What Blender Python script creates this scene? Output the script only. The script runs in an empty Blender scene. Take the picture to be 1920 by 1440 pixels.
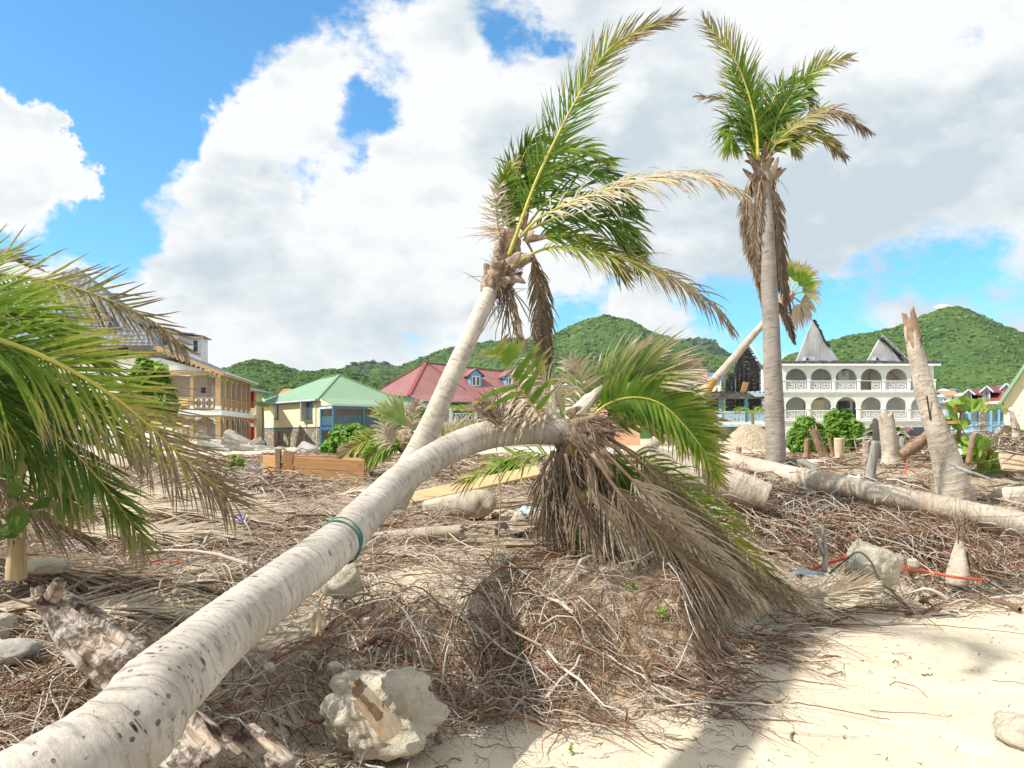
import bpy, bmesh, math, random
import numpy as np
from mathutils import Vector, Matrix, noise as mnoise

random.seed(11); np.random.seed(11)
SC = bpy.context.scene
COL = SC.collection
R = math.radians

# ---------------------------------------------------------------- camera, sky, sun, exposure
F, H, HY = 1500.0, 1.6, 820.0          # focal length in photo pixels, eye height, horizon row
cam_d = bpy.data.cameras.new('camera'); cam = bpy.data.objects.new('camera', cam_d); COL.objects.link(cam)
cam.location = (0, 0, H); cam.rotation_euler = (R(90), 0, 0)
cam_d.sensor_width = 36; cam_d.lens = 36 * F / 1920; cam_d.shift_y = (HY - 720) / 1920
cam_d.clip_start = 0.05; cam_d.clip_end = 6000
SC.camera = cam
SUN_DIR = Vector((.92, .34, -1.0)).normalized()     # the way the light travels
sun_d = bpy.data.lights.new('sun', 'SUN'); sun_d.energy = 5.0; sun_d.angle = R(0.5); sun_d.color = (1.0, 0.95, 0.87)
sun = bpy.data.objects.new('sun', sun_d); COL.objects.link(sun)
sun.rotation_euler = SUN_DIR.to_track_quat('-Z', 'Y').to_euler(); sun.location = (-20, -8, 20)
SC.view_settings.view_transform = 'Standard'; SC.view_settings.look = 'None'
SC.view_settings.exposure = 0.44; SC.view_settings.gamma = 1; SC.view_settings.use_curve_mapping = False

class NT:
    """small wrapper for building node trees"""
    def __init__(s, tree): s.t = tree; s.n = tree.nodes; s.l = tree.links
    def add(s, typ, inp=None, **kw):
        nd = s.n.new(typ)
        for k, v in kw.items(): setattr(nd, k, v)
        for k, v in (inp or {}).items():
            sk = nd.inputs[k]
            if isinstance(v, bpy.types.NodeSocket): s.l.new(v, sk)
            else: sk.default_value = v
        return nd
    def math(s, op, a, b=None, c=None, clamp=False):
        d = {0: a}
        if b is not None: d[1] = b
        if c is not None: d[2] = c
        return s.add('ShaderNodeMath', d, operation=op, use_clamp=clamp).outputs[0]
    def mix(s, f, a, b, blend='MIX'):
        nd = s.add('ShaderNodeMix', data_type='RGBA', blend_type=blend)
        for idx, v in ((0, f), (6, a), (7, b)):
            sk = nd.inputs[idx]
            if isinstance(v, bpy.types.NodeSocket): s.l.new(v, sk)
            else: sk.default_value = v if idx == 0 or len(v) == 4 else (*v, 1)
        return nd.outputs[2]
    def noise(s, vec, scale, detail=4, rough=.55, dim='3D', dist=0):
        return s.add('ShaderNodeTexNoise', {'Vector': vec, 'Scale': scale, 'Detail': detail, 'Roughness': rough, 'Distortion': dist}, noise_dimensions=dim)
    def ramp(s, f, lo, hi, a=0.0, b=1.0, smooth=False):
        return s.add('ShaderNodeMapRange', {0: f, 1: lo, 2: hi, 3: a, 4: b}, interpolation_type='SMOOTHSTEP' if smooth else 'LINEAR').outputs[0]
    def scale(s, vec, xyz):
        return s.add('ShaderNodeVectorMath', {0: vec, 1: xyz}, operation='MULTIPLY').outputs[0]

world = bpy.data.worlds.new('World'); SC.world = world; world.use_nodes = True
def build_world():
    w = NT(world.node_tree); w.n.clear()
    tc = w.add('ShaderNodeTexCoord').outputs['Generated']
    sky = w.add('ShaderNodeTexSky', sky_type='NISHITA'); sky.sun_disc = False
    el = math.asin(-SUN_DIR.z); az = math.atan2(-SUN_DIR.x, -SUN_DIR.y)
    sky.sun_elevation = el; sky.sun_rotation = az; sky.air_density = 1.0; sky.dust_density = 0.6; sky.ozone_density = 2.5
    blue = w.mix(1.0, sky.outputs[0], (.66, 1.46, 1.76), 'MULTIPLY')
    # domain warp for ragged cloud edges
    n1 = w.noise(tc, 3.0, 6, .6)
    off = w.add('ShaderNodeVectorMath', {0: n1.outputs['Color'], 1: (.5, .5, .5)}, operation='SUBTRACT').outputs[0]
    sc_ = w.add('ShaderNodeVectorMath', {0: off, 3: .13}, operation='SCALE').outputs[0]
    wv = w.add('ShaderNodeVectorMath', {0: tc, 1: sc_}, operation='ADD').outputs[0]
    n1b = w.noise(tc, 13.0, 8, .65)
    off = w.add('ShaderNodeVectorMath', {0: n1b.outputs['Color'], 1: (.5, .5, .5)}, operation='SUBTRACT').outputs[0]
    sc_ = w.add('ShaderNodeVectorMath', {0: off, 3: .10}, operation='SCALE').outputs[0]
    wv = w.add('ShaderNodeVectorMath', {0: wv, 1: sc_}, operation='ADD').outputs[0]
    # openings in the cloud cover, and solid banks, as directions on the sky
    holes = [(50, 90, .16, 1.35), (280, 50, .12, 1.3), (90, 300, .10, 1.3), (215, 180, .11, 1.3), (350, 250, .05, .9), (690, 235, .052, 1.2), (985, 60, .075, 1.2), (850, 0, .07, .9), (545, 318, .048, 1.1), (1165, 190, .03, .8),
             (215, 425, .055, .8), (265, 490, .05, .7), (1165, 190, .05, .9), (1060, 60, .05, .8), (450, 10, .10, 1.4), (640, 0, .08, 1.2), (370, 140, .05, .8),
             (1080, 590, .06, .9), (1380, 610, .09, 1.0), (1880, 545, .08, .95), (1620, 590, .08, .9), (1530, 600, .07, 1.0), (1740, 590, .08, .8)]
    banks = [(60, 290, .08, 3.2), (10, 250, .07, 3.2), (330, 95, .035, 1.8), (170, 310, .03, 1.8), (560, 110, .10, .4), (470, 180, .08, .8), (300, 560, .2, .4), (600, 450, .14, .3),
             (860, 200, .12, .5), (1500, 250, .35, .8), (1250, 80, .12, .5), (900, 560, .18, .6)]
    acc = None
    for sign, lst, vv in ((-1, holes, wv), (1, banks, wv)):
        for px, py, r, wt in lst:
            d = Vector(((px - 960) / F, 1, (HY - py) / F)).normalized()
            dist = w.add('ShaderNodeVectorMath', {0: vv, 1: d[:]}, operation='DISTANCE').outputs['Value']
            m = w.ramp(dist, r * .25, r * 1.25, sign * wt, 0, smooth=True)
            acc = m if acc is None else w.math('ADD', acc, m)
    sc3 = w.scale(tc, (1, 1, 1.7))
    n2 = w.noise(sc3, 5.5, 12, .60)
    cov = w.math('MULTIPLY_ADD', w.math('SUBTRACT', n2.outputs['Fac'], .5), 6.0, .88)
    cov = w.math('ADD', cov, acc)
    alpha = w.ramp(cov, -.1, .75, smooth=True)
    # relief: compare the noise with itself a step towards the sun
    sv = (-SUN_DIR) * .05
    tc2 = w.add('ShaderNodeVectorMath', {0: sc3, 1: sv[:]}, operation='ADD').outputs[0]
    n3 = w.noise(sc3, 5.0, 8, .58); n4 = w.noise(tc2, 5.0, 8, .58)
    rel = w.math('SUBTRACT', n3.outputs['Fac'], n4.outputs['Fac'])
    n5 = w.noise(w.scale(tc, (1, 1, 2.2)), 3.2, 7, .55)
    lum = w.math('MULTIPLY_ADD', rel, 3.4, w.ramp(n5.outputs['Fac'], .36, .62, .25, 1.0, smooth=True))
    # broad grey undersides
    for px, py, r, wt in ((1780, 430, .30, .75), (1500, 380, .22, .2), (560, 610, .16, .3), (1300, 560, .2, .3), (1150, 440, .1, .1)):
        d = Vector(((px - 960) / F, 1, (HY - py) / F)).normalized()
        dist = w.add('ShaderNodeVectorMath', {0: wv, 1: d[:]}, operation='DISTANCE').outputs['Value']
        lum = w.math('ADD', lum, w.ramp(dist, r * .1, r, -wt, 0, smooth=True))
    lum = w.math('ADD', lum, w.ramp(cov, .6, 1.7, .35, -.1))
    lumc = w.math('ADD', lum, 0.16, clamp=True)
    ccol = w.mix(lumc, (4.5, 5.2, 5.7), (7.3, 7.4, 7.4))
    col = w.mix(alpha, blue, ccol)
    bg = w.add('ShaderNodeBackground', {'Color': col, 'Strength': 0.1})
    out = w.add('ShaderNodeOutputWorld'); w.l.new(bg.outputs[0], out.inputs[0])
build_world()

# ---------------------------------------------------------------- helpers
def P(px, py, d):
    return Vector(((px - 960) / F * d, d, H + (HY - py) / F * d))

def nprng(seed): return np.random.RandomState(seed)
def vnoise(x, y, seed=0):
    """2-D value noise in -1..1 on arrays"""
    x = np.asarray(x, float); y = np.asarray(y, float)
    xi = np.floor(x).astype(np.int64); yi = np.floor(y).astype(np.int64)
    fx = x - xi; fy = y - yi; fx = fx * fx * (3 - 2 * fx); fy = fy * fy * (3 - 2 * fy)
    def h(a, b):
        v = (a * 374761393 + b * 668265263 + seed * 1274126177) & 0xffffffff
        v = ((v ^ (v >> 13)) * 1274126177) & 0xffffffff
        return ((v ^ (v >> 16)) & 0xffff) / 32767.5 - 1
    return (h(xi, yi) * (1 - fx) + h(xi + 1, yi) * fx) * (1 - fy) + (h(xi, yi + 1) * (1 - fx) + h(xi + 1, yi + 1) * fx) * fy
def fbm(x, y, seed=0, oct=4):
    a, s, t = 1.0, 0.0, 0.0
    for i in range(oct):
        s = s + a * vnoise(np.asarray(x) * 2 ** i, np.asarray(y) * 2 ** i, seed + i); t += a; a *= .5
    return s / t
def sstep(a, b, x):
    t = np.clip((np.asarray(x, float) - a) / (b - a), 0, 1); return t * t * (3 - 2 * t)

def np_mesh(name, V, Fc, mats, attrs=None, smooth=True, matidx=None, colattr=None):
    """V (n,3), Fc (m,k) with k 3 or 4"""
    V = np.ascontiguousarray(V, np.float32); Fc = np.ascontiguousarray(Fc, np.int32)
    me = bpy.data.meshes.new(name)
    k = Fc.shape[1]
    me.vertices.add(len(V)); me.vertices.foreach_set('co', V.ravel())
    me.loops.add(Fc.size); me.loops.foreach_set('vertex_index', Fc.ravel())
    me.polygons.add(len(Fc)); me.polygons.foreach_set('loop_start', np.arange(0, Fc.size, k, dtype=np.int32))
    if matidx is not None: me.polygons.foreach_set('material_index', np.ascontiguousarray(matidx, np.int32))
    me.polygons.foreach_set('use_smooth', np.full(len(Fc), smooth, bool))
    me.update(calc_edges=True)
    for an, av in (attrs or {}).items():
        av = np.ascontiguousarray(av, np.float32)
        if av.ndim == 2:
            a = me.attributes.new(an, 'FLOAT_VECTOR', 'POINT'); a.data.foreach_set('vector', av.ravel())
        else:
            a = me.attributes.new(an, 'FLOAT', 'POINT'); a.data.foreach_set('value', av)
    for m in (mats if isinstance(mats, (list, tuple)) else [mats]): me.materials.append(m)
    return me

def link(name, me, parent=None, loc=None):
    o = bpy.data.objects.new(name, me); COL.objects.link(o)
    if parent is not None: o.parent = parent
    if loc is not None: o.location = loc
    return o
def tag(o, label=None, cat=None, group=None, kind=None):
    if label: o['label'] = label
    if cat: o['category'] = cat
    if group: o['group'] = group
    if kind: o['kind'] = kind
    return o
def thing(name, loc, label, cat, group=None, rz=0):
    o = bpy.data.objects.new(name, None); COL.objects.link(o); o.location = loc; o.rotation_euler = (0, 0, rz)
    o.empty_display_size = .2
    return tag(o, label, cat, group)

class MB:
    """mesh collector, coordinates relative to org"""
    def __init__(s, org=(0, 0, 0)): s.v = []; s.f = []; s.m = []; s.a = []; s.o = Vector(org)
    def vert(s, p, a=0.0): s.v.append(tuple(Vector(p) - s.o)); s.a.append(a); return len(s.v) - 1
    def face(s, idx, m=0): s.f.append(tuple(idx)); s.m.append(m)
    def poly(s, pts, m=0, a=0.0): s.face([s.vert(p, a) for p in pts], m)
    def box(s, c, h, m=0, rot=None, a=0.0, taper=1.0):
        c = Vector(c); ids = []
        for sz in (-1, 1):
            k = taper if sz > 0 else 1
            for sx, sy in ((-1, -1), (1, -1), (1, 1), (-1, 1)):
                v = Vector((sx * h[0] * k, sy * h[1] * k, sz * h[2]))
                if rot is not None: v = rot @ v
                ids.append(s.vert(c + v, a))
        for q in ((0, 3, 2, 1), (4, 5, 6, 7), (0, 1, 5, 4), (1, 2, 6, 5), (2, 3, 7, 6), (3, 0, 4, 7)): s.face([ids[i] for i in q], m)
    def bb(s, x0, x1, y0, y1, z0, z1, m=0, a=0.0):
        s.box(((x0 + x1) / 2, (y0 + y1) / 2, (z0 + z1) / 2), (abs(x1 - x0) / 2, abs(y1 - y0) / 2, abs(z1 - z0) / 2), m, None, a)
    def bar(s, p, q, w, t, up=(0, 0, 1), m=0, a=0.0):
        """rectangular bar from p to q: w across, t along up"""
        p = Vector(p); q = Vector(q); d = (q - p); L = d.length; d.normalize(); up = Vector(up)
        sd = d.cross(up)
        if sd.length < 1e-4: sd = d.cross(Vector((1, 0, 0)))
        sd.normalize(); u = sd.cross(d).normalized()
        M = Matrix((d, sd, u)).transposed()
        s.box((p + q) / 2, (L / 2, w / 2, t / 2), m, M, a)
    def prism(s, pts, off, m=0, a=0.0):
        """polygon pts extruded by vector off"""
        off = Vector(off); n = len(pts)
        A = [s.vert(p, a) for p in pts]; B = [s.vert(Vector(p) + off, a) for p in pts]
        s.face(A[::-1], m); s.face(B, m)
        for i in range(n): j = (i + 1) % n; s.face((A[i], A[j], B[j], B[i]), m)
    def tube(s, pts, rads, n=6, m=0, a=None, cap=True, flat=1.0):
        rings = []; pts = [Vector(p) for p in pts]; up = None
        for i, p in enumerate(pts):
            d = (pts[min(i + 1, len(pts) - 1)] - pts[max(i - 1, 0)]).normalized()
            if up is None:
                up = Vector((0, 0, 1)) if abs(d.z) < .9 else Vector((1, 0, 0))
            sd = d.cross(up)
            if sd.length < 1e-5: sd = d.cross(Vector((0, 1, 0)))
            sd.normalize(); up = sd.cross(d).normalized()
            r = rads[i] if hasattr(rads, '__len__') else rads
            av = (a[i] if hasattr(a, '__len__') else (a or 0.0))
            rings.append([s.vert(p + (sd * math.cos(t) + up * math.sin(t) * flat) * r, av) for t in [2 * math.pi * k / n for k in range(n)]])
        for A, B in zip(rings, rings[1:]):
            for k in range(n): j = (k + 1) % n; s.face((A[k], A[j], B[j], B[k]), m)
        if cap: s.face(rings[0][::-1], m); s.face(rings[-1], m)
    def build(s, name, mats, parent=None, smooth=False, attr=True, bevel=0):
        me = bpy.data.meshes.new(name); me.from_pydata(s.v, [], s.f)
        for mm in (mats if isinstance(mats, (list, tuple)) else [mats]): me.materials.append(mm)
        me.polygons.foreach_set('material_index', s.m)
        me.polygons.foreach_set('use_smooth', [smooth] * len(s.f))
        if attr:
            at = me.attributes.new('a', 'FLOAT', 'POINT'); at.data.foreach_set('value', s.a)
        me.update()
        o = link(name, me, parent)
        if bevel:
            b = o.modifiers.new('b', 'BEVEL'); b.width = bevel; b.segments = 1; b.limit_method = 'ANGLE'
        return o

def catmull(pts, n):
    pts = [Vector(p) for p in pts]; q = [pts[0] * 2 - pts[1]] + pts + [pts[-1] * 2 - pts[-2]]
    out = []; segs = len(pts) - 1
    for i in range(n):
        u = i / (n - 1) * segs; k = min(int(u), segs - 1); t = u - k
        a, b, c, d = q[k], q[k + 1], q[k + 2], q[k + 3]
        out.append(.5 * ((2 * b) + (c - a) * t + (2 * a - 5 * b + 4 * c - d) * t * t + (3 * b - a - 3 * c + d) * t ** 3))
    return out
def catmull_s(vals, n):
    return [v.x for v in catmull([Vector((v, 0, 0)) for v in vals], n)]

# ---------------------------------------------------------------- materials
def new_mat(name):
    m = bpy.data.materials.new(name); m.use_nodes = True; t = NT(m.node_tree); t.n.clear()
    out = t.add('ShaderNodeOutputMaterial'); b = t.add('ShaderNodeBsdfPrincipled')
    t.l.new(b.outputs[0], out.inputs[0]); return m, t, b, out
def c4(c): return (*c, 1) if len(c) == 3 else c
def mat_basic(name, A, B=None, scale=3.0, rough=.7, bump=.2, bscale=None, detail=5, contrast=(.35, .65), dirt=None, dscale=1.2, coord='Object', spec=.3, stretch=(1, 1, 1), bdist=.02, metallic=0):
    m, t, b, out = new_mat(name)
    tc = t.add('ShaderNodeTexCoord').outputs[coord]; v = t.scale(tc, stretch)
    n = t.noise(v, scale, detail)
    B = B or tuple(x * .8 for x in A)
    col = t.mix(t.ramp(n.outputs['Fac'], *contrast), c4(A), c4(B))
    if dirt:
        n2 = t.noise(v, dscale, 6, .65); col = t.mix(t.ramp(n2.outputs['Fac'], .52, .68, 0, .75), col, c4(dirt))
    t.l.new(col, b.inputs['Base Color']); b.inputs['Roughness'].default_value = rough; b.inputs['Specular IOR Level'].default_value = spec
    b.inputs['Metallic'].default_value = metallic
    if bump:
        n3 = t.noise(v, bscale or scale * 4, 6, .6)
        bp = t.add('ShaderNodeBump', {'Strength': bump, 'Distance': bdist, 'Height': n3.outputs['Fac']}); t.l.new(bp.outputs[0], b.inputs['Normal'])
    return m
def mat_stripe(name, A, B, axis='Z', pitch=.2, line=.12, rough=.6, bump=.6, noise_c=None, nscale=1.5, sharp=True, bdist=.02, dirt=None, dlo=.5):
    """boards or sheets: repeating joints along one axis of the object, as fine relief"""
    m, t, b, out = new_mat(name)
    tc = t.add('ShaderNodeTexCoord').outputs['Object']
    sx = t.add('ShaderNodeSeparateXYZ', {0: tc}).outputs[axis]
    fr = t.math('FRACT', t.math('DIVIDE', sx, pitch))
    n = t.noise(tc, nscale, 6)
    col = t.mix(t.ramp(n.outputs['Fac'], .35, .65), c4(A), c4(B))
    if noise_c: col = t.mix(t.ramp(t.noise(t.scale(tc, (1, 1, .25)), 2.2, 8, .7).outputs['Fac'], dlo, dlo + .14, 0, .9), col, c4(noise_c))
    jt = t.math('LESS_THAN', fr, line)
    col = t.mix(t.math('MULTIPLY', jt, .28), col, (A[0] * .35, A[1] * .35, A[2] * .35, 1))
    t.l.new(col, b.inputs['Base Color']); b.inputs['Roughness'].default_value = rough; b.inputs['Specular IOR Level'].default_value = .3
    bp = t.add('ShaderNodeBump', {'Strength': bump, 'Distance': bdist, 'Height': fr if sharp else t.math('SINE', t.math('MULTIPLY', fr, 6.283))}); t.l.new(bp.outputs[0], b.inputs['Normal'])
    return m
M = {}
def build_mats():
    # ground: pale coral sand, brown litter and root soil by a mask stored on the mesh
    m, t, b, out = new_mat('beach_ground'); M['ground'] = m
    tc = t.add('ShaderNodeTexCoord').outputs['Object']
    at = t.add('ShaderNodeAttribute', attribute_name='litter').outputs['Fac']
    ro = t.add('ShaderNodeAttribute', attribute_name='rootsoil').outputs['Fac']
    n1 = t.noise(tc, 1.3, 8, .6); n2 = t.noise(tc, 14, 8, .7); n3 = t.noise(tc, 90, 3, .6); n4 = t.noise(tc, 5, 8, .7)
    sand = t.mix(t.ramp(n1.outputs['Fac'], .35, .65), (.70, .62, .485), (.60, .515, .385))
    sand = t.mix(t.ramp(n3.outputs['Fac'], .5, .75, 0, .5), sand, (.45, .36, .24))
    lit = t.mix(t.ramp(n2.outputs['Fac'], .38, .62), (.48, .37, .26), (.22, .155, .105))
    lit = t.mix(t.ramp(n4.outputs['Fac'], .45, .62), lit, (.60, .51, .38))
    soil = t.mix(t.ramp(n2.outputs['Fac'], .4, .62), (.50, .38, .25), (.25, .165, .105))
    soil = t.mix(t.ramp(n4.outputs['Fac'], .50, .60), soil, (.62, .52, .37))
    jag = t.math('MULTIPLY_ADD', t.math('SUBTRACT', n4.outputs['Fac'], .5), 1.6, at)
    col = t.mix(t.ramp(jag, .3, .6), sand, lit)
    jr = t.math('MULTIPLY_ADD', t.math('SUBTRACT', n4.outputs['Fac'], .5), 1.4, ro)
    col = t.mix(t.ramp(jr, .3, .6), col, soil)
    gr = t.add('ShaderNodeAttribute', attribute_name='grass').outputs['Fac']
    col = t.mix(t.math('MULTIPLY', gr, t.ramp(n4.outputs['Fac'], .4, .6)), col, (.12, .19, .05))
    t.l.new(col, b.inputs['Base Color']); b.inputs['Roughness'].default_value = .95; b.inputs['Specular IOR Level'].default_value = .1
    hsum = t.math('ADD', t.math('MULTIPLY', n2.outputs['Fac'], t.ramp(t.math('ADD', at, ro), 0, .6, .35, 1.6)), t.math('ADD', t.math('MULTIPLY', n3.outputs['Fac'], .14), t.math('MULTIPLY', n4.outputs['Fac'], .9)))
    bp = t.add('ShaderNodeBump', {'Strength': .8, 'Distance': .05, 'Height': hsum}); t.l.new(bp.outputs[0], b.inputs['Normal'])

    # palm bark, uvm = (metres round, metres along, 0); 'age' 0 smooth pale .. 1 pitted
    def bark(name, A, B, ring=.05, ringstr=.35, holes=0.0, streak=.5, stain=(.25, .17, .12), bright=1.0, crack=1.0, slo=.60, smax=.65):
        m, t, b, out = new_mat(name); M[name] = m
        uv = t.add('ShaderNodeAttribute', attribute_name='uvm').outputs['Vector']
        sp = t.add('ShaderNodeSeparateXYZ', {0: uv})
        obj = t.add('ShaderNodeTexCoord').outputs['Object']
        wob = t.noise(obj, 5, 5).outputs['Fac']
        yy = t.math('ADD', sp.outputs['Y'], t.math('MULTIPLY', wob, .05))
        rv = t.add('ShaderNodeCombineXYZ', {0: t.math('MULTIPLY', sp.outputs['X'], .35), 1: yy, 2: 0.0}).outputs[0]
        rn = t.noise(rv, 1 / ring, 3, .6).outputs['Fac']
        rn2 = t.noise(rv, 5 / ring, 2, .6).outputs['Fac']
        big = t.noise(obj, 2.3, 6, .65).outputs['Fac']
        lon = t.noise(t.scale(uv, (9, 1.3, 1)), 6, 6, .7).outputs['Fac']
        col = t.mix(t.ramp(big, .35, .65), c4(A), c4(B))
        col = t.mix(t.ramp(rn, .56, .66, 0, .55), col, tuple(x * .55 for x in B))
        col = t.mix(t.ramp(rn2, .55, .75, 0, .3), col, tuple(x * .6 for x in B))
        col = t.mix(t.ramp(lon, .55, .75, 0, streak), col, tuple(x * .5 for x in B))
        st = t.noise(t.scale(uv, (1.2, 2.6, 1)), 5.5, 8, .72).outputs['Fac']
        col = t.mix(t.ramp(st, slo, slo + .08, 0, smax), col, c4(stain))
        # fine checks across the bark
        ck = t.add('ShaderNodeTexVoronoi', {'Vector': t.scale(uv, (14, 46, 1)), 'Scale': 1.0, 'Randomness': 1.0}, feature='DISTANCE_TO_EDGE').outputs['Distance']
        ckm = t.math('MULTIPLY', t.ramp(ck, 0, .045, 1, 0), t.ramp(t.noise(obj, 6, 3).outputs['Fac'], .5, .62, 0, .55 * crack))
        col = t.mix(ckm, col, tuple(x * .3 for x in B))
        rl = t.math('MULTIPLY', t.ramp(sp.outputs['Z'], .0, .22, 1, 0), t.ramp(t.noise(t.scale(uv, (7, 4, 1)), 1.0, 5, .7).outputs['Fac'], .40, .58, .15, .85))
        col = t.mix(t.math('MULTIPLY', rl, .6), col, tuple(x * .42 for x in B))
        hgt = t.math('ADD', t.math('MULTIPLY', rn, ringstr), t.math('MULTIPLY', lon, .25)); hgt = t.math('SUBTRACT', hgt, t.math('MULTIPLY', rl, .35))
        hgt = t.math('SUBTRACT', hgt, t.math('MULTIPLY', ckm, .4))
        if holes:
            vo = t.add('ShaderNodeTexVoronoi', {'Vector': t.scale(uv, (30, 24, 1)), 'Scale': 1.0, 'Randomness': 1.0}).outputs['Distance']
            near = t.ramp(sp.outputs['Y'], holes * .5, holes, 1, 0)
            patch = t.ramp(t.noise(obj, 7, 3).outputs['Fac'], .46, .56)
            vo = t.math('ADD', vo, t.math('MULTIPLY', t.noise(t.scale(uv, (60, 40, 1)), 1.0, 2).outputs['Fac'], .16))
            hm = t.math('MULTIPLY', t.math('MULTIPLY', t.ramp(vo, .30, .22, 0, 1), near), patch)
            vo2 = t.add('ShaderNodeTexVoronoi', {'Vector': t.scale(uv, (5.3, 3.1, 1)), 'Scale': 1.0}).outputs['Distance']
            hm = t.math('MAXIMUM', hm, t.ramp(vo2, .10, .055, 0, 1))
            col = t.mix(hm, col, (.03, .022, .016))
            hgt = t.math('SUBTRACT', hgt, t.math('MULTIPLY', hm, 1.2))
        t.l.new(col, b.inputs['Base Color']); b.inputs['Roughness'].default_value = .85; b.inputs['Specular IOR Level'].default_value = .15
        bp = t.add('ShaderNodeBump', {'Strength': .9, 'Distance': .02, 'Height': hgt}); t.l.new(bp.outputs[0], b.inputs['Normal'])
    bark('bark_big', (.60, .56, .49), (.37, .33, .28), .05, .5, 3.5, .5, (.36, .25, .18), crack=.28, slo=.55, smax=.6)
    bark('bark', (.60, .53, .44), (.44, .38, .31), .06, .6, 0, .6, (.30, .23, .17))
    bark('bark_pale', (.56, .50, .41), (.38, .32, .25), .05, .6, 0, .7, (.30, .22, .16), slo=.54)
    bark('bark_grey', (.36, .32, .28), (.24, .21, .18), .05, .6, 0, .7, (.18, .13, .10))
    bark('drift_old', (.46, .40, .35), (.20, .145, .11), .4, .1, 0, 1.0, (.035, .025, .02), crack=.3, slo=.50, smax=.95)
    bark('drift_grey', (.40, .38, .36), (.24, .22, .20), .4, .1, 0, 1.0, (.07, .06, .05), crack=.3)
    bark('bark_rot', (.42, .36, .29), (.26, .20, .15), .08, .5, 0, .9, (.09, .06, .045), 1, 1.4)

    # palm leaflets: 'a' 0 fresh .. 1 dry, plus translucency
    def leafmat(name, g1, g2, yel, dry1, dry2, trans=.45):
        m, t, b, out = new_mat(name); M[name] = m
        a = t.add('ShaderNodeAttribute', attribute_name='a').outputs['Fac']
        obj = t.add('ShaderNodeTexCoord').outputs['Object']
        n = t.noise(obj, 9, 4).outputs['Fac']; n2 = t.noise(obj, 45, 3).outputs['Fac']
        g = t.mix(t.ramp(n, .35, .65), c4(g1), c4(g2))
        d = t.mix(t.ramp(n2, .35, .65), c4(dry1), c4(dry2))
        aa = t.math('ADD', a, t.math('MULTIPLY', t.math('SUBTRACT', n2, .5), .35))
        col = t.mix(t.ramp(aa, .25, .5), g, c4(yel)); col = t.mix(t.ramp(aa, .42, .68), col, d)
        t.l.new(col, b.inputs['Base Color']); b.inputs['Roughness'].default_value = .6; b.inputs['Specular IOR Level'].default_value = .18
        tr = t.add('ShaderNodeBsdfTranslucent', {'Color': t.mix(.25, col, (.4, .5, .05), 'MIX')})
        mx = t.add('ShaderNodeMixShader', {0: t.ramp(aa, .3, .7, trans, .15)}); t.l.new(b.outputs[0], mx.inputs[1]); t.l.new(tr.outputs[0], mx.inputs[2])
        t.l.new(mx.outputs[0], out.inputs[0])
    leafmat('leaf', (.10, .21, .025), (.20, .32, .04), (.46, .43, .10), (.33, .255, .175), (.165, .115, .08))
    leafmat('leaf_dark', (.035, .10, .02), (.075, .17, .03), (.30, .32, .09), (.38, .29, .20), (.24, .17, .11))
    leafmat('leaf_pale', (.20, .30, .08), (.32, .40, .14), (.58, .52, .28), (.62, .53, .42), (.44, .35, .25))
    leafmat('leaf_bush', (.10, .22, .03), (.20, .36, .06), (.34, .42, .08), (.45, .4, .15), (.3, .25, .1), .35)
    leafmat('leaf_grape', (.16, .30, .05), (.28, .42, .07), (.45, .48, .10), (.50, .25, .08), (.40, .2, .08), .35)
    M['rachis'] = mat_basic('rachis_yellow', (.52, .46, .08), (.40, .38, .08), 6, .5, .2)
    M['rachis_dry'] = mat_basic('rachis_brown', (.26, .16, .10), (.36, .25, .17), 8, .7, .4)
    M['rachis_orange'] = mat_basic('rachis_orange', (.50, .28, .07), (.42, .24, .08), 8, .6, .3)
    M['fibre'] = mat_basic('palm_fibre', (.56, .43, .31), (.26, .17, .11), 16, .9, 1.0, 90, 7, (.42, .58), (.60, .50, .40), 4, stretch=(1, 1, .3), bdist=.04)
    M['fibre_dark'] = mat_basic('palm_stub', (.44, .34, .26), (.22, .15, .105), 9, .85, .8, 50, 6, (.35, .65), (.48, .40, .32), 3, stretch=(1, 1, .4))
    M['spathe'] = mat_basic('spathe_pale', (.66, .62, .53), (.50, .42, .30), 4, .6, .3, 40)
    M['coconut'] = mat_basic('coconut_green', (.40, .45, .10), (.30, .38, .07), 4, .4, .05)
    # twigs by attribute: 0 grey bleached, .5 brown, 1 red root
    m, t, b, out = new_mat('twig'); M['twig'] = m
    a = t.add('ShaderNodeAttribute', attribute_name='a').outputs['Fac']
    cr = t.add('ShaderNodeValToRGB', {0: a}); e = cr.color_ramp.elements
    e[0].position = 0; e[0].color = (.52, .48, .42, 1); e[1].position = 1; e[1].color = (.28, .12, .065, 1)
    for p, c in ((.3, (.38, .30, .22, 1)), (.5, (.22, .145, .09, 1)), (.75, (.13, .075, .045, 1))):
        k = e.new(p); k.color = c
    t.l.new(cr.outputs[0], b.inputs['Base Color']); b.inputs['Roughness'].default_value = .8; b.inputs['Specular IOR Level'].default_value = .25
    # rock
    def rock(name, A, B, bump=1.0, d=.05):
        m, t, b, out = new_mat(name); M[name] = m
        tc = t.add('ShaderNodeTexCoord').outputs['Object']
        n = t.noise(tc, 3, 8, .65); n2 = t.noise(tc, 16, 8, .7); v = t.add('ShaderNodeTexVoronoi', {'Vector': tc, 'Scale': 9.0}, feature='F1').outputs['Distance']
        col = t.mix(t.ramp(n.outputs['Fac'], .38, .62), c4(A), c4(B)); col = t.mix(t.ramp(n2.outputs['Fac'], .55, .72, 0, .6), col, tuple(x * .5 for x in B))
        t.l.new(col, b.inputs['Base Color']); b.inputs['Roughness'].default_value = .95; b.inputs['Specular IOR Level'].default_value = .1
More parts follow.
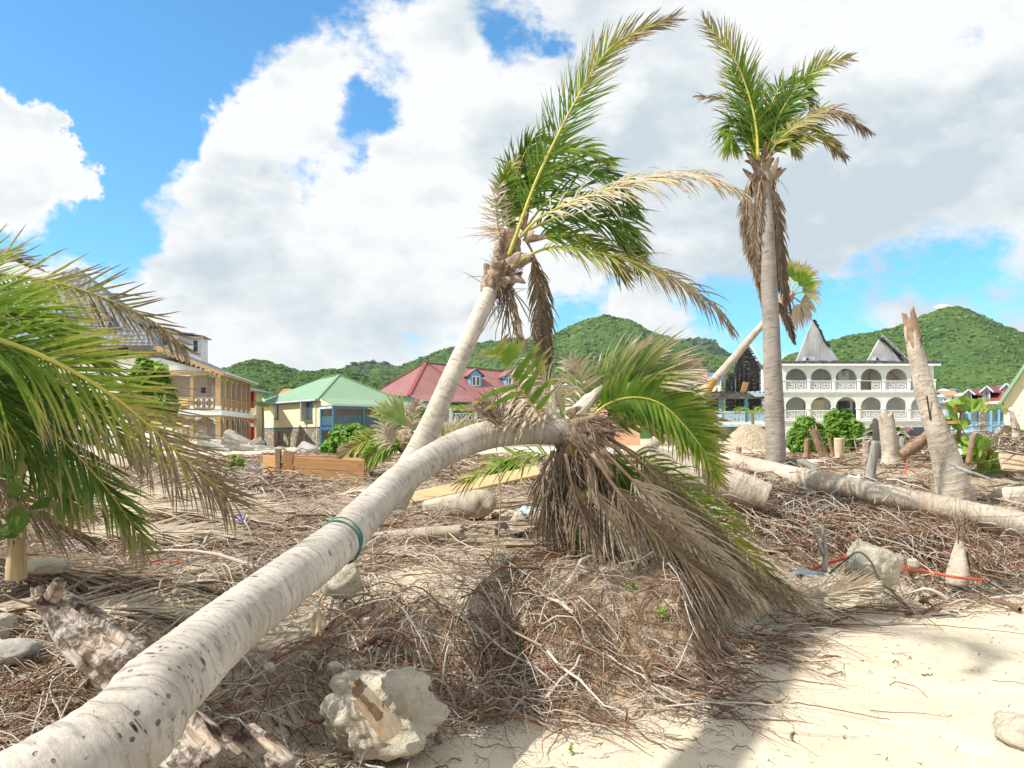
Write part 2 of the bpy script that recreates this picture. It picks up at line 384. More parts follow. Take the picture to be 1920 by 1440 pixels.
        hh = t.math('ADD', n2.outputs['Fac'], t.math('MULTIPLY', v, .5))
        bp = t.add('ShaderNodeBump', {'Strength': bump, 'Distance': d, 'Height': hh}); t.l.new(bp.outputs[0], b.inputs['Normal'])
    rock('limestone', (.80, .74, .60), (.66, .58, .45), 1.0, .08)
    rock('concrete', (.46, .44, .40), (.34, .31, .27), .5)
    rock('sandpile', (.60, .50, .36), (.48, .39, .27), 1.0, .12)
    # wood
    def wood(name, A, B, C, sc=(1.5, 14, 14), rough=.7):
        m, t, b, out = new_mat(name); M[name] = m
        tc = t.add('ShaderNodeTexCoord').outputs['Object']
        n = t.noise(t.scale(tc, sc), 2, 6, .6, dist=.6); n2 = t.noise(tc, 3.5, 4)
        col = t.mix(t.ramp(n.outputs['Fac'], .38, .64), c4(A), c4(B)); col = t.mix(t.ramp(n2.outputs['Fac'], .62, .72, 0, .8), col, c4(C))
        t.l.new(col, b.inputs['Base Color']); b.inputs['Roughness'].default_value = rough
        bp = t.add('ShaderNodeBump', {'Strength': .5, 'Distance': .008, 'Height': n.outputs['Fac']}); t.l.new(bp.outputs[0], b.inputs['Normal'])
    wood('wood_orange', (.42, .23, .09), (.33, .17, .065), (.16, .08, .04))
    wood('wood_pine', (.66, .48, .27), (.56, .39, .20), (.42, .26, .13), (1.2, 12, 12))
    wood('wood_weather', (.32, .30, .28), (.18, .165, .15), (.10, .09, .08), (12, 12, 1.2), .85)
    wood('wood_drift', (.50, .42, .35), (.16, .11, .085), (.025, .018, .014), (7, 7, 7), .85)
    wood('wood_yellow', (.50, .38, .22), (.34, .24, .12), (.16, .10, .05), (14, 14, 1.5), .85)
    wood('wood_cut', (.60, .47, .33), (.46, .34, .22), (.3, .2, .12), (14, 14, 2), .85)
    wood('wood_brown', (.30, .20, .13), (.18, .11, .07), (.09, .05, .03), (8, 8, 8), .85)
    m, t, b, out = new_mat('driftwood'); M['drift'] = m
    uv = t.add('ShaderNodeAttribute', attribute_name='uvm').outputs['Vector']; ob = t.add('ShaderNodeTexCoord').outputs['Object']
    g = t.noise(t.scale(uv, (38, 3.2, 0)), 1.0, 7, .65, dist=.5).outputs['Fac']; pt = t.noise(t.scale(uv, (7, 5, 0)), 1.0, 8, .7).outputs['Fac']; lo = t.noise(ob, 4.5, 5).outputs['Fac']
    col = t.mix(t.ramp(lo, .4, .6), (.44, .40, .36), (.50, .40, .31)); col = t.mix(t.ramp(g, .45, .62, 0, .8), col, (.17, .125, .095)); col = t.mix(t.ramp(pt, .50, .56, 0, .9), col, (.11, .07, .05)); col = t.mix(t.ramp(pt, .60, .64, 0, .95), col, (.02, .015, .012))
    t.l.new(col, b.inputs['Base Color']); b.inputs['Roughness'].default_value = .9; b.inputs['Specular IOR Level'].default_value = .1
    bp = t.add('ShaderNodeBump', {'Strength': 1.0, 'Distance': .02, 'Height': t.math('SUBTRACT', g, t.math('MULTIPLY', t.ramp(pt, .48, .62), .9))}); t.l.new(bp.outputs[0], b.inputs['Normal'])
    # buildings
    W = (.80, .80, .78)
    M['white'] = mat_basic('white_paint', (.76, .76, .74), (.70, .69, .66), .8, .55, .05, dirt=(.55, .53, .48), dscale=.5)
    M['white_clean'] = mat_basic('white_trim', (.80, .80, .79), (.74, .74, .72), 1.5, .5, .05)
    M['white_siding'] = mat_stripe('white_siding', (.74, .75, .75), (.66, .66, .65), 'Z', .22, .12, .6)
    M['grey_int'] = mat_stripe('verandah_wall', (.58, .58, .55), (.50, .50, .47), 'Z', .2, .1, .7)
    M['cream_siding'] = mat_stripe('cream_siding', (.80, .70, .47), (.76, .66, .43), 'Z', .2, .12, .6)
    M['cream'] = mat_basic('cream_render', (.72, .63, .44), (.66, .57, .39), .6, .7, .1, dirt=(.5, .43, .3))
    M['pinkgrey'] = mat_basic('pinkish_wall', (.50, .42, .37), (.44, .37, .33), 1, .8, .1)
    M['tan'] = mat_basic('tan_paint', (.52, .34, .18), (.46, .30, .16), 2, .6, .05)
    M['red'] = mat_basic('red_paint', (.50, .025, .03), (.42, .02, .03), 2, .5, .05)
    M['pinkred'] = mat_basic('faded_red_shutter', (.50, .12, .14), (.44, .10, .12), 2, .6, .05)
    M['teal'] = mat_basic('teal_frame', (.07, .17, .23), (.06, .14, .19), 2, .5, .05)
    M['aqua'] = mat_basic('aqua_wall', (.34, .62, .60), (.30, .56, .55), .8, .7, .05)
    M['blue'] = mat_basic('blue_paint', (.16, .42, .62), (.13, .36, .56), 2, .5, .05)
    M['lightblue'] = mat_basic('pale_blue_paint', (.50, .62, .70), (.44, .56, .64), 2, .6, .05, dirt=(.2, .2, .2), dscale=2)
    M['darkblue'] = mat_basic('dark_blue_trim', (.03, .12, .28), (.03, .10, .24), 2, .5, .05)
    M['peach'] = mat_basic('peach_wall', (.66, .38, .24), (.62, .34, .22), 1, .7, .05)
    M['lilac'] = mat_basic('lilac_siding', (.62, .56, .64), (.58, .52, .6), 1, .7, .05)
    M['yellow'] = mat_basic('yellow_paint', (.66, .48, .16), (.60, .44, .16), 2, .8, .2, dirt=(.55, .50, .42), dscale=1.4)
    M['roof_green'] = mat_stripe('green_metal_roof', (.23, .36, .225), (.205, .33, .205), 'X', .35, .12, .45, .4, nscale=.3, sharp=False, noise_c=None)
    M['roof_red'] = mat_stripe('red_metal_roof', (.25, .105, .10), (.29, .13, .12), 'X', .35, .14, .45, .4, noise_c=(.30, .17, .16), nscale=.4, sharp=False, dlo=.55)
    M['roof_red2'] = mat_stripe('bright_red_roof', (.30, .07, .075), (.26, .06, .065), 'X', .35, .14, .5, .4, nscale=.4, sharp=False)
    M['roof_orange'] = mat_basic('orange_tile_roof', (.60, .25, .14), (.50, .20, .11), 2, .8, .2)
    M['roof_grey'] = mat_stripe('grey_metal_roof', (.13, .15, .18), (.19, .215, .25), 'X', .5, .4, .6, .8, nscale=.5, sharp=False)
    M['roof_blue'] = mat_stripe('blue_grey_roof', (.42, .52, .60), (.36, .46, .55), 'X', .4, .12, .45, .4, nscale=.5, sharp=False)
    M['gutter'] = mat_basic('gutter', (.55, .57, .56), (.48, .5, .5), 3, .5, .05)
    M['black'] = mat_basic('charred_black', (.018, .017, .017), (.045, .042, .04), 4, .8, .5, dirt=(.16, .15, .14), dscale=3)
    M['char_siding'] = mat_stripe('charred_siding', (.02, .02, .022), (.05, .05, .055), 'Z', .3, .2, .5, .8, noise_c=(.36, .36, .37), nscale=2, dlo=.52)
    M['char_beam'] = mat_basic('charred_beam', (.22, .21, .20), (.06, .055, .05), 2.5, .8, .5, dirt=(.015, .015, .015), dscale=2)
    M['stained'] = mat_basic('smoke_stained_concrete', (.50, .50, .49), (.34, .34, .33), 1.0, .85, .2, dirt=(.16, .16, .155), dscale=.7, stretch=(1, 1, .4))
    M['shingle'] = mat_basic('burnt_shingle', (.05, .05, .055), (.12, .12, .13), 6, .8, .8, 12, dirt=(.26, .26, .27), dscale=3)
    M['glass'] = mat_basic('dark_glass', (.03, .05, .075), (.05, .075, .10), .7, .08, 0, spec=.8)
    M['dark'] = mat_basic('dark_interior', (.05, .045, .04), (.03, .028, .025), 1, .9, 0)
    M['ac'] = mat_basic('metal_unit', (.52, .53, .54), (.40, .41, .42), 3, .4, .1, dirt=(.18, .14, .11), dscale=4)
    M['orange_wall'] = mat_basic('ochre_wall', (.48, .26, .12), (.42, .22, .10), 1, .8, .05)
    M['tarp'] = mat_basic('blue_tarp', (.04, .14, .55), (.05, .17, .60), 2, .5, .1)
    M['rope_green'] = mat_basic('green_cord', (.02, .13, .10), (.03, .17, .13), 10, .6, .2)
    M['pipe'] = mat_basic('orange_red_plastic', (.60, .10, .05), (.50, .075, .045), 3, .45, .1)
    M['cable'] = mat_basic('grey_cable', (.10, .11, .11), (.06, .07, .07), 6, .6, .1)
    M['plastic'] = mat_basic('pale_plastic', (.42, .50, .52), (.34, .42, .46), 4, .4, .1)
    M['car'] = mat_basic('maroon_car_paint', (.12, .03, .05), (.10, .025, .04), 1, .25, 0, spec=.6)
    M['tyre'] = mat_basic('tyre', (.02, .02, .02), (.03, .03, .03), 4, .8, .1)
    M['yelblue'] = mat_basic('blue_wrapper', (.03, .07, .35), (.04, .09, .4), 4, .4, .1)
    # stone base wall
    m, t, b, out = new_mat('rubble_stone'); M['stone'] = m
    tc = t.add('ShaderNodeTexCoord').outputs['Object']
    v = t.add('ShaderNodeTexVoronoi', {'Vector': tc, 'Scale': 3.2}, feature='F1'); ve = t.add('ShaderNodeTexVoronoi', {'Vector': tc, 'Scale': 3.2}, feature='DISTANCE_TO_EDGE').outputs['Distance']
    cr = t.add('ShaderNodeSeparateColor', {0: v.outputs['Color']}).outputs[0]
    col = t.mix(cr, (.20, .17, .12), (.42, .37, .27)); col = t.mix(t.ramp(ve, 0, .06, 1, 0), col, (.13, .11, .085))
    t.l.new(col, b.inputs['Base Color']); b.inputs['Roughness'].default_value = .9
    bp = t.add('ShaderNodeBump', {'Strength': .8, 'Distance': .06, 'Height': t.ramp(ve, 0, .12)}); t.l.new(bp.outputs[0], b.inputs['Normal'])
    # forest on hills
    def forest(name, A, B, C):
        m, t, b, out = new_mat(name); M[name] = m
        tc = t.add('ShaderNodeTexCoord').outputs['Object']; a = t.add('ShaderNodeAttribute', attribute_name='a').outputs['Fac']
        n = t.noise(tc, .012, 6, .6).outputs['Fac']; n2 = t.noise(tc, .25, 5, .65).outputs['Fac']
        col = t.mix(t.ramp(n, .36, .62), c4(A), c4(B)); col = t.mix(t.ramp(t.math('ADD', t.math('MULTIPLY', a, .5), t.math('MULTIPLY', n2, .5)), .3, .75), col, c4(C))
        t.l.new(col, b.inputs['Base Color']); b.inputs['Roughness'].default_value = .95; b.inputs['Specular IOR Level'].default_value = .05
        bp = t.add('ShaderNodeBump', {'Strength': .9, 'Distance': 3.0, 'Height': n2}); t.l.new(bp.outputs[0], b.inputs['Normal'])
    forest('forest', (.038, .085, .022), (.075, .135, .032), (.115, .19, .045))
    forest('forest_far', (.035, .075, .035), (.06, .10, .045), (.08, .13, .055))
build_mats()
# ---------------------------------------------------------------- terrain
XS = [-9, -6, -2.2, -1.6, -1, 0, 1.16, 1.76, 3.1, 5.3, 9]
YS = [2.0, 2.2, 2.5, 3.3, 4.25, 4.5, 4.75, 6.1, 7.5, 8.1, 8.6]
def edge_y(x): return np.interp(x, XS, YS) + .20 * fbm(np.asarray(x) * 1.3 + 5, np.asarray(x) * 0 + 2, 3, 3)
def ground(x, y, detail=True):
    x = np.asarray(x, float); y = np.asarray(y, float)
    t = y - edge_y(x)
    c = np.interp(t, [-5, 0, .3, .8, 1.2, 1.8, 3, 6, 9], [-.02, 0, .20, .50, .61, .68, .79, .97, 1.13])
    l = np.interp(t, [-5, 0, .9, 1.9, 2.9, 4.4, 6.4, 8.4, 11.4], [-.05, .02, .15, .45, .67, .80, .94, 1.0, 1.13])
    r = np.interp(t, [-5, 0, 1, 2, 4.2, 7], [-.02, 0, .35, .62, 1.10, 1.13])
    wl = 1 - sstep(-1.7, -.9, x); wr = sstep(1.2, 2.3, x)
    z = c * (1 - wl) * (1 - wr) + l * wl + r * wr * (1 - wl)
    z = z - .63 * sstep(35, 65, y)
    nb = sstep(-.1, .6, t) * (1 - sstep(25, 60, y))
    z = z + nb * .06 * fbm(x * .9, y * .9, 7) + (1 - nb) * .015 * fbm(x * 1.5, y * 1.5, 9, 3) * (y < 30)
    if detail:
        mound = np.exp(-((x - .35) / .95) ** 2 - ((t - .75) / .8) ** 2)
        z = z + mound * .13 * fbm(x * 3.2, y * 3.2, 21) + nb * .035 * fbm(x * 4, y * 4, 31) * (y < 30)
        z = z + .006 * fbm(x * 9, y * 9, 41, 2) * (y < 14)
        if x.size > 50000:
            for (a, b, r, h) in DIMPLES: q = ((x - a) ** 2 + ((y - b) * 1.2) ** 2) / (r * r); z = z - (t < .1) * h * (np.exp(-q) - .45 * np.exp(-(np.sqrt(q) - 1.5) ** 2 * 4))
    return z
_rs = np.random.RandomState(77); DIMPLES = [(_rs.uniform(.2, 6), _rs.uniform(3.4, 8), _rs.uniform(.07, .15), _rs.uniform(.015, .035)) for _ in range(70)]
def gz(x, y): return float(ground(x, y))
def G(px, py_or_none, d):  # ground point under image column px at depth d
    x = (px - 960) / F * d; return Vector((x, d, gz(x, d)))
def litter(x, y):
    t = y - edge_y(x)
    m = sstep(-.1, .7, t) * .66 + .34 * fbm(x * .9, y * .9, 55)
    m = m * (1 - .75 * np.exp(-((x + 1.0) / .8) ** 2 - ((y - 5.6) / .9) ** 2))        # bare sandy bank beside the trunk
    m = m * (1 - .85 * np.exp(-((x + .5) / .55) ** 2 - ((y - 5.25) / .5) ** 2))
    m = m * (1 - .6 * sstep(16, 26, y))
    return np.clip(m, 0, 1)
def rootsoil(x, y):
    t = y - edge_y(x)
    return np.clip(np.exp(-((x - .45) / .75) ** 2 - ((t - .45) / .42) ** 2) * 1.15, 0, 1)

def build_terrain():
    nu, nv = 440, 400
    s = np.linspace(-1, 1, nu); s = np.sign(s) * np.abs(s) ** 1.35
    ys = np.concatenate([np.linspace(-12, 2.2, 24), np.linspace(2.3, 9.5, 210), 9.5 * (3200 / 9.5) ** (np.linspace(0.006, 1, nv - 234))])
    hw = 8 + 1.25 * np.maximum(ys, 0)
    X = s[None, :] * hw[:, None]; Y = np.repeat(ys[:, None], nu, 1)
    Z = ground(X, Y)
    V = np.stack([X, Y, Z], -1).reshape(-1, 3)
    i = np.arange(nv - 1)[:, None] * nu + np.arange(nu - 1)[None, :]
    Fc = np.stack([i, i + 1, i + nu + 1, i + nu], -1).reshape(-1, 4)
    me = np_mesh('ground', V, Fc, M['ground'], {'litter': litter(X, Y).ravel(), 'rootsoil': rootsoil(X, Y).ravel(), 'grass': (sstep(38, 50, Y) * .8).ravel()})
    tag(link('ground', me), kind='structure')
build_terrain()

# ---------------------------------------------------------------- hills
ICO = None
def ico_data(sub):
    bm = bmesh.new(); bmesh.ops.create_icosphere(bm, subdivisions=sub, radius=1)
    V = np.array([v.co[:] for v in bm.verts]); Fc = np.array([[v.index for v in f.verts] for f in bm.faces]); bm.free(); return V, Fc
def build_hill(D, W, line, mat, seed, r0, rough=6.0):
    px = np.array([p[0] for p in line], float); py = np.array([p[1] for p in line], float)
    lx = (px - 960) / F * D; lz = H + (HY - py) / F * D
    x = np.arange(lx[0], lx[-1], 7.0); u = np.linspace(-1, 1, 60)
    X, U = np.meshgrid(x, u); Y = D + U * W
    ridge = np.interp(X, lx, lz)
    ends = np.minimum(1, np.minimum((X - lx[0]) / 60, (lx[-1] - X) / 60))
    gully = fbm(X / 60 + U * .5, Y / 200, seed, 4)
    prof = (1 - np.abs(U)) ** 1.15
    Z = ridge * prof * (1 + .48 * gully * (np.abs(U) > .04) * np.sin(np.pi * np.minimum(1, np.abs(U) * 1.6)) ) - 3
    Z = Z + (rough * .35) * fbm(X / 18, Y / 18, seed + 5, 3) * (prof > .02)
    V = np.stack([X, Y, Z], -1).reshape(-1, 3); nu = len(x)
    i = np.arange(len(u) - 1)[:, None] * nu + np.arange(nu - 1)[None, :]
    Fc = np.stack([i, i + 1, i + nu + 1, i + nu], -1).reshape(-1, 4)
    me = np_mesh('hill', V, Fc, mat); tag(link('hill', me), kind='structure')
    # tree crowns on the visible face
    rs = nprng(seed); n = int((lx[-1] - lx[0]) * W * 1.0 / (r0 * r0 * 3.0))
    cx = rs.uniform(lx[0], lx[-1], n); cu = -rs.uniform(0, 1, n) ** 1.25 * .95
    iu = (cu + 1) / 2 * (len(u) - 1); ix = (cx - x[0]) / 7.0
    i0 = np.clip(iu.astype(int), 0, len(u) - 2); j0 = np.clip(ix.astype(int), 0, nu - 2); fi = iu - i0; fj = ix - j0
    cz = (Z[i0, j0] * (1 - fi) * (1 - fj) + Z[i0 + 1, j0] * fi * (1 - fj) + Z[i0, j0 + 1] * (1 - fi) * fj + Z[i0 + 1, j0 + 1] * fi * fj)
    cy = D + cu * W
    spx = 960 + F * cx / cy; spy = HY - F * (cz - H) / cy
    keep = (spx > -120) & (spx < 2040) & (spy < 800) & (cz > 2); cx, cy, cz = cx[keep], cy[keep], cz[keep]; n = len(cx)
    IV, IF = ico_data(1)[0], ico_data(1)[1]
    rr = r0 * (.45 + .8 * rs.rand(n) ** 2)
    jit = 1 + .5 * rs.uniform(-1, 1, (n, len(IV), 1))
    IF = IF if n < 45000 else IF
    VV = IV[None] * jit * rr[:, None, None] * np.array([1.2, 1.2, .75]) + np.stack([cx, cy, cz - rr * .22], -1)[:, None]
    FF = IF[None] + (np.arange(n) * len(IV))[:, None, None]
    me = np_mesh('forest', VV.reshape(-1, 3), FF.reshape(-1, 3), mat, {'a': np.repeat(rs.rand(n), len(IV))}, smooth=False)
    return me, n
HILLS = [
    ('dense green scrub forest on the tall right hill with the bare knob', 820, 330, [(1290, 800), (1400, 716), (1440, 690), (1480, 657), (1530, 640), (1590, 619), (1650, 613), (1690, 600), (1730, 583), (1762, 570), (1790, 566), (1830, 578), (1880, 606), (1930, 636), (2020, 690), (2200, 780)], 'forest', 101, 2.3),
    ('green forest on the rounded central hill behind the fallen crown', 1100, 420, [(560, 790), (700, 715), (730, 692), (770, 672), (830, 650), (900, 637), (960, 629), (1010, 632), (1045, 618), (1075, 602), (1100, 590), (1140, 584), (1180, 594), (1220, 618), (1270, 640), (1320, 655), (1370, 672), (1440, 690), (1520, 720), (1640, 780)], 'forest', 202, 2.9),
    ('green forest on the low left hill behind the green roofed house', 640, 210, [(250, 790), (360, 700), (400, 684), (440, 677), (455, 670), (480, 663), (505, 668), (540, 680), (570, 686), (620, 686), (650, 682), (690, 697), (740, 716), (800, 745), (900, 790)], 'forest', 303, 1.9),
    ('bluish forest on the distant knoll between the right hills', 1600, 300, [(1150, 740), (1215, 655), (1250, 637), (1300, 631), (1330, 640), (1380, 664), (1500, 740)], 'forest_far', 404, 6.0),
    ('dark forest on the distant ridge left of the leaning trunk', 1300, 260, [(560, 760), (640, 690), (665, 677), (700, 672), (735, 680), (790, 700), (900, 760)], 'forest_far', 505, 5.0),
    ('green forest on the low spur in front of the central hill', 760, 150, [(960, 790), (1030, 690), (1080, 662), (1120, 653), (1160, 662), (1210, 690), (1260, 725), (1340, 790)], 'forest', 606, 2.4),
]
for lab, D, W_, line, mt, sd, r0 in HILLS:
    me, n = build_hill(D, W_, line, M[mt], sd, r0)
    tag(link('forest', me), lab, 'forest', kind='stuff')
# ---------------------------------------------------------------- thin sea haze
def haze():
    m = bpy.data.materials.new('haze'); m.use_nodes = True; t = NT(m.node_tree); t.n.clear(); out = t.add('ShaderNodeOutputMaterial')
    v = t.add('ShaderNodeVolumePrincipled', {'Color': (.80, .88, .95, 1), 'Density': HAZE, 'Anisotropy': .2}); t.l.new(v.outputs[0], out.inputs['Volume'])
    b = MB(); b.bb(-4300, 4300, -40, 3400, -6, 330); o = b.build('haze', m, None, attr=False); tag(o, kind='stuff')
HAZE = .00008
haze()
# ---------------------------------------------------------------- palm parts
def trunk_mesh(name, pts, rads, mat, parent, org, n=26, step=.035, ring=.05, amp=.03, seed=1, jag_end=0.0, jag_start=0.0, lump=.05, grain=0.0):
    K = max(12, int(sum((Vector(b) - Vector(a)).length for a, b in zip(pts, pts[1:])) / step))
    C = np.array([p[:] for p in catmull(pts, K)]); Rr = np.array(catmull_s(rads, K))
    T = np.gradient(C, axis=0); T /= np.linalg.norm(T, axis=1)[:, None]
    along = np.concatenate([[0], np.cumsum(np.linalg.norm(np.diff(C, axis=0), axis=1))])
    # parallel frames; the seam starts on the underside
    u = np.array([0, 0, -1.0]) if abs(T[0][2]) < .9 else np.array([0, 1.0, 0]); U = []
    for k in range(K):
        u = u - T[k] * np.dot(u, T[k]); u /= np.linalg.norm(u); U.append(u.copy())
    U = np.array(U); S = np.cross(T, U)
    th = np.linspace(0, 2 * math.pi, n + 1)
    rs = nprng(seed)
    # stepped leaf-scar rings at uneven spacing
    pos = 0; ph = np.zeros(K); edges = [0]
    while edges[-1] < along[-1] + .2: edges.append(edges[-1] + ring * rs.uniform(.6, 1.5))
    edges = np.array(edges)
    A2 = along[:, None] + .012 * vnoise(th[None, :] * 1.6 + 3, along[:, None] * 3, seed)
    idx = np.searchsorted(edges, A2.clip(0, None)) - 1; idx = np.clip(idx, 0, len(edges) - 2)
    fr = (A2 - edges[idx]) / (edges[idx + 1] - edges[idx])
    prof = (1 - fr) ** 2 * .9
    Rm = Rr[:, None] * (1 + amp * (prof - .4)) * (1 + lump * vnoise(np.cos(th)[None, :] * 1.2 + 9, along[:, None] * 1.6 + np.sin(th)[None, :], seed + 1) + .3 * lump * vnoise(np.cos(th)[None, :] * 5 + 9, along[:, None] * 9 + 5 * np.sin(th)[None, :], seed + 2))
    if grain: Rm = Rm * (1 + grain * vnoise(np.cos(th)[None, :] * 4.2 + 3, np.sin(th)[None, :] * 4.2 + along[:, None] * 2.2, seed + 11) + grain * .6 * vnoise(np.cos(th)[None, :] * 9 + 3, np.sin(th)[None, :] * 9 + along[:, None] * 4, seed + 12))
    Pm = C[:, None] + (U[:, None] * np.cos(th)[None, :, None] + S[:, None] * np.sin(th)[None, :, None]) * Rm[..., None]
    if jag_end:
        w = sstep(along[-1] - jag_end * 1.3, along[-1], along)[:, None]
        j = vnoise(np.cos(th)[None, :] * 3 + 1, np.sin(th)[None, :] * 3 + 0 * along[:, None], seed + 7) * .6 + rs.uniform(-.5, .5, n + 1)[None, :]; j[:, -1] = j[:, 0]
        Pm += T[:, None] * (w * j * jag_end)[..., None]
    if jag_start:
        w = 1 - sstep(0, jag_start * 1.3, along)[:, None]
        j = rs.uniform(-.6, .6, n + 1)[None, :] * np.ones((K, 1)); j[:, -1] = j[:, 0]
        Pm += T[:, None] * (w * j * jag_start)[..., None]
    V = Pm.reshape(-1, 3) - np.array(org)
    uv = np.stack([np.repeat((th / (2 * math.pi))[None, :], K, 0) * (2 * math.pi * Rr.mean()), np.repeat(along[:, None], n + 1, 1), fr], -1).reshape(-1, 3)
    m = n + 1; i = np.arange(K - 1)[:, None] * m + np.arange(n)[None, :]
    Fc = np.stack([i, i + 1, i + m + 1, i + m], -1).reshape(-1, 4)
    # caps: collapse to a centre point, slightly hollow
    ce = len(V); V = np.vstack([V, C[0] - np.array(org) + T[0] * (.3 * Rr[0] if jag_start else 0), C[-1] - np.array(org) - T[-1] * (1.2 * Rr[-1] if jag_end else 0)]); uv = np.vstack([uv, [0, 0, 0], [0, along[-1], 0]])
    k = np.arange(n)
    cap0 = np.stack([k + 1, k, np.full(n, ce), np.full(n, ce)], -1); cap1 = np.stack([(K - 1) * m + k, (K - 1) * m + k + 1, np.full(n, ce + 1), np.full(n, ce + 1)], -1)
    me = np_mesh(name, V, Fc, mat, {'uvm': uv})
    # add caps as triangles through bmesh
    bm = bmesh.new(); bm.from_mesh(me); bm.verts.ensure_lookup_table()
    for q in list(cap0) + list(cap1):
        try: bm.faces.new([bm.verts[int(q[0])], bm.verts[int(q[1])], bm.verts[int(q[2])]]).smooth = False
        except ValueError: pass
    bm.to_mesh(me); bm.free()
    return link(name, me, parent)

def frond(parent, org, pts, L=.6, n=60, mat='leaf', dry=(.1, .6), tip=.5, droop=.25, wind=(0, 0, 0), nrm=(0, 0, 1), ang=(62, 22), w=.018, rr=.018, rmat='rachis', t0=.14,
          seed=1, lift=.15, sides=(1, 1), jit=.18, miss=.03, seg=5, profile='std', label=None, rflat=.6, wind2=None, droop2=None, name='frond'):
    rnd = random.Random(seed)
    K = 44; C = catmull(pts, K)
    cum = [0]
    for a, b in zip(C, C[1:]): cum.append(cum[-1] + (b - a).length)
    tot = cum[-1]
    def at(s):
        s *= tot; k = 0
        while k < K - 2 and cum[k + 1] < s: k += 1
        f = (s - cum[k]) / max(1e-6, cum[k + 1] - cum[k])
        return C[k].lerp(C[k + 1], f), (C[min(k + 2, K - 1)] - C[max(k - 1, 0)]).normalized()
    rb = MB(org)
    rb.tube(C[::2] + [C[-1]], [rr * (1 - .88 * (i / 22) ** .8) for i in range(22)] + [rr * .08], 6, 0, flat=rflat)
    ro = rb.build(name, M[rmat], parent, smooth=True)
    if label: ro['label'] = label
    V = []; Fc = []; A = []; o = Vector(org); N0 = Vector(nrm); W = Vector(wind)
    patch = [rnd.uniform(-1, 1) for _ in range(40)]
    for side in (1, -1):
        if not sides[0 if side > 0 else 1]: continue
        dens = sides[0 if side > 0 else 1]
        if side < 0 and wind2 is not None: W = Vector(wind2)
        if side < 0 and droop2 is not None: droop = droop2
        for i in range(n):
            if rnd.random() < miss or rnd.random() > dens: continue
            t = t0 + (1 - t0) * ((i + .5 + rnd.uniform(-.3, .3)) / n)
            t = min(t, .999); p, T = at(t)
            S = T.cross(N0)
            if S.length < .05: S = T.cross(Vector((1, 0, 0)))
            S.normalize(); N = S.cross(T).normalized()
            u = (t - t0) / (1 - t0)
            prof = (.55 + .45 * math.sin(min(1, u / .35) * math.pi / 2)) * (1 - .62 * max(0, (u - .45) / .55) ** 1.4)
            ln = L * prof * rnd.uniform(.82, 1.08)
            a = R(ang[0] + (ang[1] - ang[0]) * u) + rnd.gauss(0, jit * .6)
            d = (T * math.cos(a) + S * side * math.sin(a) + N * (lift + rnd.gauss(0, jit))).normalized()
            pt = patch[int(t * 39)] * .12
            d0 = dry[0] + (dry[1] - dry[0]) * u ** 1.8 + rnd.gauss(0, .07) + pt
            dr = droop * rnd.uniform(.6, 1.4) * (1 + max(0, d0 - .5))
            kink = rnd.random() < .15; base = len(V); q = p.copy()
            for k in range(seg + 1):
                f = k / seg
                wd = w * (.55 + .45 * min(1, f * 5)) * (1 - f ** 2.2) * rnd.uniform(.9, 1.1) + .0008
                B = T - d * T.dot(d)
                if B.length < .02: B = N
                B.normalize()
                B = (B + N * .35 * side).normalized()
                if k == seg: V.append(tuple(q - o)); A.append(d0 + tip)
                else:
                    V.append(tuple(q + B * wd - o)); V.append(tuple(q - B * wd - o)); A += [d0 + tip * f ** 3] * 2
                dd = Vector((0, 0, -dr * (.5 + f))) + W * (f + .25) * rnd.uniform(.7, 1.3)
                if kink and k == seg // 2: dd += Vector((0, 0, -.9)) * min(1, dr * 3)
                d = (d + dd * (2.4 / seg) + Vector((rnd.gauss(0, .05), rnd.gauss(0, .05), rnd.gauss(0, .05)))).normalized()
                q = q + d * (ln / seg)
            for k in range(seg - 1):
                b0 = base + 2 * k; Fc.append((b0, b0 + 1, b0 + 3)); Fc.append((b0, b0 + 3, b0 + 2))
            b0 = base + 2 * (seg - 1); Fc.append((b0, b0 + 1, b0 + 2))
    me = np_mesh('leaflets', np.array(V), np.array(Fc), M[mat], {'a': np.clip(np.array(A), 0, 1.3)}, smooth=False)
    lo = link('leaflets', me, ro); lo['kind'] = 'stuff'
    return ro
def fr(parent, org, spec, d, **kw):
    """rachis given as (photo column, photo row[, extra depth]) around depth d"""
    return frond(parent, org, [P(s[0], s[1], d + (s[2] if len(s) > 2 else 0)) for s in spec], **kw)

def stub(parent, org, p, q, w0, w1, name='leaf_base', mat='fibre_dark', bend=(0, 0, 0), flat=.3):
    """cut or broken petiole: a tapering boat-shaped plate"""
    b = MB(org); p = Vector(p); q = Vector(q); d = (q - p); side = d.cross(Vector((0, -1, .2))).normalized(); up = side.cross(d).normalized(); n = 6
    rows = []
    for i in range(n + 1):
        f = i / n; c = p + d * f + Vector(bend) * (f * f); wdt = w0 * (1 - f) + w1 * f
        if i == n: wdt *= .5
        rows.append([b.vert(c + side * wdt * s + up * wdt * flat * (k)) for s, k in ((-1, 0.2), (-.5, 1), (.5, 1), (1, 0.2), (.45, -.6), (-.45, -.6))])
    for A_, B_ in zip(rows, rows[1:]):
        for k in range(6): j = (k + 1) % 6; b.face((A_[k], A_[j], B_[j], B_[k]))
    b.face(rows[0][::-1]); b.face(rows[-1])
    return b.build(name, M[mat], parent, smooth=False)
